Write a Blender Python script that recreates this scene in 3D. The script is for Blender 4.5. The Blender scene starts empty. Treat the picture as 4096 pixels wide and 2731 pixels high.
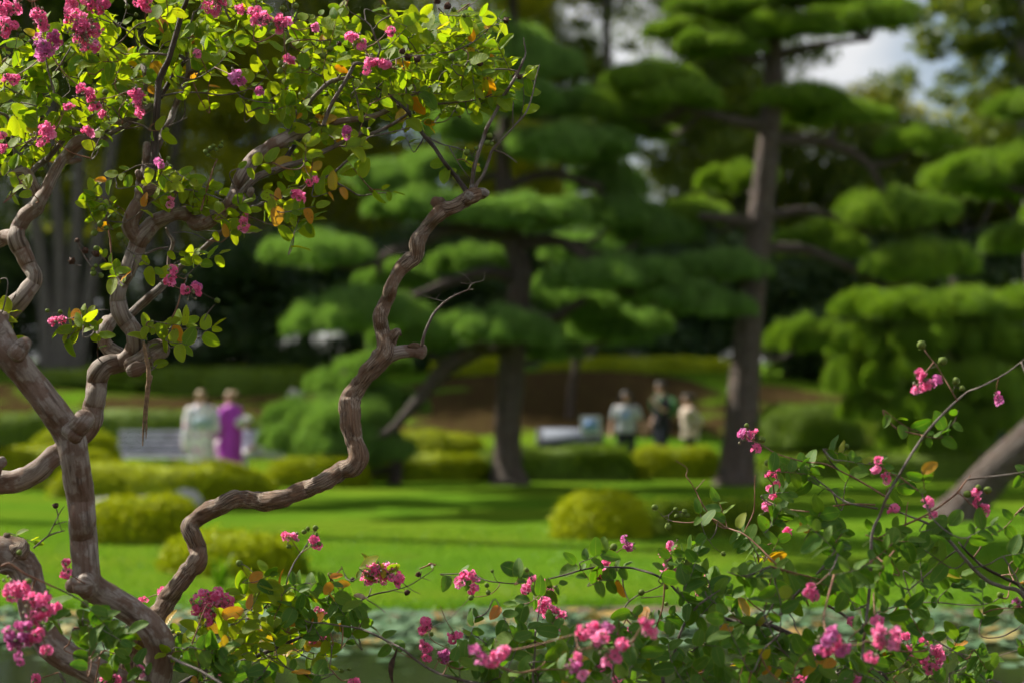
import bpy, bmesh, math, random
import numpy as np
from mathutils import Vector, Matrix, noise as mn

R = math.radians
rng = np.random.default_rng(7)
random.seed(7)
scn = bpy.context.scene
COL = scn.collection

# ------------------------------------------------------------------ camera, sky, sun, exposure
CAM_H, LENS = 1.7, 70.0
FPX = LENS / 36.0 * 4096.0                 # focal length in photo pixels
PITCH = math.atan((1560 - 1365.5) / FPX)   # horizon sits at row 1560
cam = bpy.data.objects.new('camera', bpy.data.cameras.new('camera'))
COL.objects.link(cam)
cam.location = (0, 0, CAM_H)
cam.rotation_euler = (math.pi / 2 + PITCH, 0, 0)
cam.data.lens = LENS
cam.data.sensor_width = 36
cam.data.clip_start = 0.05
cam.data.clip_end = 6000
cam.data.dof.use_dof = True
cam.data.dof.focus_distance = 6.55
cam.data.dof.aperture_fstop = 1.8
scn.camera = cam

SUN_EL, SUN_AZ = R(44), math.atan2(-0.85, 0.48)      # azimuth measured from +Y towards +X
sdir = Vector((math.sin(SUN_AZ) * math.cos(SUN_EL), math.cos(SUN_AZ) * math.cos(SUN_EL), math.sin(SUN_EL)))
w = bpy.data.worlds.new('World')
scn.world = w
w.use_nodes = True
nt = w.node_tree
bg = nt.nodes['Background']
sky = nt.nodes.new('ShaderNodeTexSky')
sky.sky_type = 'NISHITA'
sky.sun_disc = False
sky.sun_elevation = SUN_EL
sky.sun_rotation = SUN_AZ
sky.air_density = 1.0
sky.dust_density = 0.8
tc = nt.nodes.new('ShaderNodeTexCoord')
mp = nt.nodes.new('ShaderNodeMapping')
mp.inputs['Scale'].default_value = (1.0, 1.0, 2.2)
cn = nt.nodes.new('ShaderNodeTexNoise')
cn.inputs['Scale'].default_value = 3.2
cn.inputs['Detail'].default_value = 6
cr = nt.nodes.new('ShaderNodeValToRGB')
cr.color_ramp.elements[0].position = 0.41
cr.color_ramp.elements[1].position = 0.55
mx = nt.nodes.new('ShaderNodeMix')
mx.data_type = 'RGBA'
mx.inputs[7].default_value = (8.6, 8.7, 8.9, 1)
nt.links.new(tc.outputs['Generated'], mp.inputs['Vector'])
nt.links.new(mp.outputs[0], cn.inputs['Vector'])
nt.links.new(cn.outputs['Fac'], cr.inputs['Fac'])
nt.links.new(cr.outputs['Color'], mx.inputs[0])
nt.links.new(sky.outputs[0], mx.inputs[6])
nt.links.new(mx.outputs[2], bg.inputs['Color'])
bg.inputs['Strength'].default_value = 0.05

sl = bpy.data.lights.new('sun', 'SUN')
sl.energy = 5.0
sl.angle = R(0.5)
sl.color = (1.0, 0.93, 0.80)
sun = bpy.data.objects.new('sun', sl)
COL.objects.link(sun)
sun.rotation_euler = (-sdir).to_track_quat('-Z', 'Y').to_euler()
sun.location = (-20, 10, 30)

scn.view_settings.view_transform = 'Standard'
scn.view_settings.look = 'None'
scn.view_settings.gamma = 1.0
scn.view_settings.exposure = 0.98
scn.cycles.use_denoising = True
scn.cycles.denoiser = 'OPENIMAGEDENOISE'
scn.cycles.use_adaptive_sampling = True
scn.cycles.adaptive_threshold = 0.03
scn.cycles.adaptive_min_samples = 16
scn.cycles.max_bounces = 5
scn.cycles.diffuse_bounces = 2
scn.cycles.glossy_bounces = 2
scn.cycles.transmission_bounces = 3
scn.cycles.transparent_max_bounces = 4
scn.cycles.sample_clamp_indirect = 6.0
scn.cycles.caustics_reflective = False
scn.cycles.caustics_refractive = False

# ------------------------------------------------------------------ photo pixel -> world helpers
def W(px, py, d):
    """photo pixel (4096 wide) on the ray, at depth d metres along +Y"""
    a = (px - 2048.0) / FPX
    b = (1365.5 - py) / FPX
    c, s = math.cos(PITCH), math.sin(PITCH)
    fy, fz = c - b * s, s + b * c
    t = d / fy
    return Vector((a * t, d, CAM_H + fz * t))

REG = {'v': (0, 0, 0.57422), 'r1': (0, 0, 2.1382), 'r2': (1000, 0, 1.96), 'r3': (0, 600, 2.1382),
       'r4': (1000, 700, 2.1382), 'r5': (0, 1300, 2.1382), 'r6': (0, 2000, 2.1382), 'r7': (900, 1900, 1.8816),
       'r8': (2000, 1900, 1.8816), 'r9': (2846, 1300, 1.8816), 'r10': (2846, 1900, 1.8816),
       'r12': (1000, 900, 1.0691), 's': (0, 0, 1.0)}

def px_of(reg, x, y):
    ox, oy, s = REG[reg]
    return ox + x / s, oy + y / s

def at(reg, x, y, d):
    a, b = px_of(reg, x, y)
    return W(a, b, d)

def size_of(reg, w_, d):
    return w_ / REG[reg][2] * d / FPX

def sstep(a, b, x):
    t = min(1, max(0, (x - a) / (b - a)))
    return t * t * (3 - 2 * t)

# ------------------------------------------------------------------ mesh helpers
def mk(name, v, f, mat=None, parent=None, smooth=True, attrs=None, world=None):
    me = bpy.data.meshes.new(name)
    v = np.asarray(v, dtype=np.float32)
    if isinstance(f, np.ndarray) and f.ndim == 2:
        n, k = f.shape
        me.vertices.add(len(v)); me.vertices.foreach_set('co', v.ravel())
        me.loops.add(n * k); me.loops.foreach_set('vertex_index', f.astype(np.int32).ravel())
        me.polygons.add(n)
        me.polygons.foreach_set('loop_start', np.arange(0, n * k, k, dtype=np.int32))
        me.polygons.foreach_set('loop_total', np.full(n, k, dtype=np.int32))
        me.update(calc_edges=True)
    else:
        me.from_pydata(v.tolist(), [], [list(q) for q in f])
        me.update()
    if smooth:
        me.polygons.foreach_set('use_smooth', np.ones(len(me.polygons), dtype=bool))
    for k, a in (attrs or {}).items():
        a = np.asarray(a, dtype=np.float32)
        if a.ndim == 1:
            me.attributes.new(k, 'FLOAT', 'POINT').data.foreach_set('value', a)
        else:
            me.attributes.new(k, 'FLOAT_VECTOR', 'POINT').data.foreach_set('vector', a.ravel())
    if mat:
        me.materials.append(mat)
    return link(name, me, parent, world)

def link(name, me, parent=None, world=None):
    o = bpy.data.objects.new(name, me)
    COL.objects.link(o)
    if parent is not None:
        o.parent = parent
    if world is not None:
        o.matrix_basis = world
    return o

def empty(name, loc=(0, 0, 0)):
    o = bpy.data.objects.new(name, None)
    COL.objects.link(o)
    o.empty_display_size = 0.2
    o.location = loc
    return o

def tag(o, label=None, cat=None, group=None, kind=None):
    if label: o['label'] = label
    if cat: o['category'] = cat
    if group: o['group'] = group
    if kind: o['kind'] = kind
    return o

class MB:
    """collects pieces into one mesh"""
    def __init__(s):
        s.v, s.f, s.n, s.at = [], [], 0, {}
    def add(s, v, f, **at_):
        v = np.asarray(v, dtype=np.float32)
        f = np.asarray(f, dtype=np.int64)
        s.v.append(v)
        s.f.append(f + s.n)
        for k, a in at_.items():
            s.at.setdefault(k, []).append(np.asarray(a, dtype=np.float32))
        s.n += len(v)
    def build(s, name, mat, parent=None, smooth=True, off=None):
        if not s.v: return None
        v = np.concatenate(s.v)
        if off is not None: v = v - np.asarray(off, dtype=np.float32)
        ks = {q.shape[1] for q in s.f}
        if len(ks) == 1:
            f = np.concatenate(s.f)
        else:
            f = [tuple(r) for q in s.f for r in q.tolist()]
        return mk(name, v, f, mat, parent, smooth, {k: np.concatenate(a) for k, a in s.at.items()})

def catmull(pts, vals, step):
    """resample a polyline with radii at about step metres"""
    P = np.array([list(p) for p in pts], dtype=float)
    V = np.array(vals, dtype=float)
    if len(P) == 2:
        P = np.array([P[0], (P[0] + P[1]) / 2, P[1]]); V = np.array([V[0], V.mean(), V[1]])
    Pe = np.vstack([2 * P[0] - P[1], P, 2 * P[-1] - P[-2]])
    Ve = np.concatenate([[V[0]], V, [V[-1]]])
    oP, oV = [], []
    for i in range(1, len(Pe) - 2):
        L = np.linalg.norm(Pe[i + 1] - Pe[i])
        n = max(2, int(math.ceil(L / step)))
        t = np.arange(n)[:, None] / n
        p0, p1, p2, p3 = Pe[i - 1], Pe[i], Pe[i + 1], Pe[i + 2]
        oP.append(0.5 * (2 * p1 + (p2 - p0) * t + (2 * p0 - 5 * p1 + 4 * p2 - p3) * t ** 2 + (3 * p1 - p0 - 3 * p2 + p3) * t ** 3))
        tt = t[:, 0]; tt = tt * tt * (3 - 2 * tt)
        oV.append(Ve[i] * (1 - tt) + Ve[i + 1] * tt)
    oP.append(P[-1:]); oV.append(V[-1:])
    return np.vstack(oP), np.concatenate(oV)

def tube(P, r, seg=10, rough=0.0, freq=20.0, seed=0.0, round_end=True):
    """sweep rings along P with radius r; returns verts, quads, bark coords"""
    if round_end:
        t1 = (P[-1] - P[-2]) / (np.linalg.norm(P[-1] - P[-2]) + 1e-9)
        t0 = (P[1] - P[0]) / (np.linalg.norm(P[1] - P[0]) + 1e-9)
        P = np.vstack([P[0] - t0 * r[0] * 0.5, P[0] - t0 * r[0] * 0.35, P, P[-1] + t1 * r[-1] * 0.35, P[-1] + t1 * r[-1] * 0.5])
        r = np.concatenate([[r[0] * 0.02, r[0] * 0.75], r, [r[-1] * 0.75, r[-1] * 0.02]])
    n = len(P)
    T = np.gradient(P, axis=0)
    T /= np.linalg.norm(T, axis=1)[:, None] + 1e-12
    ref = np.array([0.31, 0.77, 0.55])
    N = np.zeros_like(P)
    q = np.cross(T[0], ref); q /= np.linalg.norm(q) + 1e-9
    for i in range(n):
        q = q - T[i] * np.dot(q, T[i]); q /= np.linalg.norm(q) + 1e-12
        N[i] = q
    B = np.cross(T, N)
    S = np.concatenate([[0], np.cumsum(np.linalg.norm(np.diff(P, axis=0), axis=1))])
    a = np.linspace(0, 2 * math.pi, seg, endpoint=False)
    ca, sa = np.cos(a), np.sin(a)
    rr = np.repeat(r[:, None], seg, axis=1)
    if rough > 0:
        for i in range(n):
            g = mn.noise((S[i] * freq * 0.55, seed, 3.1))
            for j in range(seg):
                k = mn.noise((ca[j] * 1.1 + seed, sa[j] * 1.1, S[i] * freq)) * 1.0
                k += mn.noise((ca[j] * 2.6 + seed * 2, sa[j] * 2.6, S[i] * freq * 1.6)) * 0.45
                rr[i, j] *= 1 + rough * (k + 0.5 * g)
    ring = P[:, None, :] + rr[:, :, None] * (ca[None, :, None] * N[:, None, :] + sa[None, :, None] * B[:, None, :])
    v = ring.reshape(-1, 3)
    bark = np.stack([np.tile(ca, n), np.tile(sa, n), np.repeat(S, seg)], axis=1)
    i = np.arange(n - 1)[:, None] * seg
    j = np.arange(seg)[None, :]
    j2 = (j + 1) % seg
    f = np.stack([i + j, i + j2, i + seg + j2, i + seg + j], axis=2).reshape(-1, 4)
    return v, f, bark

def box(c, s, rot=None):
    x, y, z = [k / 2 for k in s]
    v = np.array([(-x, -y, -z), (x, -y, -z), (x, y, -z), (-x, y, -z), (-x, -y, z), (x, -y, z), (x, y, z), (-x, y, z)])
    if rot is not None:
        v = v @ np.array(rot.to_3x3()).T
    return v + np.asarray(c), np.array([(0, 3, 2, 1), (4, 5, 6, 7), (0, 1, 5, 4), (1, 2, 6, 5), (2, 3, 7, 6), (3, 0, 4, 7)])

def bevel_obj(o, w_=0.01, seg=2):
    m = o.modifiers.new('bevel', 'BEVEL'); m.width = w_; m.segments = seg
    return o

# ------------------------------------------------------------------ materials
def mat_new(name):
    m = bpy.data.materials.new(name)
    m.use_nodes = True
    t = m.node_tree
    for n in list(t.nodes): t.nodes.remove(n)
    out = t.nodes.new('ShaderNodeOutputMaterial')
    return m, t, out

def N(t, kind, **kw):
    n = t.nodes.new(kind)
    for k, val in kw.items():
        if k.startswith('i_'):
            n.inputs[k[2:].replace('_', ' ')].default_value = val
        else:
            setattr(n, k, val)
    return n

def ramp(t, fac, stops):
    r = t.nodes.new('ShaderNodeValToRGB')
    e = r.color_ramp.elements
    while len(e) < len(stops): e.new(0.5)
    for i, (p, c) in enumerate(stops):
        e[i].position = p
        e[i].color = (*c, 1) if len(c) == 3 else c
    t.links.new(fac, r.inputs['Fac'])
    return r.outputs['Color']

def mix(t, fac, a, b, mode='MIX'):
    m = t.nodes.new('ShaderNodeMix')
    m.data_type = 'RGBA'
    m.blend_type = mode
    for sock, val in ((0, fac), (6, a), (7, b)):
        if isinstance(val, (int, float)):
            m.inputs[sock].default_value = val
        elif isinstance(val, tuple):
            m.inputs[sock].default_value = (*val, 1) if len(val) == 3 else val
        else:
            t.links.new(val, m.inputs[sock])
    return m.outputs[2]

def math_(t, op, a, b=None, c=None):
    m = t.nodes.new('ShaderNodeMath')
    m.operation = op
    for i, val in enumerate((a, b, c)):
        if val is None: continue
        if isinstance(val, (int, float)): m.inputs[i].default_value = val
        else: t.links.new(val, m.inputs[i])
    return m.outputs[0]

def noise_(t, vec, scale, detail=3, rough=0.55):
    n = t.nodes.new('ShaderNodeTexNoise')
    n.inputs['Scale'].default_value = scale
    n.inputs['Detail'].default_value = detail
    n.inputs['Roughness'].default_value = rough
    if vec is not None: t.links.new(vec, n.inputs['Vector'])
    return n.outputs['Fac']

def bump_(t, h, strength=0.5, dist=0.01):
    b = t.nodes.new('ShaderNodeBump')
    b.inputs['Strength'].default_value = strength
    b.inputs['Distance'].default_value = dist
    t.links.new(h, b.inputs['Height'])
    return b.outputs['Normal']

def principled(t, out, color, rough=0.7, normal=None, spec=0.4, trans=None, trans_fac=0.0):
    p = t.nodes.new('ShaderNodeBsdfPrincipled')
    if isinstance(color, tuple): p.inputs['Base Color'].default_value = (*color, 1)
    else: t.links.new(color, p.inputs['Base Color'])
    if isinstance(rough, (int, float)): p.inputs['Roughness'].default_value = rough
    else: t.links.new(rough, p.inputs['Roughness'])
    p.inputs['Specular IOR Level'].default_value = spec
    if normal is not None: t.links.new(normal, p.inputs['Normal'])
    last = p.outputs[0]
    if trans is not None:
        tr = t.nodes.new('ShaderNodeBsdfTranslucent')
        if isinstance(trans, tuple): tr.inputs['Color'].default_value = (*trans, 1)
        else: t.links.new(trans, tr.inputs['Color'])
        m = t.nodes.new('ShaderNodeMixShader')
        m.inputs[0].default_value = trans_fac
        t.links.new(last, m.inputs[1]); t.links.new(tr.outputs[0], m.inputs[2])
        last = m.outputs[0]
    t.links.new(last, out.inputs['Surface'])
    return p

def rnd_value(t):
    """fract(object random + per-piece attribute)"""
    oi = t.nodes.new('ShaderNodeObjectInfo')
    at_ = N(t, 'ShaderNodeAttribute', attribute_name='rnd')
    return math_(t, 'FRACT', math_(t, 'ADD', oi.outputs['Random'], at_.outputs['Fac']))

def simple(name, color, rough=0.7, var=0.15, scale=6.0, spec=0.35, bump=0.0):
    m, t, out = mat_new(name)
    tc_ = t.nodes.new('ShaderNodeTexCoord')
    n = noise_(t, tc_.outputs['Object'], scale, 4)
    lo = tuple(c * (1 - var) for c in color); hi = tuple(min(1, c * (1 + var)) for c in color)
    c = ramp(t, n, [(0.3, lo), (0.7, hi)])
    principled(t, out, c, rough, bump_(t, n, bump, 0.02) if bump else None, spec)
    return m

def leaf_mat(name, stops, trans_gain=(1.5, 1.5, 0.55), tf=0.42, rough=0.38, edge=None, spots=True, spec=0.5):
    m, t, out = mat_new(name)
    rv = rnd_value(t)
    col = ramp(t, rv, stops)
    lv = N(t, 'ShaderNodeAttribute', attribute_name='luv')          # x: -1..1 across, y: 0..1 along
    sep = t.nodes.new('ShaderNodeSeparateXYZ')
    t.links.new(lv.outputs['Vector'], sep.inputs[0])
    ax = math_(t, 'ABSOLUTE', sep.outputs[0])
    nrm = None
    if edge:
        em = math_(t, 'SUBTRACT', math_(t, 'MULTIPLY', ax, 1.0), 0.80)
        em = math_(t, 'MULTIPLY', em, 3.2)
        em = math_(t, 'MAXIMUM', math_(t, 'MINIMUM', em, 0.65), 0.0)
        col = mix(t, em, col, edge)
        rib = math_(t, 'LESS_THAN', ax, 0.045)
        col = mix(t, math_(t, 'MULTIPLY', rib, 0.45), col, (0.24, 0.30, 0.07))
        # side veins run forward from the midrib
        ph = math_(t, 'SUBTRACT', math_(t, 'MULTIPLY', sep.outputs[1], 44.0), math_(t, 'MULTIPLY', ax, 10.0))
        vein = math_(t, 'SINE', ph)
        tc_ = t.nodes.new('ShaderNodeTexCoord')
        blot = noise_(t, tc_.outputs['Object'], 55.0, 3)
        h = math_(t, 'ADD', math_(t, 'MULTIPLY', vein, 0.30), blot)
        nrm = bump_(t, h, 0.30, 0.002)
        col = mix(t, math_(t, 'MULTIPLY', blot, 0.5), col, mix(t, 0.55, col, (0.10, 0.16, 0.02)))
        if spots:
            sp = noise_(t, tc_.outputs['Object'], 130.0, 1)
            spm = math_(t, 'GREATER_THAN', sp, 0.715)
            col = mix(t, math_(t, 'MULTIPLY', spm, 0.75), col, (0.09, 0.035, 0.012))
    tr = mix(t, 1.0, col, trans_gain, 'MULTIPLY')
    principled(t, out, col, rough, nrm, spec, tr, tf)
    return m

M = {}
G1, G2, G3, G4 = (0.042, 0.120, 0.014), (0.090, 0.185, 0.014), (0.155, 0.25, 0.016), (0.24, 0.30, 0.018)
YL, OR = (0.50, 0.34, 0.02), (0.52, 0.20, 0.018)
M['leaf'] = leaf_mat('crape_leaf', [(0.0, G2), (0.30, G3), (0.62, G4), (0.965, G3), (0.975, YL), (0.99, OR), (1.0, OR)],
                     edge=(0.34, 0.36, 0.02), trans_gain=(2.1, 1.95, 0.30), tf=0.56, rough=0.6, spec=0.28)
M['leaf_dark'] = leaf_mat('crape_leaf_shade', [(0.0, G1), (0.35, G2), (0.70, (0.06, 0.155, 0.018)), (0.97, G3), (0.98, YL), (0.992, OR), (1.0, OR)],  # darker copy of the crape leaf, with shade put into its colours
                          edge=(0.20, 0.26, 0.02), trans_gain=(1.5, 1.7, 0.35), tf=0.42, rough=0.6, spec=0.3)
M['leaf_yellow'] = leaf_mat('crape_leaf_autumn', [(0.0, (0.50, 0.36, 0.02)), (0.5, (0.55, 0.30, 0.02)), (1.0, (0.55, 0.17, 0.015))],
                            edge=(0.5, 0.22, 0.02), trans_gain=(1.5, 1.4, 0.5), tf=0.45)
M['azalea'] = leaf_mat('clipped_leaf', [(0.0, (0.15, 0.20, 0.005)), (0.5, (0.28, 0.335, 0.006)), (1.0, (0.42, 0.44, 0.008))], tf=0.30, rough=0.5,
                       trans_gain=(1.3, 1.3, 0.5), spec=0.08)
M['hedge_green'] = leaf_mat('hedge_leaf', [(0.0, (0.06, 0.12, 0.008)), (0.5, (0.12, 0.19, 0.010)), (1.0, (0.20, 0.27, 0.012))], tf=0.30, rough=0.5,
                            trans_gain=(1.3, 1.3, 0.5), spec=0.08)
M['needle'] = leaf_mat('pine_needle', [(0.0, (0.08, 0.165, 0.035)), (0.5, (0.165, 0.29, 0.065)), (1.0, (0.26, 0.40, 0.11))], tf=0.38, rough=0.5,
                       trans_gain=(1.3, 1.4, 0.6), spec=0.3)
M['needle_bright'] = leaf_mat('young_pine_needle', [(0.0, (0.08, 0.155, 0.020)), (0.5, (0.165, 0.275, 0.028)), (1.0, (0.26, 0.37, 0.04))], tf=0.38, rough=0.5,
                              trans_gain=(1.3, 1.4, 0.5), spec=0.3)
M['wood_leaf'] = leaf_mat('woodland_leaf', [(0.0, (0.04, 0.08, 0.012)), (0.5, (0.085, 0.14, 0.016)), (1.0, (0.16, 0.20, 0.02))], tf=0.35, rough=0.5,
                          trans_gain=(1.6, 1.5, 0.4), spec=0.3)
M['wood_leaf_light'] = leaf_mat('light_woodland_leaf', [(0.0, (0.13, 0.17, 0.012)), (0.5, (0.24, 0.27, 0.014)), (1.0, (0.36, 0.35, 0.02))], tf=0.58, rough=0.5,
                                trans_gain=(1.6, 1.5, 0.4), spec=0.3)
M['shrub_leaf'] = leaf_mat('evergreen_leaf', [(0.0, (0.015, 0.04, 0.012)), (0.6, (0.035, 0.075, 0.016)), (1.0, (0.08, 0.12, 0.018))], tf=0.2, rough=0.45)
M['twig'] = simple('twig_bark', (0.145, 0.095, 0.068), 0.75, 0.45, 60.0)
M['young_stem'] = simple('young_red_stem', (0.21, 0.10, 0.055), 0.6, 0.4, 60.0)
M['core_azalea'] = simple('clipped_leaf_mass', (0.175, 0.215, 0.005), 0.9, 0.5, 14.0, bump=0.8)
M['core_hedge_green'] = simple('hedge_leaf_mass', (0.075, 0.12, 0.010), 0.9, 0.5, 14.0, bump=0.8)

def bark_mat(name, light, mid, red, dark, fis=0.5, streak=1.0, patch=0.5, bump=0.6, bd=0.006, zs=9.0):
    m, t, out = mat_new(name)
    b = N(t, 'ShaderNodeAttribute', attribute_name='bark')
    mp_ = t.nodes.new('ShaderNodeMapping')
    mp_.inputs['Scale'].default_value = (2.6 * streak, 2.6 * streak, zs)
    t.links.new(b.outputs['Vector'], mp_.inputs['Vector'])
    tc_ = t.nodes.new('ShaderNodeTexCoord')
    st = noise_(t, mp_.outputs[0], 1.6, 5, 0.62)
    big = noise_(t, tc_.outputs['Object'], 13.0, 4, 0.6)
    fine = noise_(t, tc_.outputs['Object'], 150.0, 3, 0.6)
    c = ramp(t, st, [(0.33, dark), (0.44, mid), (0.56, light), (0.75, light)])
    pm = ramp(t, big, [(patch - 0.03, (0, 0, 0)), (patch + 0.04, (1, 1, 1))])
    c = mix(t, pm, c, mix(t, 0.72, c, red))
    mp2 = t.nodes.new('ShaderNodeMapping')
    mp2.inputs['Scale'].default_value = (4.2 * streak, 4.2 * streak, 16.0)
    t.links.new(b.outputs['Vector'], mp2.inputs['Vector'])
    fs = noise_(t, mp2.outputs[0], 1.0, 4, 0.7)
    fl = math_(t, 'ABSOLUTE', math_(t, 'SUBTRACT', fs, 0.5))
    fm = ramp(t, fl, [(0.0, (1, 1, 1)), (0.035, (0, 0, 0))])
    c = mix(t, math_(t, 'MULTIPLY', fm, fis), c, dark)
    c = mix(t, math_(t, 'MULTIPLY', fine, 0.35), c, mix(t, 0.5, c, dark))
    h = math_(t, 'ADD', math_(t, 'MULTIPLY', st, 0.8), math_(t, 'MULTIPLY', fine, 0.25))
    h = math_(t, 'SUBTRACT', h, math_(t, 'MULTIPLY', fm, 0.5 * fis))
    principled(t, out, c, 0.68, bump_(t, h, bump, bd), 0.3)
    return m

M['bark'] = bark_mat('crape_bark', (0.31, 0.26, 0.22), (0.20, 0.155, 0.125), (0.135, 0.068, 0.038), (0.07, 0.046, 0.034), 0.30, 0.7, 0.50, 0.45, 0.005, 6.0)
M['bark_rough'] = bark_mat('fibrous_crape_bark', (0.40, 0.31, 0.23), (0.225, 0.145, 0.095), (0.21, 0.11, 0.055), (0.035, 0.022, 0.016), 0.75, 1.5, 0.50, 0.8, 0.010, 14.0)
M['bark_branch'] = bark_mat('branch_bark', (0.30, 0.255, 0.22), (0.17, 0.135, 0.11), (0.12, 0.07, 0.045), (0.035, 0.025, 0.02), 0.6, 1.2, 0.55)
M['bark_dark'] = bark_mat('shaded_branch_bark', (0.115, 0.09, 0.075), (0.06, 0.045, 0.036), (0.06, 0.035, 0.022), (0.018, 0.013, 0.010), 0.6, 1.2, 0.55)  # same bark as the plain branches, darkened to stand in for shade
M['bark_pine'] = bark_mat('pine_bark', (0.21, 0.165, 0.14), (0.13, 0.098, 0.082), (0.16, 0.085, 0.055), (0.03, 0.022, 0.02), 0.9, 2.2, 0.55, 1.0, 0.06)
M['bark_wood'] = bark_mat('woodland_bark', (0.20, 0.175, 0.155), (0.11, 0.095, 0.085), (0.10, 0.08, 0.06), (0.03, 0.025, 0.02), 0.5, 1.5, 0.6, 0.7, 0.03)
M['cut_wood'] = simple('weathered_cut_wood', (0.24, 0.205, 0.175), 0.85, 0.5, 90.0, bump=0.6)
M['strip'] = simple('dry_peeling_bark', (0.20, 0.125, 0.065), 0.7, 0.45, 80.0, bump=0.4)

def petal_mat(name, a, b, c_):
    m, t, out = mat_new(name)
    rv = rnd_value(t)
    col = ramp(t, rv, [(0.0, a), (0.6, b), (1.0, c_)])
    tr = mix(t, 1.0, col, (1.35, 1.3, 1.4), 'MULTIPLY')
    principled(t, out, col, 0.55, None, 0.25, tr, 0.45)
    return m
M['petal'] = petal_mat('pink_petal', (0.84, 0.15, 0.35), (0.90, 0.24, 0.46), (0.92, 0.38, 0.60))
M['petal_mauve'] = petal_mat('fading_mauve_petal', (0.60, 0.13, 0.34), (0.68, 0.21, 0.46), (0.72, 0.31, 0.58))
M['bud'] = simple('flower_bud', (0.19, 0.17, 0.09), 0.6, 0.5, 90.0)
M['capsule'] = simple('green_seed_capsule', (0.12, 0.17, 0.03), 0.65, 0.5, 70.0, 0.15)
M['capsule_dry'] = simple('dry_seed_capsule', (0.075, 0.038, 0.022), 0.75, 0.5, 90.0)

# ================================================================== THE SETTING
def pond_edge(x):
    return 15.5 + 0.16 * math.sin(x * 0.9 + 0.4) + 0.10 * math.sin(x * 2.1)

def ground_z(x, y):
    hump = 0.35 * sstep(44, 52, y) * math.sin(x * 0.32 + 1.0)
    z = 0.62 * sstep(40.5, 44, y) + 1.25 * sstep(43.5, 52, y) + 0.35 * sstep(52, 58, y) + hump
    z += 0.04 * mn.noise((x * 0.25, y * 0.25, 0.0)) * sstep(16, 19, y)
    z += 0.015 * max(0, y - 58) if y < 200 else 2.13
    e = pond_edge(x)
    dip = sstep(7.2, 8.4, y) * (1 - sstep(e - 0.45, e, y))
    return z - 0.75 * dip

def axis(vals):
    out = []
    for a, b, n in vals: out += list(np.linspace(a, b, n, endpoint=False))
    return np.array(out + [vals[-1][1]])
gx = axis([(-2500, -120, 6), (-120, -30, 16), (-30, 30, 150), (30, 120, 16), (120, 2500, 6)])
gy = axis([(-400, -10, 6), (-10, 7, 14), (7, 17, 110), (17, 60, 170), (60, 140, 30), (140, 3000, 8)])
V = np.array([(x, y, ground_z(x, y)) for y in gy for x in gx])
nx, ny = len(gx), len(gy)
i = np.arange(ny - 1)[:, None] * nx
j = np.arange(nx - 1)[None, :]
F = np.stack([i + j, i + j + 1, i + nx + j + 1, i + nx + j], axis=2).reshape(-1, 4)
zone = np.array([sstep(43.2, 45.2, y + 1.2 * mn.noise((x * 0.3, y * 0.3, 5))) * (1 - 0.85 * sstep(50.5, 52.0, y + 0.8 * mn.noise((x * 0.3, 7, 5))))
                 + (1.0 if y < 15.35 else 0) for y in gy for x in gx])

m, t, out = mat_new('lawn_and_bare_bank')
tc_ = t.nodes.new('ShaderNodeTexCoord')
big = noise_(t, tc_.outputs['Object'], 0.9, 5, 0.6)
mid_ = noise_(t, tc_.outputs['Object'], 6.0, 5, 0.65)
fine = noise_(t, tc_.outputs['Object'], 60.0, 3, 0.6)
gcol = ramp(t, big, [(0.30, (0.060, 0.142, 0.010)), (0.55, (0.088, 0.185, 0.011)), (0.75, (0.122, 0.215, 0.013))])
wide = noise_(t, tc_.outputs['Object'], 0.28, 3, 0.5)
gcol = mix(t, ramp(t, wide, [(0.42, (0, 0, 0)), (0.62, (0.55, 0.55, 0.55))]), gcol, (0.150, 0.195, 0.014))
gcol = mix(t, math_(t, 'MULTIPLY', mid_, 0.75), gcol, mix(t, 0.6, gcol, (0.065, 0.13, 0.010)))
gcol = mix(t, math_(t, 'MULTIPLY', fine, 0.5), gcol, mix(t, 0.5, gcol, (0.045, 0.09, 0.010)))
dcol = ramp(t, mid_, [(0.25, (0.026, 0.018, 0.010)), (0.50, (0.052, 0.033, 0.015)), (0.72, (0.060, 0.062, 0.015))])
za = N(t, 'ShaderNodeAttribute', attribute_name='zone')
patch = noise_(t, tc_.outputs['Object'], 0.33, 4, 0.6)
zf = math_(t, 'ADD', math_(t, 'MULTIPLY', za.outputs['Fac'], 0.78), math_(t, 'MULTIPLY', math_(t, 'SUBTRACT', patch, 0.5), 2.6))
zm = ramp(t, zf, [(0.40, (0, 0, 0)), (0.60, (1, 1, 1))])
gc = mix(t, zm, gcol, dcol)
principled(t, out, gc, 0.85, bump_(t, math_(t, 'ADD', fine, mid_), 0.8, 0.03), 0.0)
M['ground'] = m
ground = tag(mk('ground', V, F, M['ground'], attrs={'zone': zone}), kind='structure')

# grass blades standing along the water's edge and over the lawn nearest the pond
mb = MB()
for k in range(26000):
    x = rng.uniform(-6.5, 6.5)
    e = pond_edge(x)
    y = e + (abs(rng.normal(0, 0.25)) if k % 3 == 0 else rng.uniform(0, 9) ** 1.0)
    h = rng.uniform(0.03, 0.07) * (1.6 if (k % 3 == 0 and rng.random() < 0.2) else 1)
    a = rng.uniform(0, 6.28); b = rng.normal(0, 0.4, 2)
    z = ground_z(x, y)
    wv = np.array([math.cos(a), math.sin(a), 0]) * 0.006
    tip = np.array([b[0] * h, b[1] * h, h])
    p = np.array([x, y, z - 0.004])
    mb.add(np.array([p - wv, p + wv, p + tip]), np.array([[0, 1, 2]]), rnd=np.full(3, rng.random()))
M['grass_blade'] = leaf_mat('grass_blade', [(0, (0.06, 0.16, 0.008)), (0.5, (0.09, 0.21, 0.008)), (1.0, (0.15, 0.26, 0.010))], tf=0.35, rough=0.5, spec=0.25)
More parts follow.
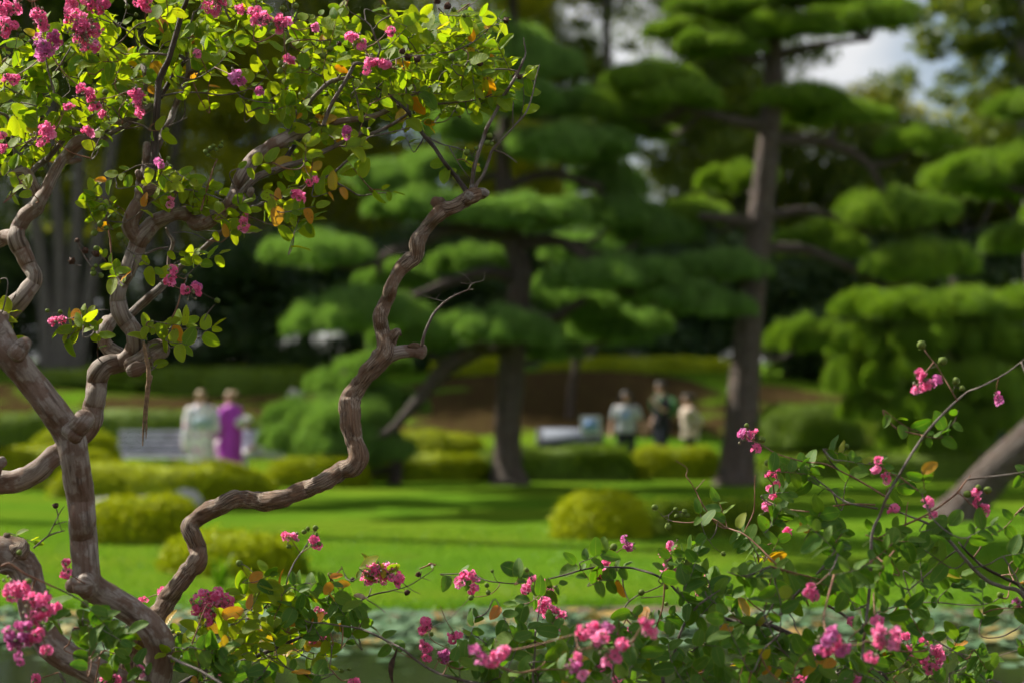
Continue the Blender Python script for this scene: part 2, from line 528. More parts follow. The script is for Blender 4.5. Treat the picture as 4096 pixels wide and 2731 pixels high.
tag(mb.build('lawn_grass', M['grass_blade'], smooth=False), 'short bright green grass blades on the lawn by the pond', 'grass', kind='stuff')

# tall pale grass tufts by the clipped bushes
def grass_tuft(loc, h, n, label):
    mb = MB()
    for k in range(n):
        a = rng.uniform(0, 6.28); r0 = rng.uniform(0, 0.07); ln = h * rng.uniform(0.6, 1.1)
        p = np.array([math.cos(a) * r0, math.sin(a) * r0, 0.0]); lean = rng.uniform(0.1, 0.5)
        q1 = p + np.array([math.cos(a) * lean * ln * 0.35, math.sin(a) * lean * ln * 0.35, ln * 0.6])
        q2 = p + np.array([math.cos(a) * lean * ln, math.sin(a) * lean * ln, ln])
        s = np.array([-math.sin(a), math.cos(a), 0]) * 0.006
        mb.add(np.array([p - s, p + s, q1 + s * 0.8, q1 - s * 0.8]), [[0, 1, 2, 3]], rnd=np.full(4, rng.random()))
        mb.add(np.array([q1 - s * 0.8, q1 + s * 0.8, q2 + s * 0.1, q2 - s * 0.1]), [[0, 1, 2, 3]], rnd=np.full(4, rng.random()))
    o = mb.build('grass_tuft', M['grass_blade'], smooth=False)
    o.location = loc
    return tag(o, label, 'grass tuft')
for vx, vy, h, lb in ((690, 1310, 0.42, 'tall pale grass tuft beside the flattest clipped bush'), (400, 1235, 0.38, 'tall grass tuft between two clipped bushes'),
                      (505, 1345, 0.30, 'small grass tuft below the flattest clipped bush')):
    a, b = px_of('v', vx, vy)
    d = CAM_H * FPX / (b - 1560)
    p = W(a, b, d)
    grass_tuft((p.x, d, ground_z(p.x, d) - 0.01), h, 60, lb)

# water
m, t, out = mat_new('pond_water')
tc_ = t.nodes.new('ShaderNodeTexCoord')
mpw = t.nodes.new('ShaderNodeMapping'); mpw.inputs['Scale'].default_value = (1.0, 2.5, 1.0)
t.links.new(tc_.outputs['Object'], mpw.inputs['Vector'])
wn = noise_(t, mpw.outputs[0], 3.0, 3)
p = principled(t, out, (0.022, 0.030, 0.012), 0.06, bump_(t, wn, 0.06, 0.02), 0.5)
p.inputs['IOR'].default_value = 1.33
M['water'] = m
tag(mk('pond_water', [(-80, 6.6, -0.05), (80, 6.6, -0.05), (80, 15.9, -0.05), (-80, 15.9, -0.05)], [(0, 1, 2, 3)], m), kind='structure')

# floating lily leaves: a mass nobody could count
mb = MB()
for k in range(7200):
    x = rng.uniform(-9, 9)
    y = 15.2 - abs(rng.normal(0, 0.85))
    y = min(y, pond_edge(x) - 0.28)
    if y < 13.0 + 0.5 * math.sin(x * 1.3) : continue
    r0 = rng.uniform(0.035, 0.085)
    z = -0.044 + (rng.uniform(0.0, 0.012) if rng.random() < 0.6 else rng.uniform(0.02, 0.09))
    tx, ty = rng.normal(0, 0.16, 2) if z > -0.03 else rng.normal(0, 0.03, 2)
    n = 9; a = np.linspace(0.25, 6.28 - 0.25, n) + rng.uniform(0, 6.28)
    ring = np.stack([np.cos(a) * r0, np.sin(a) * r0, np.zeros(n)], 1)
    ring[:, 2] = ring[:, 0] * tx + ring[:, 1] * ty + 0.012 * (z > -0.03) + rng.normal(0, 0.004, n)
    v = np.vstack([[0, 0, 0], ring]) + np.array([x, y, z])
    mb.add(v, [[0, q, q + 1] for q in range(1, n)], rnd=np.full(n + 1, rng.random()))
M['lily'] = leaf_mat('lily_leaf', [(0, (0.06, 0.12, 0.055)), (0.5, (0.11, 0.18, 0.10)), (0.85, (0.17, 0.25, 0.15)), (0.9, (0.30, 0.22, 0.07)), (1, (0.28, 0.18, 0.06))],
                     tf=0.12, rough=0.65, trans_gain=(1.2, 1.3, 0.8), spec=0.1)
tag(mb.build('lily_leaves', M['lily'], smooth=False), 'pale blue green lily leaves floating along the pond bank', 'lily leaves', kind='stuff')

# rock shapes
def rock_mesh(seed, sx=1, sy=1, sz=0.6, sub=2):
    bm = bmesh.new()
    bmesh.ops.create_icosphere(bm, subdivisions=sub, radius=0.5)
    for v in bm.verts:
        n = mn.noise(v.co * 1.7 + Vector((seed * 3.1, 0, 0))) * 0.35 + mn.noise(v.co * 4.0 + Vector((0, seed, 0))) * 0.12
        v.co *= 1 + n
        v.co.x *= sx; v.co.y *= sy; v.co.z *= sz
    me = bpy.data.meshes.new('rock'); bm.to_mesh(me); bm.free()
    for q in me.polygons: q.use_smooth = True
    return me
M['stone'] = simple('grey_brown_stone', (0.12, 0.105, 0.08), 0.85, 0.5, 7.0, bump=0.6)
M['stone_pale'] = simple('pale_stone', (0.34, 0.33, 0.31), 0.8, 0.3, 7.0, bump=0.5)
M['stone_dark'] = simple('dark_stone', (0.07, 0.07, 0.072), 0.8, 0.3, 7.0, bump=0.5)
rocks = [rock_mesh(k, 1.25, 0.8, 0.55) for k in range(5)]
for r_ in rocks: r_.materials.append(M['stone'])
bank = tag(empty('pond_bank', (0, 15, 0)), kind='structure')
x = -8.0; k = 0
while x < 8.0:
    s = rng.uniform(0.09, 0.17)
    o = link('stone', rocks[k % 5], bank)
    o.location = (x, pond_edge(x) - 15 - 0.20 + rng.normal(0, 0.04), -0.05 + rng.normal(0, 0.012))
    o.rotation_euler = (rng.normal(0, 0.1), rng.normal(0, 0.1), rng.uniform(-0.4, 0.4))
    o.scale = (s, s * rng.uniform(0.8, 1.3), s * rng.uniform(0.7, 1.1))
    x += s * rng.uniform(1.05, 1.3); k += 1
bank_earth = MB()
xs = np.linspace(-30, 30, 240)
pv = np.array([[(q, pond_edge(q) - 0.10 + 0.03 * math.sin(q * 7), 0.012), (q, pond_edge(q) - 0.22 + 0.04 * math.sin(q * 5), -0.03), (q, pond_edge(q) - 0.40, -0.20)] for q in xs]).reshape(-1, 3)
ff = [[3 * a + b, 3 * a + b + 1, 3 * a + b + 4, 3 * a + b + 3] for a in range(len(xs) - 1) for b in range(2)]
M['mud'] = simple('damp_bank_soil', (0.105, 0.08, 0.045), 0.9, 0.5, 9.0, bump=0.7)
mk('bank_soil', pv - np.array([0, 15, 0]), np.array(ff)[:, ::-1], M['mud'], bank)

# ------------------------------------------------------------------ clipped hedges and bushes
def hedge(name, label, x0, x1, y, z0, depth, h, mat, n=3, group=None, cat='hedge', leaves=None, squash=2.6):
    """clipped rounded hedge: twiggy core plus a close shell of small leaves"""
    cx, lx = (x0 + x1) / 2, (x1 - x0) / 2
    root = empty(name, (cx, y, z0))
    def surf(u, v_):
        # u around 0..2pi, v_ 0..pi/2 up; superellipse plan and profile
        e = 2.0 / squash
        cu, su = math.cos(u), math.sin(u)
        cv, sv = math.cos(v_), math.sin(v_)
        f = lambda q: math.copysign(abs(q) ** e, q)
        X = lx * f(cu) * abs(cv) ** (e * 0.62)
        Y = depth * f(su) * abs(cv) ** (e * 0.62)
        Z = h * abs(sv) ** (e * 1.0)
        q = 1 + 0.17 * mn.noise((X * 1.5 + cx, Y * 1.5 + y, Z * 1.6)) + 0.03 * mn.noise((X * 5 + cx, Y * 5, Z * 5))
        return np.array([X * q, Y * q, Z * q])
    nu, nv = 48, 10
    vs = np.array([surf(2 * math.pi * a / nu, math.pi / 2 * b / nv) * 0.96 for b in range(nv + 1) for a in range(nu)])
    fs = np.array([[b * nu + a, b * nu + (a + 1) % nu, (b + 1) * nu + (a + 1) % nu, (b + 1) * nu + a] for b in range(nv) for a in range(nu)])
    mk('core', vs, fs, M['core_' + mat], root)
    area = 2.2 * (lx + depth) * 2 * h + 4 * lx * depth
    cnt = leaves or int(min(9000, max(2500, area * 2300)))
    mb = MB()
    vv, rr = [], []
    C = []
    while len(C) < cnt:
        u = rng.uniform(0, 2 * math.pi)
        v_ = math.asin(min(1, rng.random() ** 0.75))
        C.append(surf(u, v_))
    C = np.array(C)
    Nn = C / np.array([lx * lx, depth * depth, h * h])
    Nn /= np.linalg.norm(Nn, axis=1)[:, None] + 1e-9
    ax = rng.normal(0, 1, (cnt, 3)) + Nn * 0.8
    ax /= np.linalg.norm(ax, axis=1)[:, None]
    sd = np.cross(ax, Nn + rng.normal(0, 0.5, (cnt, 3))); sd /= np.linalg.norm(sd, axis=1)[:, None] + 1e-9
    ln = rng.uniform(0.02, 0.038, (cnt, 1)); wd = ln * 0.45
    C = C + Nn * (rng.normal(0.002, 0.014, (cnt, 1)) + np.where(rng.random((cnt, 1)) < 0.10, rng.uniform(0.01, 0.07, (cnt, 1)), 0))
    P4 = np.stack([C - ax * ln, C + sd * wd, C + ax * ln, C - sd * wd], axis=1).reshape(-1, 3)
    Fq = np.arange(cnt * 4).reshape(-1, 4)
    low = mn.noise((cx, y, 0)) * 0.2
    rv = np.repeat((rng.random(cnt) * 0.6 + 0.2 + low), 4)
    mk('foliage', P4, Fq, M[mat], root, smooth=False, attrs={'rnd': rv})
    return tag(root, label, cat, group)

def H(name, label, vx0, vx1, vtop, d, h, mat='azalea', depth=0.6, **kw):
    a = W(vx0 / 0.57422, 1560, d).x
    b = W(vx1 / 0.57422, 1560, d).x
    ztop = W(0, vtop / 0.57422, d).z
    z0 = ground_z((a + b) / 2, d)
    hh = max(h, ztop - z0) if vtop else h
    return hedge(name, label, a, b, d, z0 - 0.02, depth, ztop - z0 + 0.02 if ztop - z0 > 0.15 else h, mat, **kw)

H('clipped_bush', 'golden green clipped dome bush alone on the sunny lawn under the pines', 1268, 1490, 1138, 22.9, 0.5, 'azalea', 0.55, cat='bush', squash=2.2)
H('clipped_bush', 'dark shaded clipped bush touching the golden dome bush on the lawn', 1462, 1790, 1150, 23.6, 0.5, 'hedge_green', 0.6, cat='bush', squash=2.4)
H('clipped_bush', 'flat topped yellow green bush behind the smooth upright crape myrtle stem', 200, 440, 1146, 22.6, 0.5, 'azalea', 0.6, cat='bush')
H('clipped_bush', 'lowest widest golden bush near the pond, above the pink flower head', 368, 692, 1228, 18.9, 0.34, 'azalea', 0.55, cat='bush', squash=2.3)
H('low_hedge', 'low uneven golden hedge in front of the grey bench', 120, 640, 1062, 32.0, 0.4, 'azalea', 0.8)
H('low_hedge', 'short golden hedge mound jutting toward the lawn below the bench hedge', 468, 628, 1098, 29.6, 0.4, 'azalea', 0.5)
H('low_hedge', 'yellow green hedge running past the left end of the bench', -60, 275, 1028, 34.6, 0.4, 'azalea', 0.7)
H('clipped_bush', 'rounded yellow green bush at the left end of the bench', 55, 285, 988, 37.2, 0.5, 'azalea', 0.7, cat='bush')
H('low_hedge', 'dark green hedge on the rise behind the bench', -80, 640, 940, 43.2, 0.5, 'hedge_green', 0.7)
H('low_hedge', 'narrow golden hedge below the drooping pine boughs', 600, 850, 1052, 35.2, 0.4, 'azalea', 0.5)
H('clipped_bush', 'broad arched golden bush between the drooping pine and dark pine trunk', 812, 1140, 988, 39.4, 0.5, 'azalea', 0.8, cat='bush', squash=2.1)
H('low_hedge', 'long straight golden hedge ending at the dark pine trunk', 800, 1120, 1046, 37.6, 0.4, 'azalea', 0.5, squash=3.2)
H('low_hedge', 'thick bright green hedge right behind the dark pine trunk', 1105, 1455, 1024, 37.9, 0.5, 'hedge_green', 0.7, squash=3.4)
H('low_hedge', 'olive hedge in front of the three walking people', 1440, 1665, 1030, 38.6, 0.45, 'azalea', 0.6)
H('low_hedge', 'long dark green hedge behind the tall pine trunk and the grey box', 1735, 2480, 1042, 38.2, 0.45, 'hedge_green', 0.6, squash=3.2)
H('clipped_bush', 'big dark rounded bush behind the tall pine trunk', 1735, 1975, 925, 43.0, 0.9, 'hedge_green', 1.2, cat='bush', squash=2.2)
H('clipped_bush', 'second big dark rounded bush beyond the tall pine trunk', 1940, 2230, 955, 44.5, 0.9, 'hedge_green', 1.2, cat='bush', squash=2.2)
H('low_hedge', 'bright green hedge along the top of the bare bank behind the bench', 300, 760, 842, 54.0, 0.5, 'hedge_green', 0.9)
H('low_hedge', 'bright hedge on the bank top behind the grey tree trunks', -120, 330, 848, 53.5, 0.5, 'hedge_green', 0.9)
H('low_hedge', 'bright hedge on the bank top beside the dark stone block', 990, 1190, 868, 53.0, 0.45, 'azalea', 0.8)
H('low_hedge', 'olive hedge on the bank top behind the walking people', 1250, 1700, 880, 52.0, 0.4, 'azalea', 0.8)

# stones
def rock(label, reg, x_, y_, d, s, mat, z=None, name='boulder'):
    me = rock_mesh(rng.uniform(0, 50), 1.2, 0.9, 0.8, 3)
    me.materials.append(M[mat])
    p = at(reg, x_, y_, d)
    o = link(name, me)
    g = ground_z(p.x, d)
    o.scale = (s, s, s)
    o.location = (p.x, d, g + s * 0.28)
    return tag(o, label, 'stone')
rock('small pale grey stone on the bank above the drooping pine', 'v', 677, 880, 50.0, 0.34, 'stone_pale')
for vx, lb in ((240, 'flat grey stone left of the widest stone under the bench hedge'), (330, 'darker grey stone in the middle of the row under the bench hedge'), (425, 'widest grey stone in the row under the bench hedge')):
    rock(lb, 'v', vx, 1128, 28.6, 0.42 if vx == 425 else 0.3, 'stone' if vx == 330 else 'stone_pale')

# ------------------------------------------------------------------ pines
def pad_mesh(seed, mat, tufts=1100, nn=9):
    """lens-shaped needle pad, radius about 1, built from humps of needle tufts"""
    g = np.random.default_rng(seed)
    hum = [(0, 0, 0.55, 0.34)] + [(math.cos(a) * r_, math.sin(a) * r_, g.uniform(0.28, 0.46), g.uniform(0.16, 0.30))
           for a, r_ in ((g.uniform(0, 6.28), g.uniform(0.35, 0.72)) for _ in range(9))]
    C, D = [], []
    wts = np.array([h_[2] ** 2 for h_ in hum]); wts /= wts.sum()
    for _ in range(tufts):
        hx, hy, hr, hh = hum[g.choice(len(hum), p=wts)]
        a = g.uniform(0, 6.28); q = math.sqrt(g.random()) * (1.0 if g.random() < 0.86 else g.uniform(1.0, 1.35))
        zz = math.sqrt(max(0, 1 - q * q)) * hh * (g.uniform(0.75, 1.0) if g.random() < 0.8 else g.uniform(0.1, 0.7))
        C.append((hx + math.cos(a) * q * hr, hy + math.sin(a) * q * hr, zz))
        D.append((math.cos(a) * q * 0.9, math.sin(a) * q * 0.9, 0.75))
    C, D = np.array(C), np.array(D)
    C = np.repeat(C, nn, 0); D = np.repeat(D, nn, 0) + g.normal(0, 0.72, (tufts * nn, 3))
    D /= np.linalg.norm(D, axis=1)[:, None]
    L = g.uniform(0.07, 0.17, (len(C), 1))
    S = np.cross(D, g.normal(0, 1, D.shape)); S /= np.linalg.norm(S, axis=1)[:, None]
    wd = 0.0062
    v = np.stack([C - S * wd, C + S * wd, C + D * L + S * wd * 0.3, C + D * L - S * wd * 0.3], 1).reshape(-1, 3)
    f = np.arange(len(v)).reshape(-1, 4)
    me = mk('needle_pad', v, f, mat, smooth=False, attrs={'rnd': np.repeat(np.repeat(g.random(tufts), nn) * 0.75, 4)})
    data = me.data
    bpy.data.objects.remove(me)
    return data
PADS = {k: [pad_mesh(100 + q, M[k]) for q in range(4)] for k in ('needle', 'needle_bright')}
pad_i = [0]
def pine(name, label, d, trunk, limbs, pads, kind='needle', base_reg='v', dj=1.0, seg=14, ground=True):
    """trunk: (vx, vy, width); limbs: lists of the same with depth offset; pads: (cx, cy, half w, half h, depth offset)"""
    P = [at('v', x_, y_, d) for x_, y_, _ in trunk]
    rads = [size_of('v', w_, d) / 2 for *_, w_ in trunk]
    base = P[0].copy()
    g = ground_z(base.x, d)
    root = empty(name, (base.x, d, g))
    off = Vector(root.location)
    if ground:
        P[0].z = g - 0.05
        rads[0] *= 1.12
    pp, rr = catmull([p_ - off for p_ in P], rads, 0.12)
    v, f, b = tube(pp, rr, seg, 0.10, 3.0, seed=base.x)
    mk('trunk', v, f, M['bark_pine'], root, attrs={'bark': b * np.array([1, 1, 0.25])})
    nodes = [q for q in pp]
    for lm in limbs:
        lp = [at('v', q[0], q[1], d + q[3]) - off for q in lm]
        lp, lr = catmull(lp, [size_of('v', q[2], d) / 2 for q in lm], 0.12)
        v, f, b = tube(lp, lr, 9, 0.12, 4.0, seed=lm[0][0] * 0.01)
        mk('limb', v, f, M['bark_pine'], root, attrs={'bark': b * np.array([1, 1, 0.25])})
        nodes += [q for q in lp[2:]]
    nodes = np.array(nodes)
    for (cx, cy, hw, hh, *dz) in pads:
        mbt = MB()
        dd = d + (dz[0] if dz else rng.uniform(-dj, dj))
        c = at('v', cx, cy + hh * 0.75, dd) - off
        rx = size_of('v', hw, dd); rz = size_of('v', hh, dd) * 2.0
        ry = rx * rng.uniform(0.75, 1.0)
        for (fx, fy, fz, fs2) in ((0, 0, 0, .86), (-.58, rng.uniform(-.4, .3), rng.uniform(-.5, .1), .56), (.58, rng.uniform(-.4, .3), rng.uniform(-.5, .1), .56), (rng.uniform(-.3, .3), -.55, -.3, .5), (rng.uniform(-.3, .3), .6, -.2, .6)):
            o = link('foliage_pad', PADS[kind][pad_i[0] % 4], root)
            pad_i[0] += 1
            o.location = c + Vector((fx * rx, fy * ry, fz * rz * .5))
            o.rotation_euler = (rng.normal(0, 0.06), rng.normal(0, 0.06), rng.uniform(0, 6.28))
            o.scale = (rx * fs2 * 1.04, max(0.4, ry * fs2), max(0.5, rz / 0.42 * (.55 + .45 * fs2)))
        # carrying bough from the wood a little lower
        tgt = np.array(c)
        dist = np.linalg.norm((nodes - tgt) * np.array([1, 1, 1.6]), axis=1) + 1.5 * np.maximum(0, nodes[:, 2] - tgt[2])
        s = nodes[np.argmin(dist)]
        midp = (s + tgt) / 2 + np.array([0, 0, -0.12 * np.linalg.norm(tgt - s)])
        lp, lr = catmull([s, midp, tgt + np.array([0, 0, 0.05])], [0.07, 0.05, 0.03], 0.15)
        v, f, b = tube(lp, lr, 7, 0.1, 5, seed=cx)
        mbt.add(v, f, bark=b)
        for q in range(5):
            a = rng.uniform(0, 6.28)
            e = tgt + np.array([math.cos(a) * rx * 0.7, math.sin(a) * ry * 0.7, 0.06])
            lp, lr = catmull([tgt, (tgt + e) / 2 + np.array([0, 0, -0.05]), e], [0.03, 0.022, 0.010], 0.2)
            v, f, b = tube(lp, lr, 6, 0, 5)
            mbt.add(v, f, bark=b)
        mbt.build('bough', M['bark_pine'], root)
    return tag(root, label, 'pine tree', 'cloud pruned pines on the lawn')

pine('pine_tree', 'spreading cloud pruned pine with dark straight trunk standing before the green hedge', 36.0,
     [(1168, 1118, 84), (1166, 1060, 66), (1165, 1000, 62), (1175, 850, 62), (1190, 700, 58), (1195, 620, 52), (1175, 550, 46), (1160, 450, 40), (1155, 350, 32), (1170, 200, 26), (1180, 60, 22), (1175, -80, 18), (1185, -260, 14), (1180, -430, 8)],
     [[(1190, 640, 34, 0), (1120, 625, 28, -.3), (1030, 650, 22, -.6), (930, 690, 16, -.8)],
      [(1180, 545, 32, 0), (1040, 527, 28, -.5), (960, 560, 24, -.7), (880, 590, 20, -.9), (870, 630, 14, -.9)],
      [(1190, 560, 34, 0), (1300, 560, 26, -.4), (1420, 660, 18, -.8), (1560, 690, 14, -.9)],
      [(1188, 700, 30, 0), (1260, 730, 24, -.5), (1340, 690, 18, -.8)],
      [(1158, 430, 24, 0), (1260, 400, 20, -.3), (1380, 430, 16, -.5)],
      [(1180, 780, 46, 0), (1100, 800, 44, -.2), (1020, 850, 40, -.3), (960, 920, 30, -.4), (900, 985, 20, -.5), (850, 1010, 12, -.6)]],
     [(1190, 482, 150, 38, -.9), (1130, 80, 150, 50), (1240, 130, 90, 46), (1185, 215, 110, 40), (1300, 322, 150, 46, -.4), (1400, 400, 90, 40), (1420, 478, 120, 42, .4),
      (1500, 505, 100, 44, .6), (960, 462, 120, 40, -.6), (730, 566, 130, 40, -.9), (900, 400, 110, 36, .3), (820, 700, 168, 52, -1.2), (1150, 738, 135, 42, -1.3),
      (1415, 620, 155, 42, -1.0), (1650, 603, 132, 34, -.2), (1645, 690, 88, 32, -.9), (1535, 668, 100, 36, -.8), (1320, 690, 110, 42, .6), (1000, 370, 100, 34, .4),
      (1080, 590, 90, 36, .8), (960, 760, 110, 40, -.2), (1260, 790, 80, 36, .5), (1430, 740, 110, 44, .9), (900, 620, 90, 34, .6), (1060, 280, 90, 40, .6), (1340, 230, 80, 36, .8), (1090, -60, 130, 40), (1270, -80, 130, 40)])
pine('pine_tree', 'low drooping pine with blue green boughs beside the bench', 36.4,
     [(905, 1075, 30), (915, 1030, 28), (900, 980, 24), (850, 930, 20), (800, 890, 16), (790, 850, 12)],
     [[(905, 985, 18, 0), (860, 985, 14, -.2), (760, 1000, 10, -.3)]],
     [(760, 945, 140, 46, -.3), (720, 1000, 100, 46, -.5), (820, 1010, 120, 42, -.6), (890, 915, 85, 40, .2), (790, 868, 84, 38, .3), (860, 830, 84, 30, .6), (660, 985, 50, 34, -.2), (770, 1045, 110, 34, -.4)])
pine('pine_tree', 'tallest pine with leaning grey trunk lit on one side and layered crown', 36.0,
     [(1690, 1122, 100), (1694, 1070, 86), (1700, 1000, 80), (1712, 850, 72), (1725, 700, 62), (1740, 560, 64), (1755, 430, 56), (1768, 300, 52), (1776, 200, 46), (1776, 100, 36), (1770, 0, 26), (1766, -90, 16)],
     [[(1765, 290, 34, 0), (1700, 282, 28, -.4), (1640, 265, 22, -.6), (1575, 250, 16, -.7)],
      [(1738, 520, 36, 0), (1680, 505, 28, -.4), (1610, 498, 20, -.6)],
      [(1740, 570, 30, 0), (1850, 575, 26, .3), (1930, 605, 22, .4), (2020, 655, 16, .5)],
      [(1768, 320, 28, 0), (1900, 330, 24, .2), (1985, 370, 20, .2), (2030, 440, 14, .2)],
      [(1776, 130, 26, 0), (1880, 105, 18, .2), (1990, 90, 12, .3)],
      [(1745, 500, 24, 0), (1860, 485, 18, .4), (1960, 520, 12, .6)]],
     [(1805, 48, 130, 30, -.6), (1640, 8, 110, 28), (1960, 28, 130, 40), (1850, -22, 150, 26), (1648, 92, 105, 28, -.4), (1500, 168, 125, 38, -.4), (1425, 235, 78, 40, -.1),
      (1578, 208, 92, 30, -.8), (1450, 275, 60, 24, .2), (1505, 298, 52, 20, .4), (1850, 215, 120, 34, .2), (1930, 250, 120, 32, .6), (2110, 312, 90, 30, .4), (1700, 20, 90, 30, .9), (1560, 60, 80, 26, .6), (2010, 20, 90, 40, .8),
      (2050, 470, 140, 44, .8), (2120, 590, 140, 46, .6), (1880, 540, 110, 40, 1.3), (1600, 480, 90, 34, .8), (1700, 400, 90, 36, 1.5), (1850, 760, 90, 40, 2.0)],
     'needle_bright')
pine('pine_tree', 'dense bright green pine bushy almost to the ground behind the grey box', 39.5,
     [(2215, 1060, 46), (2210, 960, 40), (2190, 850, 34), (2200, 740, 28), (2190, 640, 18)],
     [[(2205, 900, 24, 0), (2100, 880, 16, -.5), (1990, 860, 12, -.6)], [(2200, 800, 22, 0), (2100, 760, 16, -.4), (1990, 740, 10, -.5)]],
     [(2050, 690, 130, 40, -.7), (2225, 690, 130, 38, -.5), (2000, 775, 100, 42, -.6), (2160, 760, 120, 44, -1.0), (2290, 770, 120, 44, -.7), (1965, 850, 74, 50, -.2), (2110, 840, 120, 50, -1.0),
      (2250, 860, 120, 50, -1.2), (2130, 925, 110, 46, -1.1), (2300, 930, 100, 50, -1.0), (2090, 980, 80, 40, -.5), (2200, 990, 90, 44, -1.1), (1990, 920, 60, 40, -.1), (2340, 690, 90, 40, -.2), (2330, 840, 80, 40, -.4)],
     'needle_bright')
pine('pine_tree', 'sharply leaning pine trunk rising from the lawn beyond the flowering bush', 26.4,
     [(2185, 1200, 110), (2225, 1150, 92), (2285, 1085, 86), (2352, 1022, 84), (2450, 920, 78), (2540, 790, 70), (2580, 640, 60), (2560, 500, 46), (2500, 420, 34), (2440, 380, 24)],
     [[(2575, 560, 34, 0), (2480, 540, 26, .1), (2390, 545, 18, .2)], [(2540, 460, 30, 0), (2460, 330, 24, .2), (2390, 260, 16, .3)]],
     [(2245, 385, 125, 42, .4), (2350, 360, 110, 40, .7), (2345, 235, 70, 34, .5), (2330, 540, 62, 34, .2), (2470, 300, 130, 44), (2480, 480, 120, 40), (2600, 380, 140, 46), (2620, 560, 120, 44), (2300, 420, 90, 34, .9)],
     'needle_bright', ground=True)
for lb_, px_, d_, sc_ in (('unseen tall pine added to shade the lawn before the dark pine trunk', -9.4, 34.5, 1.0), ('unseen tall pine added to shade the lawn beside the golden dome bush', -7.5, 26.0, 0.85)):  # out-of-view pines added to cast shade on the lawn
    tv = lambda x_, z_, d_=d_: ((2048 + x_ / d_ * FPX) * .57422, (1560 - (z_ - CAM_H) / d_ * FPX) * .57422)
    vw = FPX / d_ * .57422                     # view units for one metre
    pine('pine_tree', lb_, d_, [(*tv(px_, .0), .62 * vw), (*tv(px_ + .1, 3), .5 * vw), (*tv(px_ - .1, 7), .42 * vw), (*tv(px_ + .2, 11), .3 * vw), (*tv(px_, 14), .14 * vw)],
         [[(*tv(px_, 9.5), .22 * vw, 0), (*tv(px_ + 2, 10), .16 * vw, .2), (*tv(px_ + 4, 10.6), .1 * vw, .2)]],
         [(*tv(px_ + dx * sc_, z_), 1.35 * vw, .4 * vw, dy * sc_) for dx, z_, dy in ((0, 13.6, 0), (1.6, 12.9, 1.2), (-1.8, 12.8, -1), (3.2, 11.9, -.8), (1.4, 12.2, -1.8), (4.6, 11.2, .6), (2.6, 11.0, 1.8), (.4, 11.3, 2.4), (-2.6, 11.2, .8), (-1, 11, -2.4), (2.4, 10.4, -2.6), (4.2, 10.2, -1.6), (5.6, 10.6, -.4), (-3.4, 10, -1), (.8, 10, -.2), (3.4, 9.8, .6)) if sc_ == 1.0 or (dx > 0.3 and z_ > 10.3)], 'needle', ground=True)
pine('pine_tree', 'thin young pine with slim dark trunk behind the information board', 46.5,
     [(1310, 960, 18), (1312, 900, 17), (1322, 830, 18), (1314, 700, 15), (1318, 600, 12), (1312, 500, 8)],
     [[(1322, 840, 12, 0), (1345, 810, 9, 0), (1360, 770, 7, .1)]],
     [(1330, 560, 90, 36), (1290, 640, 80, 34), (1390, 640, 80, 34), (1310, 480, 70, 34), (1370, 760, 70, 30), (1260, 730, 60, 26)])

# ------------------------------------------------------------------ woodland behind
def crown_mesh(seed, mat, lumps=26, leaves=15000, leaf=0.10, flat=1.0, fill=0.34):
    """uneven broadleaf crown, radius about 1 and height about 2*flat, of bent leaves in lumps with gaps between them"""
    g = np.random.default_rng(seed)
    L = []
    for _ in range(lumps):
        d_ = g.normal(0, 1, 3); d_ /= np.linalg.norm(d_)
        r_ = g.uniform(0.25, 0.86)
        L.append((d_ * r_ * np.array([1, 1, flat]), g.uniform(fill * 0.55, fill)))
    n_each = leaves // lumps
    C = []
    for c, r_ in L:
        q = g.normal(0, 1, (n_each, 3)); q /= np.linalg.norm(q, axis=1)[:, None]
        q *= (g.random((n_each, 1)) ** 0.45)
        C.append(c + q * r_ * np.array([1.15, 1.15, 0.7]))
    C = np.vstack(C); n = len(C)
    ax = g.normal(0, 1, (n, 3)) + np.array([0, 0, -0.2]); ax /= np.linalg.norm(ax, axis=1)[:, None]
    up = np.array([0, 0, 1.0]) + g.normal(0, 0.7, (n, 3))
    sd = np.cross(ax, up); sd /= np.linalg.norm(sd, axis=1)[:, None] + 1e-9
    ln = g.uniform(0.5, 1.0, (n, 1)) * leaf / 4.5; wd = ln * 0.5
    v = np.stack([C - ax * ln, C + sd * wd, C + ax * ln, C - sd * wd], 1).reshape(-1, 3)
    o = mk('crown', v, np.arange(n * 4).reshape(-1, 4), mat, smooth=False, attrs={'rnd': np.repeat(g.random(n) * 0.7, 4)})
    me = o.data
    bpy.data.objects.remove(o)
    return me
CROWN = {'dense': [crown_mesh(300 + q, M['wood_leaf'], 30, 15000, 0.15, 1.0, 0.42) for q in range(3)],
         'light': [crown_mesh(320 + q, M['wood_leaf_light'], 26, 13000, 0.15, 1.0, 0.40) for q in range(2)],
         'sparse': [crown_mesh(340 + q, M['wood_leaf'], 44, 4600, 0.19, 0.9, 0.17) for q in range(2)],
         'shrub': [crown_mesh(360 + q, M['shrub_leaf'], 20, 9000, 0.22, 0.8, 0.5) for q in range(2)]}
ci = [0]
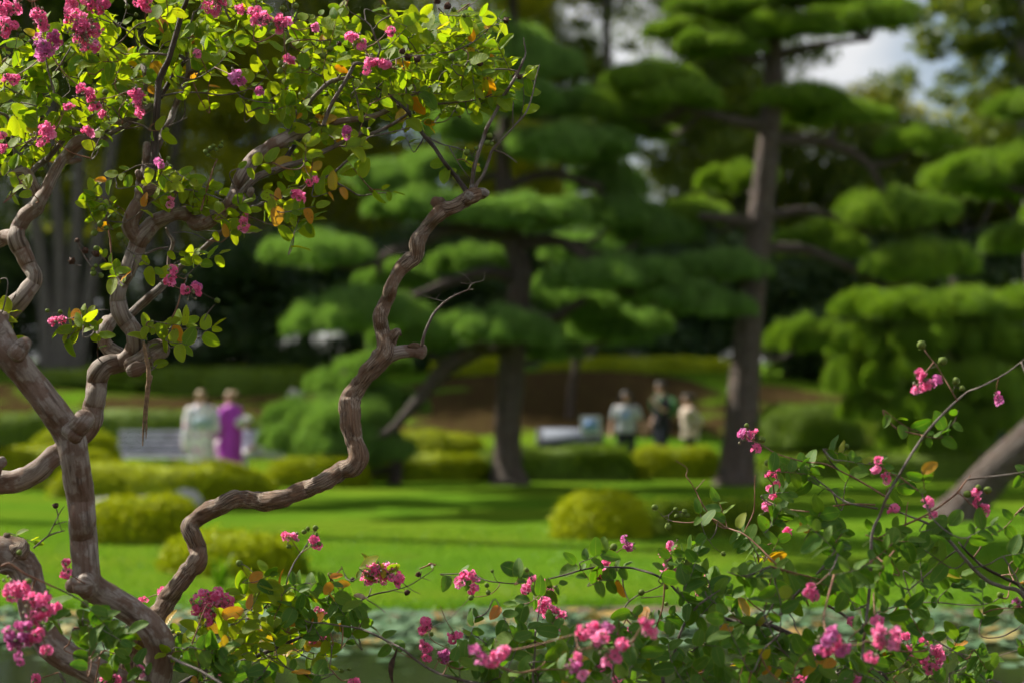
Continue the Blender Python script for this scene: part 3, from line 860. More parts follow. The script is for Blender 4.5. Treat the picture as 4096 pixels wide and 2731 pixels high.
def tree(label, vx, d, h, rad, kind, trunks=((0, 0, 0),), tw=0.22, z_low=0.35, group='broadleaf trees in the wood behind the pines', crowns=3, name='woodland_tree', cat='tree'):
    x_ = W(vx / 0.57422, 1560, d).x
    g = ground_z(x_, d)
    root = empty(name, (x_, d, g))
    for k, (lean, ox, lz) in enumerate(trunks):
        pts = [(ox, 0, -0.1), (ox + lean * h * 0.08 + 0.05, 0.1, h * 0.18), (ox + lean * h * 0.22 - 0.06, -0.05, h * 0.4), (ox + lean * h * 0.38, 0.15, h * 0.62), (ox + lean * h * 0.5, 0.1, h * 0.85)]
        pp, rr = catmull([Vector(q) for q in pts], [tw * 1.25, tw, tw * 0.8, tw * 0.6, tw * 0.25], 0.35)
        v, f, b = tube(pp, rr, 10, 0.06, 1.2, seed=vx + k)
        mk('trunk', v, f, M['bark_wood'], root, attrs={'bark': b * np.array([1, 1, 0.3])})
        for q in range(6):
            s = pp[int(len(pp) * rng.uniform(0.45, 0.95))]
            a = rng.uniform(0, 6.28)
            e = s + np.array([math.cos(a) * rad * 0.7, math.sin(a) * rad * 0.7, rng.uniform(0.2, 0.9) * rad])
            lp, lr = catmull([s, (s + e) / 2 + np.array([0, 0, -0.2]), e], [tw * 0.35, tw * 0.22, tw * 0.08], 0.5)
            v, f, b = tube(lp, lr, 6, 0, 1)
            mk('limb', v, f, M['bark_wood'], root, attrs={'bark': b})
    zs = np.linspace(h * z_low + rad * 0.5, h - rad * 0.8, crowns)
    for k, z in enumerate(zs):
        o = link('crown', CROWN[kind][ci[0] % len(CROWN[kind])], root)
        ci[0] += 1
        o.location = (rng.normal(0, rad * 0.22), rng.normal(0, rad * 0.2), z)
        o.rotation_euler = (0, 0, rng.uniform(0, 6.28))
        s = rad * rng.uniform(0.88, 1.12)
        o.scale = (s, s, s * rng.uniform(0.8, 1.0))
    return tag(root, label, cat, group)

DESC = {'dense': 'dark green broadleaf tree', 'light': 'light green broadleaf tree', 'sparse': 'thin leaved airy tree'}
MARKS = [(140, 'the grey multi stemmed tree'), (470, 'the robed people'), (760, 'the drooping pine'), (1150, 'the dark pine trunk'), (1330, 'the information board'), (1520, 'the three walking people'), (1720, 'the tallest pine'),
         (1860, 'the big rounded bush'), (2060, 'the dense low pine'), (2270, 'the grey cabinet'), (2450, 'the leaning pine')]
tree('grey multi stemmed tree rising from the bank behind the crape myrtle', 140, 57.0, 17.5, 3.2, 'dense',
     ((-0.22, -0.35, 0), (-0.05, -0.05, 0), (0.12, 0.15, 0), (0.30, 0.45, 0)), 0.2, 0.52)
tree('straight grey trunked tree on the bank behind the upright crape myrtle limb', 332, 58.5, 17.0, 3.0, 'dense', ((0.03, 0, 0), (0.12, 0.5, 0)), 0.22, 0.5)
for vx, d, h, rad, kind, zl in (
        (-300, 62, 16, 3.6, 'dense', .15), (-480, 64, 17, 3.8, 'light', .15), (-680, 61, 17, 3.8, 'dense', .15), (-880, 64, 17, 4.0, 'dense', .1), (2850, 64, 15, 3.8, 'dense', .15), (3050, 62, 16, 3.8, 'light', .15),
        (-160, 60, 17, 3.6, 'dense', .2), (20, 66, 17, 3.4, 'dense', .3), (240, 69, 18, 3.6, 'light', .25), (480, 60, 15, 2.8, 'light', .30), (590, 59, 15, 2.8, 'light', .32), (690, 61, 16, 2.8, 'light', .30),
        (820, 62, 17, 3.2, 'dense', .2), (980, 67, 18, 3.4, 'dense', .25), (1130, 63, 17, 3.3, 'light', .25), (1290, 68, 17, 3.0, 'dense', .22), (1420, 64, 17.5, 2.6, 'sparse', .45),
        (1560, 67, 14.5, 3.0, 'dense', .15), (1700, 63, 13.0, 3.0, 'dense', .15), (1830, 66, 9.6, 3.0, 'light', .12), (1960, 62, 9.4, 2.9, 'dense', .12), (2090, 65, 9.4, 3.0, 'light', .12),
        (2200, 61, 9.2, 2.8, 'dense', .12), (2330, 63, 8.2, 3.0, 'light', .12), (2480, 60, 10, 3.2, 'dense', .2), (2680, 62, 14, 3.6, 'dense', .2),
        (560, 84, 21, 4.4, 'dense', .15), (250, 86, 21, 4.4, 'dense', .15), (-40, 85, 21, 4.4, 'dense', .15), (850, 86, 21, 4.4, 'dense', .15), (1150, 88, 21, 4.4, 'dense', .15), (1400, 86, 14.5, 4.0, 'sparse', .15),
        (1640, 85, 13.5, 3.8, 'dense', .1), (1850, 88, 9.5, 3.8, 'dense', .1), (2060, 86, 9.0, 3.8, 'dense', .1), (2260, 88, 9.5, 4.0, 'dense', .1), (2450, 86, 10, 4.0, 'dense', .1)):
    lm = min(MARKS, key=lambda q: abs(q[0] - vx))[1]
    tree(DESC[kind] + (' in the front of' if d < 65 else ' in the middle of' if d < 75 else ' deep in') + ' the wood behind ' + lm, vx, d, h, rad, kind, ((rng.normal(0, .08), 0, 0),), rng.uniform(.16, .24), zl)
tree('high airy oak at the wood edge with blue sky between its leaves', 2235, 50.0, 16.5, 2.9, 'sparse', ((-0.05, 1.6, 0), (0.1, 1.8, 0)), 0.2, 0.50, crowns=4)
tree('second airy oak beside the high airy oak, with sky between its leaves', 2390, 52.0, 17.0, 2.9, 'sparse', ((0.05, 1.2, 0),), 0.2, 0.42, crowns=4)
for vx, d, h, rad in ((-60, 59, 4.2, 2.2), (60, 60, 4.6, 2.2), (220, 61, 5.0, 2.3), (420, 58, 4.6, 2.2), (560, 57, 5.0, 2.3), (690, 58, 4.6, 2.3), (830, 59, 5.0, 2.3), (960, 58, 4.8, 2.3), (1090, 60, 4.8, 2.2), (1230, 57, 4.6, 2.1),
                      (1370, 58, 4.6, 2.2), (1500, 57, 4.8, 2.2), (1620, 58, 4.6, 2.2), (1800, 57, 4.8, 2.2), (1930, 58, 4.8, 2.2), (2080, 59, 5, 2.3), (2230, 58, 5, 2.3), (2380, 58, 5, 2.3)):
    lm = min(MARKS, key=lambda q: abs(q[0] - vx))[1]
    tree('dark evergreen shrub under the trees behind ' + lm, vx, d, h, rad, 'shrub', ((0.05, 0, 0),), 0.07, 0.0, 'dark evergreen shrubs under the trees', 2, 'evergreen_shrub', 'shrub')

# ================================================================== PEOPLE AND THINGS ON THE LAWN
def cloth(name, color, rough=0.8, var=0.12, scale=8.0):
    return simple(name, color, rough, var, scale, 0.2, 0.2)
M['skin'] = simple('skin', (0.55, 0.34, 0.25), 0.55, 0.06, 20)
M['hair_brown'] = simple('brown_hair', (0.27, 0.18, 0.10), 0.5, 0.3, 60)
M['hair_black'] = simple('dark_hair', (0.022, 0.017, 0.015), 0.45, 0.3, 60)
M['eye'] = simple('dark_eye', (0.02, 0.015, 0.012), 0.2, 0.1, 20)
M['lip'] = simple('lips', (0.40, 0.14, 0.12), 0.5, 0.1, 20)

def sphere(c, r, seg=16, rings=10):
    vs, fs = [], []
    for a in range(rings + 1):
        th = math.pi * a / rings
        for b in range(seg):
            ph = 2 * math.pi * b / seg
            vs.append((c[0] + r[0] * math.sin(th) * math.cos(ph), c[1] + r[1] * math.sin(th) * math.sin(ph), c[2] + r[2] * math.cos(th)))
    fs = [[a * seg + b, (a + 1) * seg + b, (a + 1) * seg + (b + 1) % seg, a * seg + (b + 1) % seg] for a in range(rings) for b in range(seg)]
    return np.array(vs), np.array(fs)

def loft(rows, seg=24, fold=0.0):
    """rows of (z, cx, cy, rx, ry) -> open-ended shell"""
    vs = []
    for k, (z, cx, cy, rx, ry) in enumerate(rows):
        for b in range(seg):
            a = 2 * math.pi * b / seg
            q = 1 + fold * math.sin(a * 7 + k * 0.3)
            vs.append((cx + rx * q * math.cos(a), cy + ry * q * math.sin(a), z))
    fs = [[a * seg + b, a * seg + (b + 1) % seg, (a + 1) * seg + (b + 1) % seg, (a + 1) * seg + b] for a in range(len(rows) - 1) for b in range(seg)]
    return np.array(vs), np.array(fs)

def shell(name, rows, mat, root, fold=0.0, thick=0.008):
    P_, R_ = [], []
    n, k = 5, []
    rows2 = []
    for a in range(len(rows) - 1):
        for q in range(4):
            t_ = q / 4
            rows2.append(tuple(rows[a][i_] * (1 - t_) + rows[a + 1][i_] * t_ for i_ in range(5)))
    rows2.append(rows[-1])
    v, f = loft(rows2, 24, fold)
    o = mk(name, v, f, mat, root)
    s = o.modifiers.new('solid', 'SOLIDIFY'); s.thickness = thick; s.offset = 1
    return o

def sleeve(name, pts, rads, mat, root):
    P_, R_ = catmull([Vector(p) for p in pts], rads, 0.03)
    v, f, b = tube(P_, R_, 14, 0.05, 8.0, seed=pts[0][0])
    return mk(name, v, f, mat, root, attrs={'bark': b})

def skin_body(root, J, k, mat):
    """one continuous body grown over the joints J with a Skin modifier"""
    bm = bmesh.new()
    ly = bm.verts.layers.skin.verify()
    vs = {}
    def vert(n, p, r):
        v = bm.verts.new(p); v[ly].radius = (r[0], r[1]) if isinstance(r, tuple) else (r, r); vs[n] = v
        return v
    for n, (p, r) in J.items(): vert(n, p, r)
    vs['pelvis'][ly].use_root = True
    E = [('pelvis', 'waist'), ('waist', 'chest'), ('chest', 'collar'), ('collar', 'neck'), ('neck', 'chin'), ('chin', 'face'), ('face', 'crown')]
    for s in 'lr':
        E += [('collar', 'shoulder' + s), ('shoulder' + s, 'elbow' + s), ('elbow' + s, 'wrist' + s), ('wrist' + s, 'palm' + s),
              ('pelvis', 'hip' + s), ('hip' + s, 'knee' + s), ('knee' + s, 'ankle' + s), ('ankle' + s, 'toe' + s)]
    for a, b in E: bm.edges.new((vs[a], vs[b]))
    for s in 'lr':
        pw, pp = Vector(J['wrist' + s][0]), Vector(J['palm' + s][0])
        ax = (pp - pw).normalized()
        sd = ax.cross(Vector((0, 0, 1)) if abs(ax.z) < 0.9 else Vector((1, 0, 0))).normalized()
        cv = ax.cross(sd)
        for q, (o, ln) in enumerate(((-0.030, 0.060), (-0.010, 0.075), (0.010, 0.070), (0.030, 0.055))):
            a = bm.verts.new(pp + sd * o + ax * 0.02); b = bm.verts.new(a.co + ax * ln * 0.5 + cv * 0.006); c = bm.verts.new(b.co + ax * ln * 0.4 + cv * 0.018)
            for v_, r_ in ((a, .010), (b, .009), (c, .007)): v_[ly].radius = (r_, r_)
            bm.edges.new((vs['palm' + s], a)); bm.edges.new((a, b)); bm.edges.new((b, c))
        a = bm.verts.new(pw + ax * 0.04 + sd * -0.035); b = bm.verts.new(a.co + ax * 0.04 - sd * 0.018)
        for v_, r_ in ((a, .011), (b, .008)): v_[ly].radius = (r_, r_)
        bm.edges.new((vs['wrist' + s], a)); bm.edges.new((a, b))
    me = bpy.data.meshes.new('body'); bm.to_mesh(me); bm.free()
    o = link('body', me, root)
    sk = o.modifiers.new('skin', 'SKIN'); sk.use_smooth_shade = True
    sb = o.modifiers.new('sub', 'SUBSURF'); sb.levels = 2; sb.render_levels = 2
    me.materials.append(mat)
    return o

def stand_joints(k=1.0, arms=None, twist=0.0, seated=False, lean=0.0):
    J = {'pelvis': ((0, 0, .93), (.125, .10)), 'waist': ((0, lean * .3, 1.10), (.105, .085)), 'chest': ((0, lean * .7, 1.28), (.125, .095)), 'collar': ((0, lean, 1.40), (.09, .07)),
         'neck': ((0, lean + .01, 1.47), .045), 'chin': ((0, lean + .025, 1.52), .052), 'face': ((0, lean + .028, 1.585), (.070, .080)), 'crown': ((0, lean + .015, 1.655), (.058, .066))}
    for s, q in (('l', -1), ('r', 1)):
        J['shoulder' + s] = ((.165 * q, lean, 1.375), .050)
        J['elbow' + s] = ((.21 * q, lean - .02, 1.10), .036)
        J['wrist' + s] = ((.215 * q, lean + .06, .87), .024)
        J['palm' + s] = ((.215 * q, lean + .085, .80), .028)
        J['hip' + s] = ((.085 * q, 0, .86), .082)
        J['knee' + s] = ((.09 * q, .015, .48), .056)
        J['ankle' + s] = ((.09 * q, -.02, .08), .036)
        J['toe' + s] = ((.10 * q, .12, .035), .034)
    if seated:
        for n in ('pelvis', 'waist', 'chest', 'collar', 'neck', 'chin', 'face', 'crown'):
            (x_, y_, z_), r_ = J[n]; J[n] = ((x_, y_, z_ - .43), r_)
        for s, q in (('l', -1), ('r', 1)):
            J['shoulder' + s] = ((.165 * q, lean, .945), .050); J['elbow' + s] = ((.21 * q, lean + .04, .69), .036)
            J['wrist' + s] = ((.14 * q, lean + .26, .60), .024); J['palm' + s] = ((.10 * q, lean + .33, .58), .028)
            J['hip' + s] = ((.09 * q, .02, .50), .082); J['knee' + s] = ((.11 * q, .43, .50), .058)
            J['ankle' + s] = ((.11 * q, .40, .08), .036); J['toe' + s] = ((.12 * q, .53, .035), .034)
    for n, p in (arms or {}).items():
        J[n] = (p, J[n][1])
    return {n: (tuple(c * k for c in p), tuple(c * k for c in r) if isinstance(r, tuple) else r * k) for n, (p, r) in J.items()}

def head_bits(root, J, k, hair, style):
    f = Vector(J['face'][0]); c = Vector(J['crown'][0])
    mid = (f + c) / 2
    v, fc = sphere((mid.x, mid.y - .012 * k, mid.z + .012 * k), (.086 * k, .100 * k, .100 * k), 18, 12)
    keep = [q for q in fc.tolist() if not (np.mean(v[q], 0)[1] > mid.y + .035 * k and np.mean(v[q], 0)[2] < mid.z + .035 * k)]
    mb = MB(); mb.add(v, np.array(keep))
    if style == 'bun':
        v2, f2 = sphere((mid.x, mid.y - .115 * k, mid.z + .045 * k), (.055 * k, .05 * k, .05 * k)); mb.add(v2, f2)
    if style == 'long':
        for q in range(9):
            a = math.pi * (q / 8) + math.pi
            P_, R_ = catmull([Vector((mid.x + math.cos(a) * .075 * k, mid.y + math.sin(a) * .08 * k, mid.z + .02 * k)),
                              Vector((mid.x + math.cos(a) * .095 * k, mid.y + math.sin(a) * .095 * k, mid.z - .10 * k)),
                              Vector((mid.x + math.cos(a) * .10 * k, mid.y + math.sin(a) * .10 * k, mid.z - .24 * k))], [.03 * k, .032 * k, .012 * k], .03)
            v2, f2, _ = tube(P_, R_, 8); mb.add(v2, f2)
    mb.build('hair', hair, root)
    v, fc = sphere((f.x, f.y + .088 * k, f.z - .005 * k), (.012 * k, .020 * k, .024 * k), 8, 6); mk('nose', v, fc, M['skin'], root)
    for s in (-1, 1):
        v, fc = sphere((f.x + s * .032 * k, f.y + .074 * k, f.z + .028 * k), (.013 * k, .008 * k, .008 * k), 8, 6); mk('eye', v, fc, M['eye'], root)
        v, fc = sphere((f.x + s * .080 * k, f.y - .005 * k, f.z + .01 * k), (.012 * k, .022 * k, .032 * k), 8, 6); mk('ear', v, fc, M['skin'], root)
    v, fc = sphere((f.x, f.y + .070 * k, f.z - .045 * k), (.024 * k, .010 * k, .007 * k), 8, 6); mk('mouth', v, fc, M['lip'], root)

def person(label, loc, rz, h, hair, style, arms=None, seated=False, lean=0.0):
    k = h / 1.72
    root = empty('person', loc)
    root.rotation_euler = (0, 0, rz)
    root.scale = (1.16, 1.16, 1.0)
    J = stand_joints(k, arms, seated=seated, lean=lean)
    skin_body(root, J, k, M['skin'])
    head_bits(root, J, k, M[hair], style)
    return tag(root, label, 'person'), J, k

def S(rows, k): return [tuple(c * k for c in r) for r in rows]
def arm_sleeves(root, J, k, mat, to='elbow', r0=.064, r1=.06, frac=0.75, name='sleeve'):
    for s in 'lr':
        a, b, c = (np.array(J[n + s][0]) for n in ('shoulder', 'elbow', 'wrist'))
        if to == 'elbow':
            sleeve(name, [a + (0, 0, .012 * k), (a + b) / 2, a + (b - a) * frac], [r0 * k, r0 * .98 * k, r1 * k], mat, root)
        else:
            sleeve(name, [a + (0, 0, .012 * k), b, b + (c - b) * frac], [r0 * k, r0 * .92 * k, r1 * k], mat, root)
def trousers(root, J, k, mat, r=(.098, .072, .062)):
    for s in 'lr':
        a, b, c = (np.array(J[n + s][0]) for n in ('hip', 'knee', 'ankle'))
        P_, R_ = catmull([a + (0, 0, .06 * k), a, b, c], [.105 * k, r[0] * k, r[1] * k, r[2] * k], .04)
        v, f, b_ = tube(P_, R_, 14, 0.03, 8); mk('trouser_leg', v, f, mat, root)
    p = np.array(J['pelvis'][0])
    mk('waistband', *loft(S([(.84, 0, 0, .15, .115), (.92, 0, 0, .165, .125), (1.03, 0, 0, .148, .112)], k), 24), mat, root)
def shoes(root, J, k, mat):
    for s in 'lr':
        a, t_ = np.array(J['ankle' + s][0]), np.array(J['toe' + s][0])
        P_, R_ = catmull([a + (0, -.03 * k, -.02 * k), (a + t_) / 2 + (0, 0, -.008 * k), t_ + (0, .02 * k, .008 * k)], [.045 * k, .048 * k, .040 * k], .02)
        v, f, b_ = tube(P_, R_, 12); mk('shoe', v, f, mat, root)
def tee(root, k, mat, lean=0.0, hem=.86):
    shell('shirt', S([(hem, 0, 0, .175, .130), (.98, 0, lean * .1, .165, .125), (1.10, 0, lean * .3, .155, .122), (1.25, 0, lean * .6, .185, .135), (1.36, 0, lean * .95, .185, .115), (1.415, 0, lean, .115, .085), (1.44, 0, lean, .075, .068)], k), mat, root, 0.015)

def flowered(name, base, spot1, spot2, scale=9.0):
    m, t, out = mat_new(name)
    tc_ = t.nodes.new('ShaderNodeTexCoord')
    vz = N(t, 'ShaderNodeTexVoronoi'); vz.inputs['Scale'].default_value = scale
    t.links.new(tc_.outputs['Object'], vz.inputs['Vector'])
    n = noise_(t, tc_.outputs['Object'], scale * 0.5, 2)
    spot = mix(t, ramp(t, n, [(0.45, (0, 0, 0)), (0.55, (1, 1, 1))]), spot1, spot2)
    c = mix(t, ramp(t, vz.outputs['Distance'], [(0.32, (1, 1, 1)), (0.42, (0, 0, 0))]), base, spot)
    principled(t, out, c, 0.75, None, 0.2)
    return m
M['yukata'] = flowered('flowered_white_cotton', (0.86, 0.82, 0.82), (0.74, 0.30, 0.58), (0.40, 0.46, 0.62))
M['purple'] = cloth('purple_silk', (0.52, 0.07, 0.60), 0.6)
M['obi_white'] = cloth('pale_obi', (0.78, 0.74, 0.72), 0.7)
M['obi_blue'] = cloth('pale_blue_obi', (0.42, 0.52, 0.58), 0.7)
M['white_cloth'] = cloth('white_cotton', (0.90, 0.90, 0.92), 0.8)
M['pale_blue'] = cloth('pale_blue_cotton', (0.48, 0.55, 0.68), 0.8)
M['grey_tee'] = cloth('grey_blue_cotton', (0.40, 0.43, 0.47), 0.8)
M['tee_print'] = cloth('blue_print', (0.28, 0.40, 0.72), 0.8)
M['navy'] = cloth('dark_navy_cloth', (0.022, 0.026, 0.042), 0.8)
M['black_tee'] = cloth('black_cotton', (0.020, 0.020, 0.026), 0.8)
M['beige'] = cloth('beige_linen', (0.50, 0.42, 0.35), 0.8)
M['green_bag'] = cloth('green_nylon', (0.06, 0.20, 0.07), 0.6)
M['shoe'] = simple('shoe_leather', (0.05, 0.04, 0.035), 0.5)

def kimono(root, J, k, mat, obi, obi_bow):
    shell('robe', S([(.06, 0, .01, .175, .155), (.30, 0, .01, .185, .160), (.60, 0, .01, .205, .170), (.88, 0, 0, .215, .165), (1.05, 0, 0, .180, .150), (1.22, 0, 0, .195, .150), (1.36, 0, 0, .190, .125), (1.42, 0, 0, .125, .095), (1.46, 0, -.012, .085, .080)], k), mat, root, 0.02)
    shell('obi', S([(1.02, 0, 0, .192, .162), (1.10, 0, 0, .196, .166), (1.22, 0, 0, .202, .160)], k), obi, root, 0.0, .012)
    v, f = sphere((0, -.19 * k, 1.13 * k), (.13 * k, .055 * k, .11 * k), 18, 12); mk('obi_bow', v, f, obi_bow, root)
    for s in 'lr':
        a, b, c = (np.array(J[n + s][0]) for n in ('shoulder', 'elbow', 'wrist'))
        P_, R_ = catmull([a + (0, 0, .01), b, b + (c - b) * .8], [.075 * k, .088 * k, .095 * k], .03)
        v, f, b_ = tube(P_, R_, 14, 0.04, 6)
        low = np.minimum(v[:, 2], 99)
        # the deep hanging pocket of the sleeve
        cz = np.interp(np.linspace(0, 1, len(v)), [0, .35, 1], [0, .10, .30]) * k
        under = v[:, 2] < np.repeat(np.array([v[:, 2].mean()]), len(v)) + .02
        vz = v.copy(); vz[:, 2] -= np.where(under, cz, 0)
        mk('sleeve', vz, f, mat, root)
    for s in 'lr':
        t_ = J['toe' + s][0]
        v, f = box((t_[0], t_[1] - .07 * k, .014), (.085 * k, .24 * k, .028)); bevel_obj(mk('sandal', v, f, M['shoe'], root, smooth=False), .01)

def gpos(vx, d):
    x_ = W(vx / 0.57422, 1560, d).x
    return (x_, d, ground_z(x_, d))
# two women in robes by the bench (their backs to the pond)
p, J, k = person('person in white flowered robe with pale blue sash standing by the bench', gpos(462, 36.6), R(12), 1.70, 'hair_brown', 'bun',
                 {'elbowr': (.27, .02, 1.14), 'wristr': (.34, .18, 1.18), 'palmr': (.36, .24, 1.20)})
kimono(p, J, k, M['yukata'], M['obi_blue'], M['obi_blue'])
p, J, k = person('person in purple robe reaching one arm toward the flowered robe', gpos(531, 36.9), R(62), 1.69, 'hair_brown', 'bun',
                 {'elbowl': (-.24, .06, 1.14), 'wristl': (-.22, .26, 1.10), 'palml': (-.21, .33, 1.10), 'elbowr': (.23, .02, 1.14), 'wristr': (.12, .22, 1.08), 'palmr': (.09, .28, 1.08)})
kimono(p, J, k, M['purple'], M['purple'], M['obi_white'])
hx, hy, hz = gpos(531, 36.9)
bag = empty('handbag', (hx - .205, hy + .13, hz))
v, f = sphere((0, 0, .62), (.15, .09, .19), 20, 14); v[:, 2] = np.where(v[:, 2] < .48, .48 + (v[:, 2] - .48) * .3, v[:, 2]); mk('pouch', v, f, M['obi_white'], bag)
P_, R_ = catmull([Vector((-.09, 0, .76)), Vector((-.04, .04, 1.0)), Vector((.01, .08, 1.055)), Vector((.05, .04, 1.0)), Vector((.09, 0, .76))], [.010] * 5, .03)
v, f, _ = tube(P_, R_, 8); mk('strap', v, f, M['obi_white'], bag)
tag(bag, 'white cloth bag hanging from the hand of the person in purple', 'bag')
# long weathered bench
bx0, bx1 = W(266 / .57422, 1560, 38.0).x, W(655 / .57422, 1560, 38.0).x
bl = bx1 - bx0
gz = ground_z((bx0 + bx1) / 2, 38)
bench = empty('bench', ((bx0 + bx1) / 2, 38.0, gz))
M['bench'] = simple('weathered_grey_timber', (0.38, 0.39, 0.46), 0.7, 0.3, 5.0, bump=0.4)
M['iron'] = simple('dark_iron', (0.03, 0.03, 0.035), 0.5)
for q in range(5):
    v, f = box((0, .24 + q * .022, .50 + q * .098), (bl, .028, .070), Matrix.Rotation(R(-12), 4, 'X')); bevel_obj(mk('back_slat', v, f, M['bench'], bench, smooth=False), .008)
for q in range(4):
    v, f = box((0, -.20 + q * .108, .42), (bl, .096, .034)); bevel_obj(mk('seat_slat', v, f, M['bench'], bench, smooth=False), .008)
for q in (-.47, -.16, .16, .47):
    v, f = box((q * bl, -.20, .20), (.06, .06, .405)); mk('leg', v, f, M['iron'], bench, smooth=False)
    v, f = box((q * bl, .17, .20), (.06, .06, .405)); mk('leg', v, f, M['iron'], bench, smooth=False)
    v, f = box((q * bl, .285, .66), (.05, .03, .56), Matrix.Rotation(R(-12), 4, 'X')); mk('back_post', v, f, M['iron'], bench, smooth=False)
tag(bench, 'long weathered grey slatted bench behind the two robed people', 'bench')
x_, y_, z_ = gpos(566, 37.85)
p, J, k = person('person in white cap and pale blue shirt sitting on the grey bench', (x_, y_ + .05, z_), R(165), 1.62, 'hair_black', 'short', seated=True, lean=.06)
shell('shirt', S([(.44, 0, .0, .18, .15), (.56, 0, .02, .175, .14), (.70, 0, .02, .17, .13), (.85, 0, .045, .19, .135), (.94, 0, .06, .185, .115), (.985, 0, .06, .115, .085), (1.01, 0, .06, .075, .068)], k), M['pale_blue'], p, .015)
arm_sleeves(p, J, k, M['pale_blue'])
for s in 'lr':
    a, b, c = (np.array(J[n + s][0]) for n in ('hip', 'knee', 'ankle'))
    v, f, _ = tube(*catmull([a + (0, -.03, 0), a + (0, .1, .01), b + (0, 0, .01), b + (0, .015, -.06), c], [.11 * k, .115 * k, .095 * k, .085 * k, .075 * k], .03), 14, .03, 8); mk('trouser_leg', v, f, M['white_cloth'], p)
shoes(p, J, k, M['shoe'])
c = Vector(J['crown'][0])
v, f = sphere((c.x, c.y - .015, c.z - .015), (.100, .112, .085), 20, 12); v[:, 2] = np.maximum(v[:, 2], c.z - .03); mk('cap', v, f, M['white_cloth'], p)
v, f = sphere((c.x, c.y + .11, c.z - .03), (.075, .09, .012), 16, 6); mk('cap_brim', v, f, M['white_cloth'], p)
tote = empty('tote_bag', (gpos(604, 37.6)[0], 37.88, gz + .437))
rows = [(0, 0, 0, .20, .10), (.06, 0, 0, .22, .115), (.18, -.02, 0, .19, .10), (.27, -.03, 0, .12, .055)]
v, f = loft(rows, 24, .03); o = mk('bag', np.vstack([v, [[0, 0, 0.002]]]), [tuple(q) for q in f.tolist()] + [((b + 1) % 24, b, 96) for b in range(24)], M['white_cloth'], tote)
for s in (-1, 1):
    v, f, _ = tube(*catmull([Vector((-.09, s * .04, .26)), Vector((-.05, s * .045, .38)), Vector((.0, s * .045, .37)), Vector((.03, s * .04, .26))], [.012] * 4, .03), 8); mk('handle', v, f, M['white_cloth'], tote)
tag(tote, 'bright white tote bag on the bench beside the capped person', 'bag')

# three visitors walking on the path
p, J, k = person('person in pale grey blue shirt with long hair walking near the sign', gpos(1438, 40.4), R(176), 1.69, 'hair_black', 'long',
                 {'elbowl': (-.26, -.02, 1.10), 'wristl': (-.30, .06, .86), 'palml': (-.31, .08, .79), 'elbowr': (.25, -.04, 1.10), 'wristr': (.27, .04, .87), 'palmr': (.275, .07, .80)})
tee(p, k, M['grey_tee']); arm_sleeves(p, J, k, M['grey_tee']); trousers(p, J, k, M['navy']); shoes(p, J, k, M['shoe'])
pr, pf = box((0, .142 * k, 1.22 * k), (.15 * k, .012, .13 * k)); bevel_obj(mk('shirt_print', pr, pf, M['tee_print'], p, smooth=False), .004)
p, J, k = person('person in black shirt with green backpack strap walking between two others', gpos(1519, 41.4), R(120), 1.78, 'hair_black', 'short',
                 {'elbowl': (-.22, .06, 1.12), 'wristl': (-.14, .22, 1.26), 'palml': (-.12, .24, 1.33)})
tee(p, k, M['black_tee']); arm_sleeves(p, J, k, M['black_tee']); trousers(p, J, k, M['navy']); shoes(p, J, k, M['shoe'])
v, f = sphere((0, -.21 * k, 1.20 * k), (.15 * k, .10 * k, .20 * k), 20, 14); mk('backpack', v, f, M['green_bag'], p)
for s in (-1, 1):
    v, f, _ = tube(*catmull([Vector((s * .10, -.12, 1.40)), Vector((s * .11, .02, 1.445)), Vector((s * .12, .13, 1.32)), Vector((s * .13, .09, 1.12)), Vector((s * .13, -.10, 1.06))], [.020] * 5, .03), 8); mk('backpack_strap', v * np.array([k, k, k]), f, M['green_bag'], p)
p, J, k = person('person in loose beige top with dark hair walking behind the black shirt', gpos(1586, 40.9), R(100), 1.60, 'hair_black', 'bun',
                 {'elbowl': (-.22, -.12, 1.12), 'wristl': (-.18, -.02, .92), 'palml': (-.17, .03, .88), 'elbowr': (.22, -.14, 1.12), 'wristr': (.18, -.03, .92), 'palmr': (.17, .02, .88)}, lean=.05)
shell('blouse', S([(.74, 0, .01, .20, .165), (.90, 0, .01, .19, .155), (1.10, 0, .03, .175, .145), (1.25, 0, .05, .19, .14), (1.36, 0, .055, .185, .118), (1.415, 0, .05, .115, .085), (1.44, 0, .05, .075, .068)], k), M['beige'], p, .03)
arm_sleeves(p, J, k, M['beige'], 'wrist', .07, .07, .3); trousers(p, J, k, M['navy']); shoes(p, J, k, M['shoe'])

# information board and small square sign
M['board_dark'] = simple('dark_board', (0.012, 0.013, 0.017), 0.45)
M['board_panel'] = simple('pale_panel', (0.16, 0.18, 0.22), 0.8, 0.12, 14, 0.1)
M['sign_blue'] = simple('sign_blue', (0.22, 0.36, 0.68), 0.4, 0.1, 9)
M['sign_white'] = simple('sign_white', (0.62, 0.64, 0.68), 0.4, 0.06, 9)
x0, x1 = W(1232 / .57422, 1560, 40.0).x, W(1386 / .57422, 1560, 40.0).x
g0 = ground_z((x0 + x1) / 2, 40)
board = empty('information_board', ((x0 + x1) / 2, 40.0, g0))
wd = x1 - x0
rot = Matrix.Rotation(R(38), 4, 'X')
v, f = box((0, 0, .78), (wd, .52, .05), rot); bevel_obj(mk('frame', v, f, M['board_dark'], board, smooth=False), .01)
v, f = box((-.02, -.018, .803), (wd * .80, .40, .02), rot); mk('panel', v, f, M['board_panel'], board, smooth=False)
for s in (-1, 1):
    v, f = box((s * wd * .44, .03, .36), (.10, .10, .74)); bevel_obj(mk('leg', v, f, M['board_dark'], board, smooth=False), .008)
v, f = box((0, .05, .46), (wd * .88, .03, .36)); mk('back_plate', v, f, M['board_dark'], board, smooth=False)
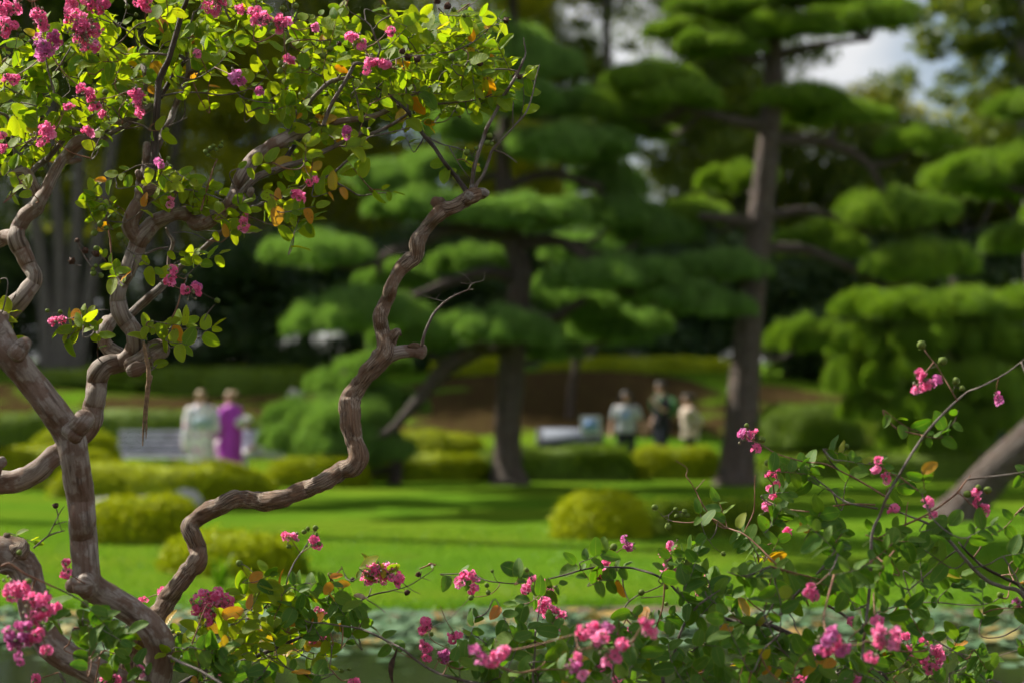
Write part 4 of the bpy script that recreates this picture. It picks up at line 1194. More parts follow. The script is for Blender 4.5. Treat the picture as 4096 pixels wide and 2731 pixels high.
tag(board, 'low black information board with a pale tilted panel', 'sign')
sg = empty('square_sign', gpos(1357, 39.6))
v, f = box((0, 0, .36), (.045, .045, .72)); mk('post', v, f, M['board_dark'], sg, smooth=False)
v, f = box((0, -.035, 1.06 - .05), (.40, .025, .37)); bevel_obj(mk('plate', v, f, M['sign_white'], sg, smooth=False), .006)
v, f = box((0, -.052, 1.06 - .05), (.28, .008, .25)); mk('blue_field', v, f, M['sign_blue'], sg, smooth=False)
v, f = box((0, -.012, .80), (.06, .03, .25)); mk('bracket', v, f, M['board_dark'], sg, smooth=False)
tag(sg, 'small square pale blue sign on a post beside the information board', 'sign')
# grey-green utility cabinet and dark stone block
M['cabinet'] = simple('grey_green_paint', (0.075, 0.105, 0.10), 0.5, 0.12, 4)
cb = empty('utility_cabinet', gpos(2276, 38.9))
v, f = box((0, 0, .44), (.54, .40, .88)); bevel_obj(mk('housing', v, f, M['cabinet'], cb, smooth=False), .012)
v, f = box((0, 0, .90), (.60, .46, .05)); bevel_obj(mk('lid', v, f, M['cabinet'], cb, smooth=False), .012)
v, f = box((0, -.205, .45), (.46, .012, .74)); bevel_obj(mk('door', v, f, M['cabinet'], cb, smooth=False), .006)
tag(cb, 'grey green utility cabinet standing by the dense low pine', 'cabinet')
sb = empty('stone_block', gpos(1228, 54.5))
v, f = box((0, 0, .30), (.95, .5, .62)); o = bevel_obj(mk('block', v, f, M['stone_dark'], sb, smooth=False), .05, 3)
v, f = box((0, 0, .66), (.70, .36, .14)); bevel_obj(mk('cap_stone', v, f, M['stone_dark'], sb, smooth=False), .04, 3)
tag(sb, 'dark grey stone block on the bank behind the dark pine trunk', 'stone')

# ================================================================== THE CRAPE MYRTLES
def leaf_mesh(seed, mat, curl=0.25, fold=0.35, asp=0.56, notch=0.0):
    g = np.random.default_rng(seed)
    nu, nv = 4, 10
    vs, luv = [], []
    for b in range(nv + 1):
        t_ = b / nv
        # broad elliptic outline with a short blunt tip
        t_ = 0.5 - 0.5 * math.cos(math.pi * t_) * (0.55 + 0.45 * abs(math.cos(math.pi * t_)))
        q = abs(2 * t_ ** 0.92 - 1)
        wv = asp / 2 * max(0.0, 1 - q ** 2.2) ** 0.62
        wv = max(wv, 0.012)
        for a in range(nu + 1):
            u = -1 + 2 * a / nu
            x_ = u * wv
            z = abs(u) * wv * fold + 0.018 * math.sin(t_ * 13 + seed + u * 2) * abs(u)
            y_ = t_ - 0.06 * abs(u) * math.sin(math.pi * t_)
            z -= curl * (t_ ** 2) * 0.6
            vs.append((x_ + 0.05 * math.sin(t_ * 2.4 + seed) * t_, y_ * (1 - 0.1 * curl), z))
            luv.append((u, t_, 0))
    fs = [[b * (nu + 1) + a, b * (nu + 1) + a + 1, (b + 1) * (nu + 1) + a + 1, (b + 1) * (nu + 1) + a] for b in range(nv) for a in range(nu)]
    return np.array(vs, dtype=np.float32), np.array(fs), np.array(luv, dtype=np.float32)
SHAPES = [(0.20, 0.22, 0.62), (0.40, 0.35, 0.58), (0.05, 0.15, 0.68), (0.60, 0.25, 0.62), (-0.12, 0.40, 0.56), (0.30, 0.08, 0.70)]
LEAVES = [leaf_mesh(k, None, *s) for k, s in enumerate(SHAPES)]
LEAF_ME = {}
for mk_ in ('leaf', 'leaf_dark', 'leaf_yellow'):
    for k, (v, f, l) in enumerate(LEAVES):
        o = mk('leaf', v, f, M[mk_], attrs={'luv': l})
        LEAF_ME[(mk_, k)] = o.data
        bpy.data.objects.remove(o)

def frame(ax, nr):
    ax = ax / (np.linalg.norm(ax) + 1e-9)
    nr = nr - ax * np.dot(nr, ax); nr /= np.linalg.norm(nr) + 1e-9
    return np.stack([np.cross(ax, nr), ax, nr], axis=1)       # columns: width, length, normal

def flower_mesh(seed):
    """one crape myrtle flower: six crinkled petals on thin claws; about 1 across"""
    g = np.random.default_rng(seed)
    vs, fs, n = [], [], 0
    for p_ in range(6):
        a = p_ * math.pi / 3 + g.normal(0, 0.12)
        el = g.uniform(-0.1, 0.75)
        d_ = np.array([math.cos(a) * math.cos(el), math.sin(a) * math.cos(el), math.sin(el)])
        s_ = np.array([-math.sin(a), math.cos(a), 0.0]); u_ = np.cross(d_, s_)
        R0 = 0.20
        # claw
        vs += [d_ * 0.02 - s_ * 0.012, d_ * 0.02 + s_ * 0.012, d_ * R0 + s_ * 0.016, d_ * R0 - s_ * 0.016]
        fs.append([n, n + 1, n + 2, n + 3]); n += 4
        m_ = 5; q0 = n
        for b in range(4):
            for c in range(m_):
                tb = b / 3; ang = (c / (m_ - 1) - 0.5) * 2.7
                rr = 0.03 + tb * 0.34 * (1 + 0.18 * math.sin(c * 2.6 + p_))
                cen = d_ * (R0 + 0.02)
                pt = cen + d_ * rr * math.cos(ang) + s_ * rr * math.sin(ang)
                pt = pt + u_ * (math.sin(c * 3.1 + p_ * 1.7 + seed) * 0.10 * tb + g.normal(0, 0.085) * (0.3 + tb))
                vs.append(pt)
        for b in range(3):
            for c in range(m_ - 1):
                fs.append([q0 + b * m_ + c, q0 + b * m_ + c + 1, q0 + (b + 1) * m_ + c + 1, q0 + (b + 1) * m_ + c])
        n += 4 * m_
    return np.array(vs), np.array(fs)
FLOWERS = [flower_mesh(k) for k in range(4)]

def capsule_mesh(dry):
    bm = bmesh.new()
    bmesh.ops.create_uvsphere(bm, u_segments=12, v_segments=8, radius=0.5)
    for v in bm.verts:
        a = math.atan2(v.co.y, v.co.x)
        lobes = 1 + (0.16 if dry else 0.05) * math.cos(a * 6)
        v.co.x *= lobes; v.co.y *= lobes
        v.co.z *= 1.1
        if dry and v.co.z > 0.15:
            v.co.x *= 1.3 if math.cos(a * 6) > 0 else 0.35
            v.co.y *= 1.3 if math.cos(a * 6) > 0 else 0.35
    for k in range(6):                                      # calyx lobes at the base
        a = k * math.pi / 3
        c, s = math.cos(a), math.sin(a)
        q = [bm.verts.new((c * r_ - s * w_, s * r_ + c * w_, z_)) for r_, w_, z_ in ((.30, .16, -.5), (.30, -.16, -.5), (.62, -.05, -.22), (.62, .05, -.22))]
        bm.faces.new(q)
    me = bpy.data.meshes.new('seed_capsule'); bm.to_mesh(me); bm.free()
    me.materials.append(M['capsule_dry' if dry else 'capsule'])
    for p_ in me.polygons: p_.use_smooth = True
    return me
CAPS = {False: capsule_mesh(False), True: capsule_mesh(True)}

class Crape:
    def __init__(s, name, label, base_px, d, leaf='leaf', leaf_len=0.054):
        b = W(*base_px, d)
        s.root = empty(name, (b.x, d, ground_z(b.x, d)))
        s.off = np.array(s.root.location)
        s.nodes = []                       # wood points that twigs may grow from
        s.tw = MB(); s.yt = MB()
        s.leaves = []                      # (pos, frame 3x3, length, shape, material)
        s.mat = leaf; s.ll = leaf_len
        tag(s.root, label, 'crape myrtle', 'crape myrtles by the pond')
    def wood(s, pieces, d, name='branch', mat='bark_branch', seg=12, rough=0.16, step=0.006, freq=26, grow=True, cap_end=False):
        """pieces: list of (region, [(x, y, width), ...]); d: depth or (d0, d1) along the limb"""
        pts = [(reg, *q) for reg, pl in pieces for q in pl]
        n = len(pts)
        d0, d1 = d if isinstance(d, tuple) else (d, d)
        P, r_ = [], []
        for k, (reg, x_, y_, w_) in enumerate(pts):
            dd = d0 + (d1 - d0) * k / max(1, n - 1) + 0.02 * math.sin(k * 1.9 + x_)
            P.append(np.array(at(reg, x_, y_, dd)) - s.off); r_.append(max(0.0009, size_of(reg, w_, dd) / 2))
        pp, rr = catmull(P, r_, max(step, min(r_) * 0.8))
        v, f, b = tube(pp, rr, seg, rough, freq, seed=pts[0][1] * 0.013 + pts[0][2] * 0.007)
        o = mk(name, v, f, M[mat], s.root, attrs={'bark': b})
        if grow: s.nodes += list(pp[::4])
        return o
    def twig(s, pieces, d, grow=True, young=False, rmin=0.0009):
        pts = [(reg, *q) for reg, pl in pieces for q in pl]
        d0, d1 = d if isinstance(d, tuple) else (d, d)
        P, r_ = [], []
        for k, (reg, x_, y_, w_) in enumerate(pts):
            dd = d0 + (d1 - d0) * k / max(1, len(pts) - 1) + 0.012 * math.sin(k * 2.3 + y_)
            P.append(np.array(at(reg, x_, y_, dd)) - s.off); r_.append(max(rmin, size_of(reg, w_, dd) / 2))
        pp, rr = catmull(P, r_, 0.010)
        v, f, b = tube(pp, rr, 7, 0.12, 60, seed=pts[0][1])
        o = mk('twig', v, f, M['young_stem' if young else 'bark_branch'], s.root, attrs={'bark': b})
        if grow: s.nodes += list(pp[::3])
        return pp
    def leaf(s, p, ax, nr, L, mat=None, shape=None):
        s.leaves.append((p, frame(ax, nr), L, shape if shape is not None else int(rng.integers(0, 6)), mat or s.mat))
    def leafy(s, pp, n, side0=0, yellow=0.03, L=None, start=0.15, mat=None):
        """leaves in two ranks along the polyline pp (local coordinates)"""
        for k in range(n):
            t_ = start + (1 - start) * (k + 0.5) / n
            q = t_ * (len(pp) - 1); i0 = int(q); i1 = min(len(pp) - 1, i0 + 1)
            p = pp[i0] + (pp[i1] - pp[i0]) * (q - i0)
            tan = pp[min(len(pp) - 1, i0 + 2)] - pp[max(0, i0 - 2)]; tan /= np.linalg.norm(tan) + 1e-9
            up = np.array([0, 0, 1.0])
            sd = np.cross(tan, np.array([0.2, -1.0, 0.25])); sd /= np.linalg.norm(sd) + 1e-9
            sgn = 1 if (k + side0) % 2 else -1
            ax = tan * rng.uniform(0.25, 0.8) + sd * sgn * rng.uniform(0.6, 1.0) + rng.normal(0, 0.28, 3) + up * rng.uniform(-0.25, 0.15)
            nr = up * 0.5 + np.array([-0.25, -0.75, 0.0]) + rng.normal(0, 0.48, 3)
            ll = (L or s.ll) * rng.uniform(0.48, 1.18)
            m_ = 'leaf_yellow' if rng.random() < yellow else (mat or s.mat)
            s.leaf(p, ax, nr, ll, m_)
        if rng.random() < 0.6:
            tan = pp[-1] - pp[-3]
            s.leaf(pp[-1], tan + rng.normal(0, .002, 3), np.array([-.2, -.5, .6]) + rng.normal(0, .4, 3), (L or s.ll) * rng.uniform(.5, .9), mat or s.mat)
    def connect(s, tgt, tip, r0=0.0020, r1=0.0009, young=False, thick=False):
        nd = np.array(s.nodes)
        dist = np.linalg.norm(nd - tgt, axis=1)
        a = nd[int(np.argmin(dist))]
        dd = np.linalg.norm(tgt - a)
        pts = [a] if dd > 0.012 else []
        if dd > 0.05:
            mid = (a + tgt) / 2 + rng.normal(0, 0.06, 3) * dd + np.array([0, 0, -0.08 * dd])
            pts.append(mid)
        pts += [tgt, (tgt + tip) / 2 + rng.normal(0, 0.05, 3) * np.linalg.norm(tip - tgt), tip]
        rs = list(np.linspace(r0 + 0.006 * min(dd, 0.3), r1, len(pts)))
        pp, rr = catmull(pts, rs, 0.010)
        v, f, b = tube(pp, rr, 6, 0.10, 60, seed=dd * 10)
        (s.yt if young else s.tw).add(v, f, bark=b)
        cut = int(np.argmin(np.linalg.norm(pp - tgt, axis=1))) if dd > 0.03 else 0
        cut = min(cut, len(pp) - 6)
        cut = max(cut, 0)
        s.nodes += list(pp[::4])
        return pp[cut:]
    def shoots(s, specs, dens=0.9):
        """specs: (reg, cx, cy, rx, ry, n, depth, spread, angle, ang_spread, leaves, yellow[, mat])"""
        todo = []
        for (reg, cx, cy, rx, ry, n, d, sp, ang, asp_, nl, ye, *mt) in specs:
            for _ in range(max(1, int(round(n * dens)))):
                a = rng.uniform(0, 6.28); q = math.sqrt(rng.random())
                dd = d + rng.uniform(-sp, sp)
                tip = np.array(at(reg, cx + rx * q * math.cos(a), cy + ry * q * math.sin(a), dd)) - s.off
                an = R(ang + rng.normal(0, asp_))
                L = rng.uniform(0.10, 0.19) * (nl / 9.0) ** 0.6
                dv = np.array([math.cos(an), rng.normal(0, 0.45), math.sin(an)]); dv /= np.linalg.norm(dv)
                todo.append((tip - dv * L, tip, nl, ye, mt[0] if mt else None))
        nd = np.array(s.nodes)
        todo.sort(key=lambda q: float(np.min(np.linalg.norm(nd - q[0], axis=1))))
        for b, tip, nl, ye, mt in todo:
            pp = s.connect(b, tip, young=rng.random() < 0.35)
            s.leafy(pp, max(3, int(nl * rng.uniform(0.7, 1.2))), int(rng.integers(0, 2)), ye, mat=mt)
    def flowers(s, reg, x_, y_, r_, d, mauve=False, up=None, dens=1.0):
        """a panicle: crinkled flowers about a branching stalk with buds"""
        c = np.array(at(reg, x_, y_, d)) - s.off
        Rm = size_of(reg, r_, d)
        fs_ = 0.026
        n = int(np.clip((Rm / (fs_ * 0.5)) ** 2 * 2.4 * dens, 4, 90))
        nd = np.array(s.nodes)
        a = nd[int(np.argmin(np.linalg.norm(nd - (c + np.array([0, 0, -Rm * 0.5])), axis=1)))]
        dv = c - a; dl = np.linalg.norm(dv)
        dv = dv / (dl + 1e-9) if dl > 0.01 else np.array([0, 0, 1.0])
        st = c - dv * Rm * 0.8
        mb = MB(); sk = MB()
        if dl > 0.01:
            pp = s.connect(st, c + dv * Rm * 0.3, 0.0015, 0.0008, True)
        ns = int(np.clip(n // 4, 2, 9))
        subs = []
        for k in range(ns):
            q = rng.normal(0, 1, 3); q /= np.linalg.norm(q)
            subs.append(q * Rm * rng.uniform(0.35, 0.85) * np.array([1.0, 0.8, 1.1]))
        for k in range(n):
            q = rng.normal(0, 1, 3); q /= np.linalg.norm(q)
            p = c + subs[k % ns] + q * Rm * 0.46 * (rng.random() ** 0.5)
            q = (p - c) / (np.linalg.norm(p - c) + 1e-9)
            nr = q * 0.8 + rng.normal(0, 0.5, 3) + np.array([-.1, -.3, .2])
            Fm = frame(np.cross(nr, rng.normal(0, 1, 3)), nr)
            v, f = FLOWERS[int(rng.integers(0, 4))]
            sc = fs_ * rng.uniform(0.75, 1.15)
            mb.add((v * sc) @ Fm.T + p, f, rnd=np.full(len(v), rng.random() * 0.9))
            base = c + (p - c) * 0.25 - dv * Rm * 0.25
            lp, lr = catmull([base, (base + p) / 2 + rng.normal(0, .002, 3), p], [.0008, .0006, .0005], .012)
            tv, tf_, _ = tube(lp, lr, 5)
            sk.add(tv, tf_)
        for k in range(max(2, int(n * 0.55))):                       # buds
            q = rng.normal(0, 1, 3); q /= np.linalg.norm(q)
            p = c + q * Rm * rng.uniform(0.5, 1.15)
            rb = rng.uniform(0.0028, 0.0050)
            bv, bf = sphere((0, 0, 0), (rb, rb, rb * 1.15), 8, 6)
            sk.add(bv + p, bf)
            base = c + (p - c) * 0.3 - dv * Rm * 0.2
            lp, lr = catmull([base, (base + p) / 2 + rng.normal(0, .003, 3), p], [.0009, .0007, .0006], .012)
            tv, tf_, _ = tube(lp, lr, 5)
            sk.add(tv, tf_)
        o = mb.build('flower_cluster', M['petal_mauve' if mauve else 'petal'], s.root, smooth=False)
        b_ = sk.build('bud_stalks', M['bud'], o)
        return o
    def caps(s, lst, dry=False):
        for (reg, x_, y_, d, px) in lst:
            p = np.array(at(reg, x_, y_, d)) - s.off
            o = link('seed_capsule', CAPS[dry], s.root)
            dia = size_of(reg, px, d)
            nd = np.array(s.nodes)
            a = nd[int(np.argmin(np.linalg.norm(nd - p, axis=1)))]
            ax = Vector(p - a)
            if ax.length < 0.004: ax = Vector((0, -.3, 1))
            ax.normalize()
            o.rotation_euler = ax.to_track_quat('Z', 'Y').to_euler()
            o.location = p
            o.scale = (dia, dia, dia)
            e = p - np.array(ax) * dia * 0.45
            if np.linalg.norm(e - a) > 0.003:
                lp, lr = catmull([a, (a + e) / 2 + np.array([0, 0, -.1 * np.linalg.norm(e - a)]), e], [.0011, .0009, .0008], .01)
                v, f, b = tube(lp, lr, 6, .1, 60)
                s.tw.add(v, f, bark=b)
                if np.linalg.norm(e - a) > .02: s.nodes += list(lp[::3])
    def finish(s, visible):
        """the 300 leaves that show largest become objects, the rest one mass"""
        s.tw.build('fine_twigs', M['bark_branch'], s.root)
        o = s.yt.build('young_shoots', M['young_stem'], s.root)
        for o in s.root.children:
            if o.name.startswith(('fine_twigs', 'young_shoots')): o['kind'] = 'stuff'
        sc = []
        for k, (p, Fm, L, sh, mt) in enumerate(s.leaves):
            w_ = p + s.off + Fm[:, 1] * L * .5
            px = 2048 + w_[0] / w_[1] * FPX
            py = 1560 - (w_[2] - CAM_H) / w_[1] * FPX
            inside = 20 < px < 4076 and 20 < py < 2711
            vd = np.array([0, 0, CAM_H]) - w_; vd /= np.linalg.norm(vd)
            sc.append((L * L * abs(np.dot(Fm[:, 2], vd)) / w_[1] ** 2 * (1 if inside else 0), k))
        sc.sort(reverse=True)
        chosen = {k for q, k in sc[:300] if q > 0}
        mbs = {}
        for k, (p, Fm, L, sh, mt) in enumerate(s.leaves):
            if k in chosen:
                o = link('leaf', LEAF_ME[(mt, sh)], s.root)
                m4 = Matrix.Identity(4)
                for a in range(3):
                    for b in range(3): m4[a][b] = float(Fm[a, b]) * L
                    m4[a][3] = float(p[a])
                o.matrix_basis = m4
            else:
                v, f, l = LEAVES[sh]
                mbs.setdefault(mt, MB()).add((v * L) @ Fm.T + p, f, rnd=np.full(len(v), rng.random()), luv=l)
        for mt, mb in mbs.items():
            o = mb.build('small_leaves', M[mt], s.root)
            o['kind'] = 'stuff'
        return len(s.leaves), len(chosen)

# ------------------------------------------------------------------ tree 1: the old gnarled one
T1 = Crape('crape_myrtle', 'old gnarled crape myrtle with twisting bare limbs and pink flowers above the pond', (560, 3600), 6.35, 'leaf', 0.062)
D0 = 6.55
T1.wood([('s', [(560, 3690, 330), (550, 3400, 300), (545, 3100, 280), (550, 2880, 250), (545, 2780, 200)])], 6.35, 'trunk', 'bark', 20, 0.14, 0.012, 14)
T1.wood([('s', [(560, 2960, 160)]), ('r6', [(1290, 1720, 250), (1320, 1563, 265), (1368, 1300, 250), (1335, 1150, 245), (1200, 1005, 235), (1010, 875, 225), (860, 785, 240), (750, 690, 255), (728, 500, 235), (712, 300, 232), (700, 150, 232), (690, 0, 235)]),
         ('r5', [(660, 1300, 246), (632, 1100, 240), (600, 960, 260), (510, 805, 255), (400, 655, 240), (280, 500, 240), (150, 340, 248), (60, 220, 268), (-20, 80, 280), (-140, -80, 250), (-300, -250, 210), (-480, -480, 150), (-620, -800, 70)])],
        (6.25, 5.85), 'limb', 'bark', 22, 0.085, 0.009, 16)
T1.wood([('r6', [(760, 720, 220), (640, 725, 150), (600, 735, 120)])], 6.0, 'knot', 'bark', 16, 0.2, 0.006, 30)
T1.wood([('r5', [(610, 940, 200), (665, 875, 185), (705, 825, 178), (720, 800, 182)])], 5.9, 'stub', 'bark', 18, 0.16, 0.006, 30)
T1.wood([('r5', [(130, 250, 180), (190, 185, 160), (215, 150, 120)])], 5.86, 'knot', 'bark', 16, 0.2, 0.006, 30)
T1.wood([('s', [(540, 2950, 150)]), ('r6', [(1050, 1610, 245), (900, 1510, 245), (740, 1425, 238), (580, 1345, 245), (440, 1235, 262), (360, 1080, 272), (300, 900, 282), (245, 700, 262), (180, 545, 275), (50, 470, 300), (-120, 430, 270), (-400, 380, 240), (-600, 260, 225)])],
        (6.35, 6.3), 'limb', 'bark', 22, 0.10, 0.009, 16)
T1.wood([('r6', [(150, 450, 200), (180, 400, 130), (60, 330, 90), (60, 300, 60)])], 6.3, 'knot', 'bark_rough', 14, 0.3, 0.006, 34)
# branch in focus that climbs to the broken tip
T1.wood([('s', [(550, 2950, 140)]), ('r6', [(1110, 1640, 240), (1105, 1450, 235), (1125, 1300, 205), (1185, 1150, 192), (1290, 1030, 182), (1380, 940, 172), (1440, 830, 160), (1530, 715, 155), (1610, 610, 160), (1695, 510, 168), (1690, 420, 152), (1655, 310, 150), (1622, 225, 152), (1690, 155, 150), (1800, 80, 150), (1915, 32, 148)]),
         ('r7', [(60, 180, 140), (150, 183, 140), (280, 195, 138), (400, 182, 138), (510, 145, 130), (620, 100, 130), (740, 50, 130)]),
         ('r12', [(390, 1050, 74), (448, 1026, 84), (464, 980, 84), (442, 910, 84), (430, 830, 86), (430, 745, 88), (472, 676, 76), (530, 605, 84), (578, 548, 90)]),
         ('r4', [(1150, 1420, 150), (1130, 1320, 130), (1112, 1220, 128), (1140, 1130, 120), (1182, 1050, 112), (1208, 970, 110), (1232, 900, 110), (1290, 805, 130), (1355, 740, 140), (1422, 695, 120), (1432, 640, 120), (1430, 575, 135), (1480, 495, 112), (1535, 420, 122), (1600, 350, 130), (1655, 300, 140), (1740, 275, 120), (1830, 222, 122), (1900, 180, 132), (1975, 165, 100), (2020, 155, 60)])],
        (6.45, 6.5), 'limb', 'bark_rough', 28, 0.19, 0.006, 34)
T1.wood([('r4', [(1660, 300, 120), (1615, 255, 110), (1590, 232, 95)])], 6.5, 'stub', 'bark_rough', 16, 0.3, 0.005, 40)
T1.wood([('r4', [(1190, 1440, 120), (1235, 1365, 84), (1268, 1335, 48), (1292, 1375, 12)])], 6.48, 'knot', 'bark_rough', 16, 0.25, 0.005, 40)
T1.wood([('r4', [(1160, 1540, 140), (1290, 1512, 112), (1400, 1502, 110), (1480, 1512, 118)])], 6.48, 'stub', 'bark', 18, 0.16, 0.006, 30)
T1.wood([('r4', [(1440, 1470, 60), (1400, 1455, 50), (1350, 1465, 30)])], 6.46, 'knot', 'bark_rough', 12, 0.3, 0.004, 40)
T1.wood([('r4', [(1870, 190, 90), (1935, 160, 80), (1995, 150, 80), (2025, 165, 60)])], 6.48, 'stub', 'cut_wood', 14, 0.25, 0.005, 40)
# second stem that runs behind the front one and forks
T1.wood([('r5', [(-600, 1750, 215), (-640, 1560, 210), (-480, 1350, 205), (-200, 1345, 205), (0, 1345, 208), (150, 1330, 200), (300, 1262, 188), (420, 1152, 178), (520, 1080, 168), (640, 1000, 160), (760, 890, 158), (795, 780, 176), (800, 700, 186), (822, 600, 176), (830, 480, 188), (850, 400, 186), (905, 345, 176), (1000, 330, 166), (1085, 300, 168), (1140, 225, 156), (1160, 150, 150), (1140, 50, 148)]),
         ('r3', [(1085, 1470, 148), (1035, 1400, 148), (1010, 1300, 138), (1012, 1220, 130), (1040, 1130, 130), (1090, 1040, 138), (1132, 930, 148), (1172, 830, 150), (1200, 755, 164), (1255, 690, 158), (1335, 612, 138), (1430, 572, 128), (1535, 545, 124), (1625, 565, 138), (1685, 625, 148), (1745, 622, 146), (1805, 588, 130), (1900, 520, 124), (1990, 440, 130), (2035, 335, 130), (2080, 220, 130), (2150, 105, 134), (2250, 20, 128)]),
         ('r2', [(110, 1200, 112), (200, 1130, 110), (300, 1080, 110), (370, 1052, 90), (450, 1030, 68), (560, 990, 58), (700, 955, 50), (870, 930, 45), (1000, 900, 42), (1120, 850, 42), (1230, 815, 40), (1345, 800, 34)])],
        (6.6, 6.6), 'limb', 'bark', 20, 0.13, 0.007, 24)
T1.wood([('r5', [(-60, 1300, 120), (-30, 1190, 110), (20, 1170, 100)])], 6.55, 'stub', 'bark', 14, 0.2, 0.006, 30)
T1.wood([('r5', [(1110, 350, 150), (1210, 305, 165), (1320, 225, 186), (1385, 195, 180)])], (6.6, 6.55), 'stub', 'bark', 18, 0.16, 0.006, 28)
T1.wood([('r5', [(1120, 390, 120), (1180, 370, 130), (1235, 350, 90)])], 6.52, 'knot', 'bark', 14, 0.2, 0.006, 30)
T1.wood([('r5', [(1040, 260, 120), (930, 200, 130), (880, 100, 120), (905, 20, 130), (930, -20, 140)])], (6.68, 6.72), 'stub', 'bark', 16, 0.18, 0.006, 28)
T1.wood([('r3', [(1190, 760, 160), (1120, 680, 150), (1112, 620, 145), (1150, 530, 140), (1205, 450, 132), (1232, 400, 160), (1245, 350, 190), (1225, 270, 130)])], 6.6, 'limb', 'bark', 20, 0.16, 0.006, 28)
T1.wood([('r3', [(1250, 360, 150), (1330, 340, 110), (1385, 350, 70)])], 6.56, 'knot', 'bark_rough', 14, 0.3, 0.005, 40)
T1.wood([('r3', [(1225, 270, 80), (1245, 150, 72), (1252, 60, 72), (1255, 0, 70)]), ('r1', [(1255, 1235, 66)])], 6.62, 'branch', 'bark', 14, 0.12)
T1.wood([('r3', [(1200, 260, 60), (1190, 210, 60), (1180, 195, 50)])], 6.58, 'knot', 'bark_rough', 12, 0.3, 0.004, 40)
T1.wood([('r3', [(1270, 290, 70), (1292, 150, 70)]), ('r1', [(1300, 1430, 74), (1322, 1300, 65), (1326, 1150, 64), (1340, 950, 60), (1350, 820, 60), (1360, 700, 56), (1392, 620, 54), (1440, 520, 50), (1470, 420, 50), (1500, 320, 48), (1530, 210, 47), (1560, 100, 44), (1600, 0, 40), (1640, -140, 36), (1700, -400, 30)])], (6.58, 6.5), 'branch', 'bark_dark', 14, 0.12)
T1.wood([('r1', [(1330, 1300, 62), (1360, 1230, 60), (1400, 1130, 60), (1450, 1050, 58), (1490, 940, 55), (1530, 830, 52), (1580, 720, 50), (1612, 620, 46), (1606, 500, 40), (1600, 400, 34), (1622, 250, 22), (1660, 100, 16)])], (6.62, 6.7), 'branch', 'bark_branch', 14, 0.14)
T1.wood([('r1', [(1370, 840, 40), (1450, 700, 40), (1530, 590, 38), (1600, 500, 34)])], 6.62, 'branch', 'bark_dark', 12, 0.12)
T1.wood([('r1', [(1540, 480, 30), (1600, 520, 30)])], 6.6, 'branch', 'bark_dark', 10, 0.1)
T1.wood([('r1', [(1625, 625, 40), (1665, 605, 40), (1692, 603, 26)])], 6.66, 'stub', 'bark_rough', 10, 0.25, 0.004, 50)
# long diagonal branch from the low stub
T1.wood([('r5', [(930, -10, 100)]), ('r3', [(960, 1440, 84), (1060, 1420, 80), (1140, 1385, 80), (1200, 1330, 76), (1290, 1250, 72), (1380, 1170, 70), (1440, 1110, 64), (1540, 1000, 48), (1650, 920, 45), (1800, 790, 42), (1900, 700, 40), (2000, 610, 40), (2110, 520, 40), (2250, 460, 38)]),
         ('r4', [(0, 310, 36), (100, 255, 34), (250, 200, 32), (350, 150, 28), (430, 110, 26), (520, 70, 24), (600, 50, 22), (700, 55, 18), (820, 110, 14), (930, 175, 12), (1050, 165, 10), (1150, 155, 8), (1210, 170, 8)])], (6.78, 6.62), 'branch', 'bark_branch', 14, 0.13)
T1.wood([('r3', [(1450, 1090, 26), (1440, 1000, 34), (1450, 900, 34), (1480, 790, 34), (1440, 720, 26), (1420, 670, 20)])], 6.75, 'branch', 'bark', 10, 0.15)
# upper limbs at the frame's edge
T1.wood([('r3', [(-200, 1560, 180), (-60, 1500, 172), (30, 1430, 168), (120, 1335, 168), (205, 1240, 150), (280, 1145, 140), (300, 1080, 124), (252, 1000, 132), (220, 920, 142), (180, 840, 158), (142, 770, 152), (152, 680, 122), (182, 620, 130), (225, 560, 140), (300, 500, 140), (335, 440, 120), (400, 330, 110), (452, 220, 100), (520, 100, 100)]),
         ('r1', [(582, 1320, 112), (645, 1240, 128), (725, 1200, 118), (800, 1185, 98), (880, 1110, 70), (960, 1065, 58), (1080, 1030, 50), (1200, 955, 42), (1290, 890, 26)])], (6.5, 6.75), 'limb', 'bark', 20, 0.13, 0.007, 24)
T1.wood([('r5', [(-30, 70, 180)]), ('r3', [(-110, 1560, 174), (-60, 1500, 172), (20, 1435, 166)])], (5.87, 6.5), 'limb', 'bark', 18, 0.12)
T1.wood([('r3', [(130, 760, 140), (50, 745, 132), (-40, 780, 132), (-300, 850, 90), (-520, 800, 50), (-700, 650, 30)])], 6.68, 'limb', 'bark', 16, 0.12)
T1.wood([('r3', [(560, 90, 60), (620, 95, 56), (690, 85, 40)])], 6.7, 'stub', 'bark', 12, 0.2, 0.005, 40)
T1.wood([('r1', [(770, 1240, 60), (860, 1210, 46), (950, 1140, 42), (1060, 1085, 40), (1200, 995, 38), (1290, 930, 28)])], 6.72, 'branch', 'bark_branch', 12, 0.12)
T1.wood([('r3', [(335, 430, 100), (292, 310, 92), (252, 230, 82), (200, 180, 58), (70, 205, 36), (-40, 195, 30)])], 6.72, 'branch', 'bark', 12, 0.2)
T1.wood([('r3', [(250, 215, 56), (310, 150, 50), (400, 80, 50)]), ('r1', [(420, 1345, 50), (560, 1180, 50), (640, 1110, 46), (740, 1030, 38), (840, 960, 20)])], 6.76, 'branch', 'bark_branch', 12, 0.12)
T1.wood([('r3', [(140, 190, 28)]), ('r1', [(120, 1260, 30), (92, 1100, 30), (60, 1000, 28), (-10, 965, 26)])], 6.76, 'branch', 'bark_branch', 10, 0.12)
T1.wood([('r1', [(1220, 560, 50), (1240, 640, 45), (1245, 760, 40), (1270, 850, 36)])], 6.8, 'branch', 'bark_branch', 10, 0.15)
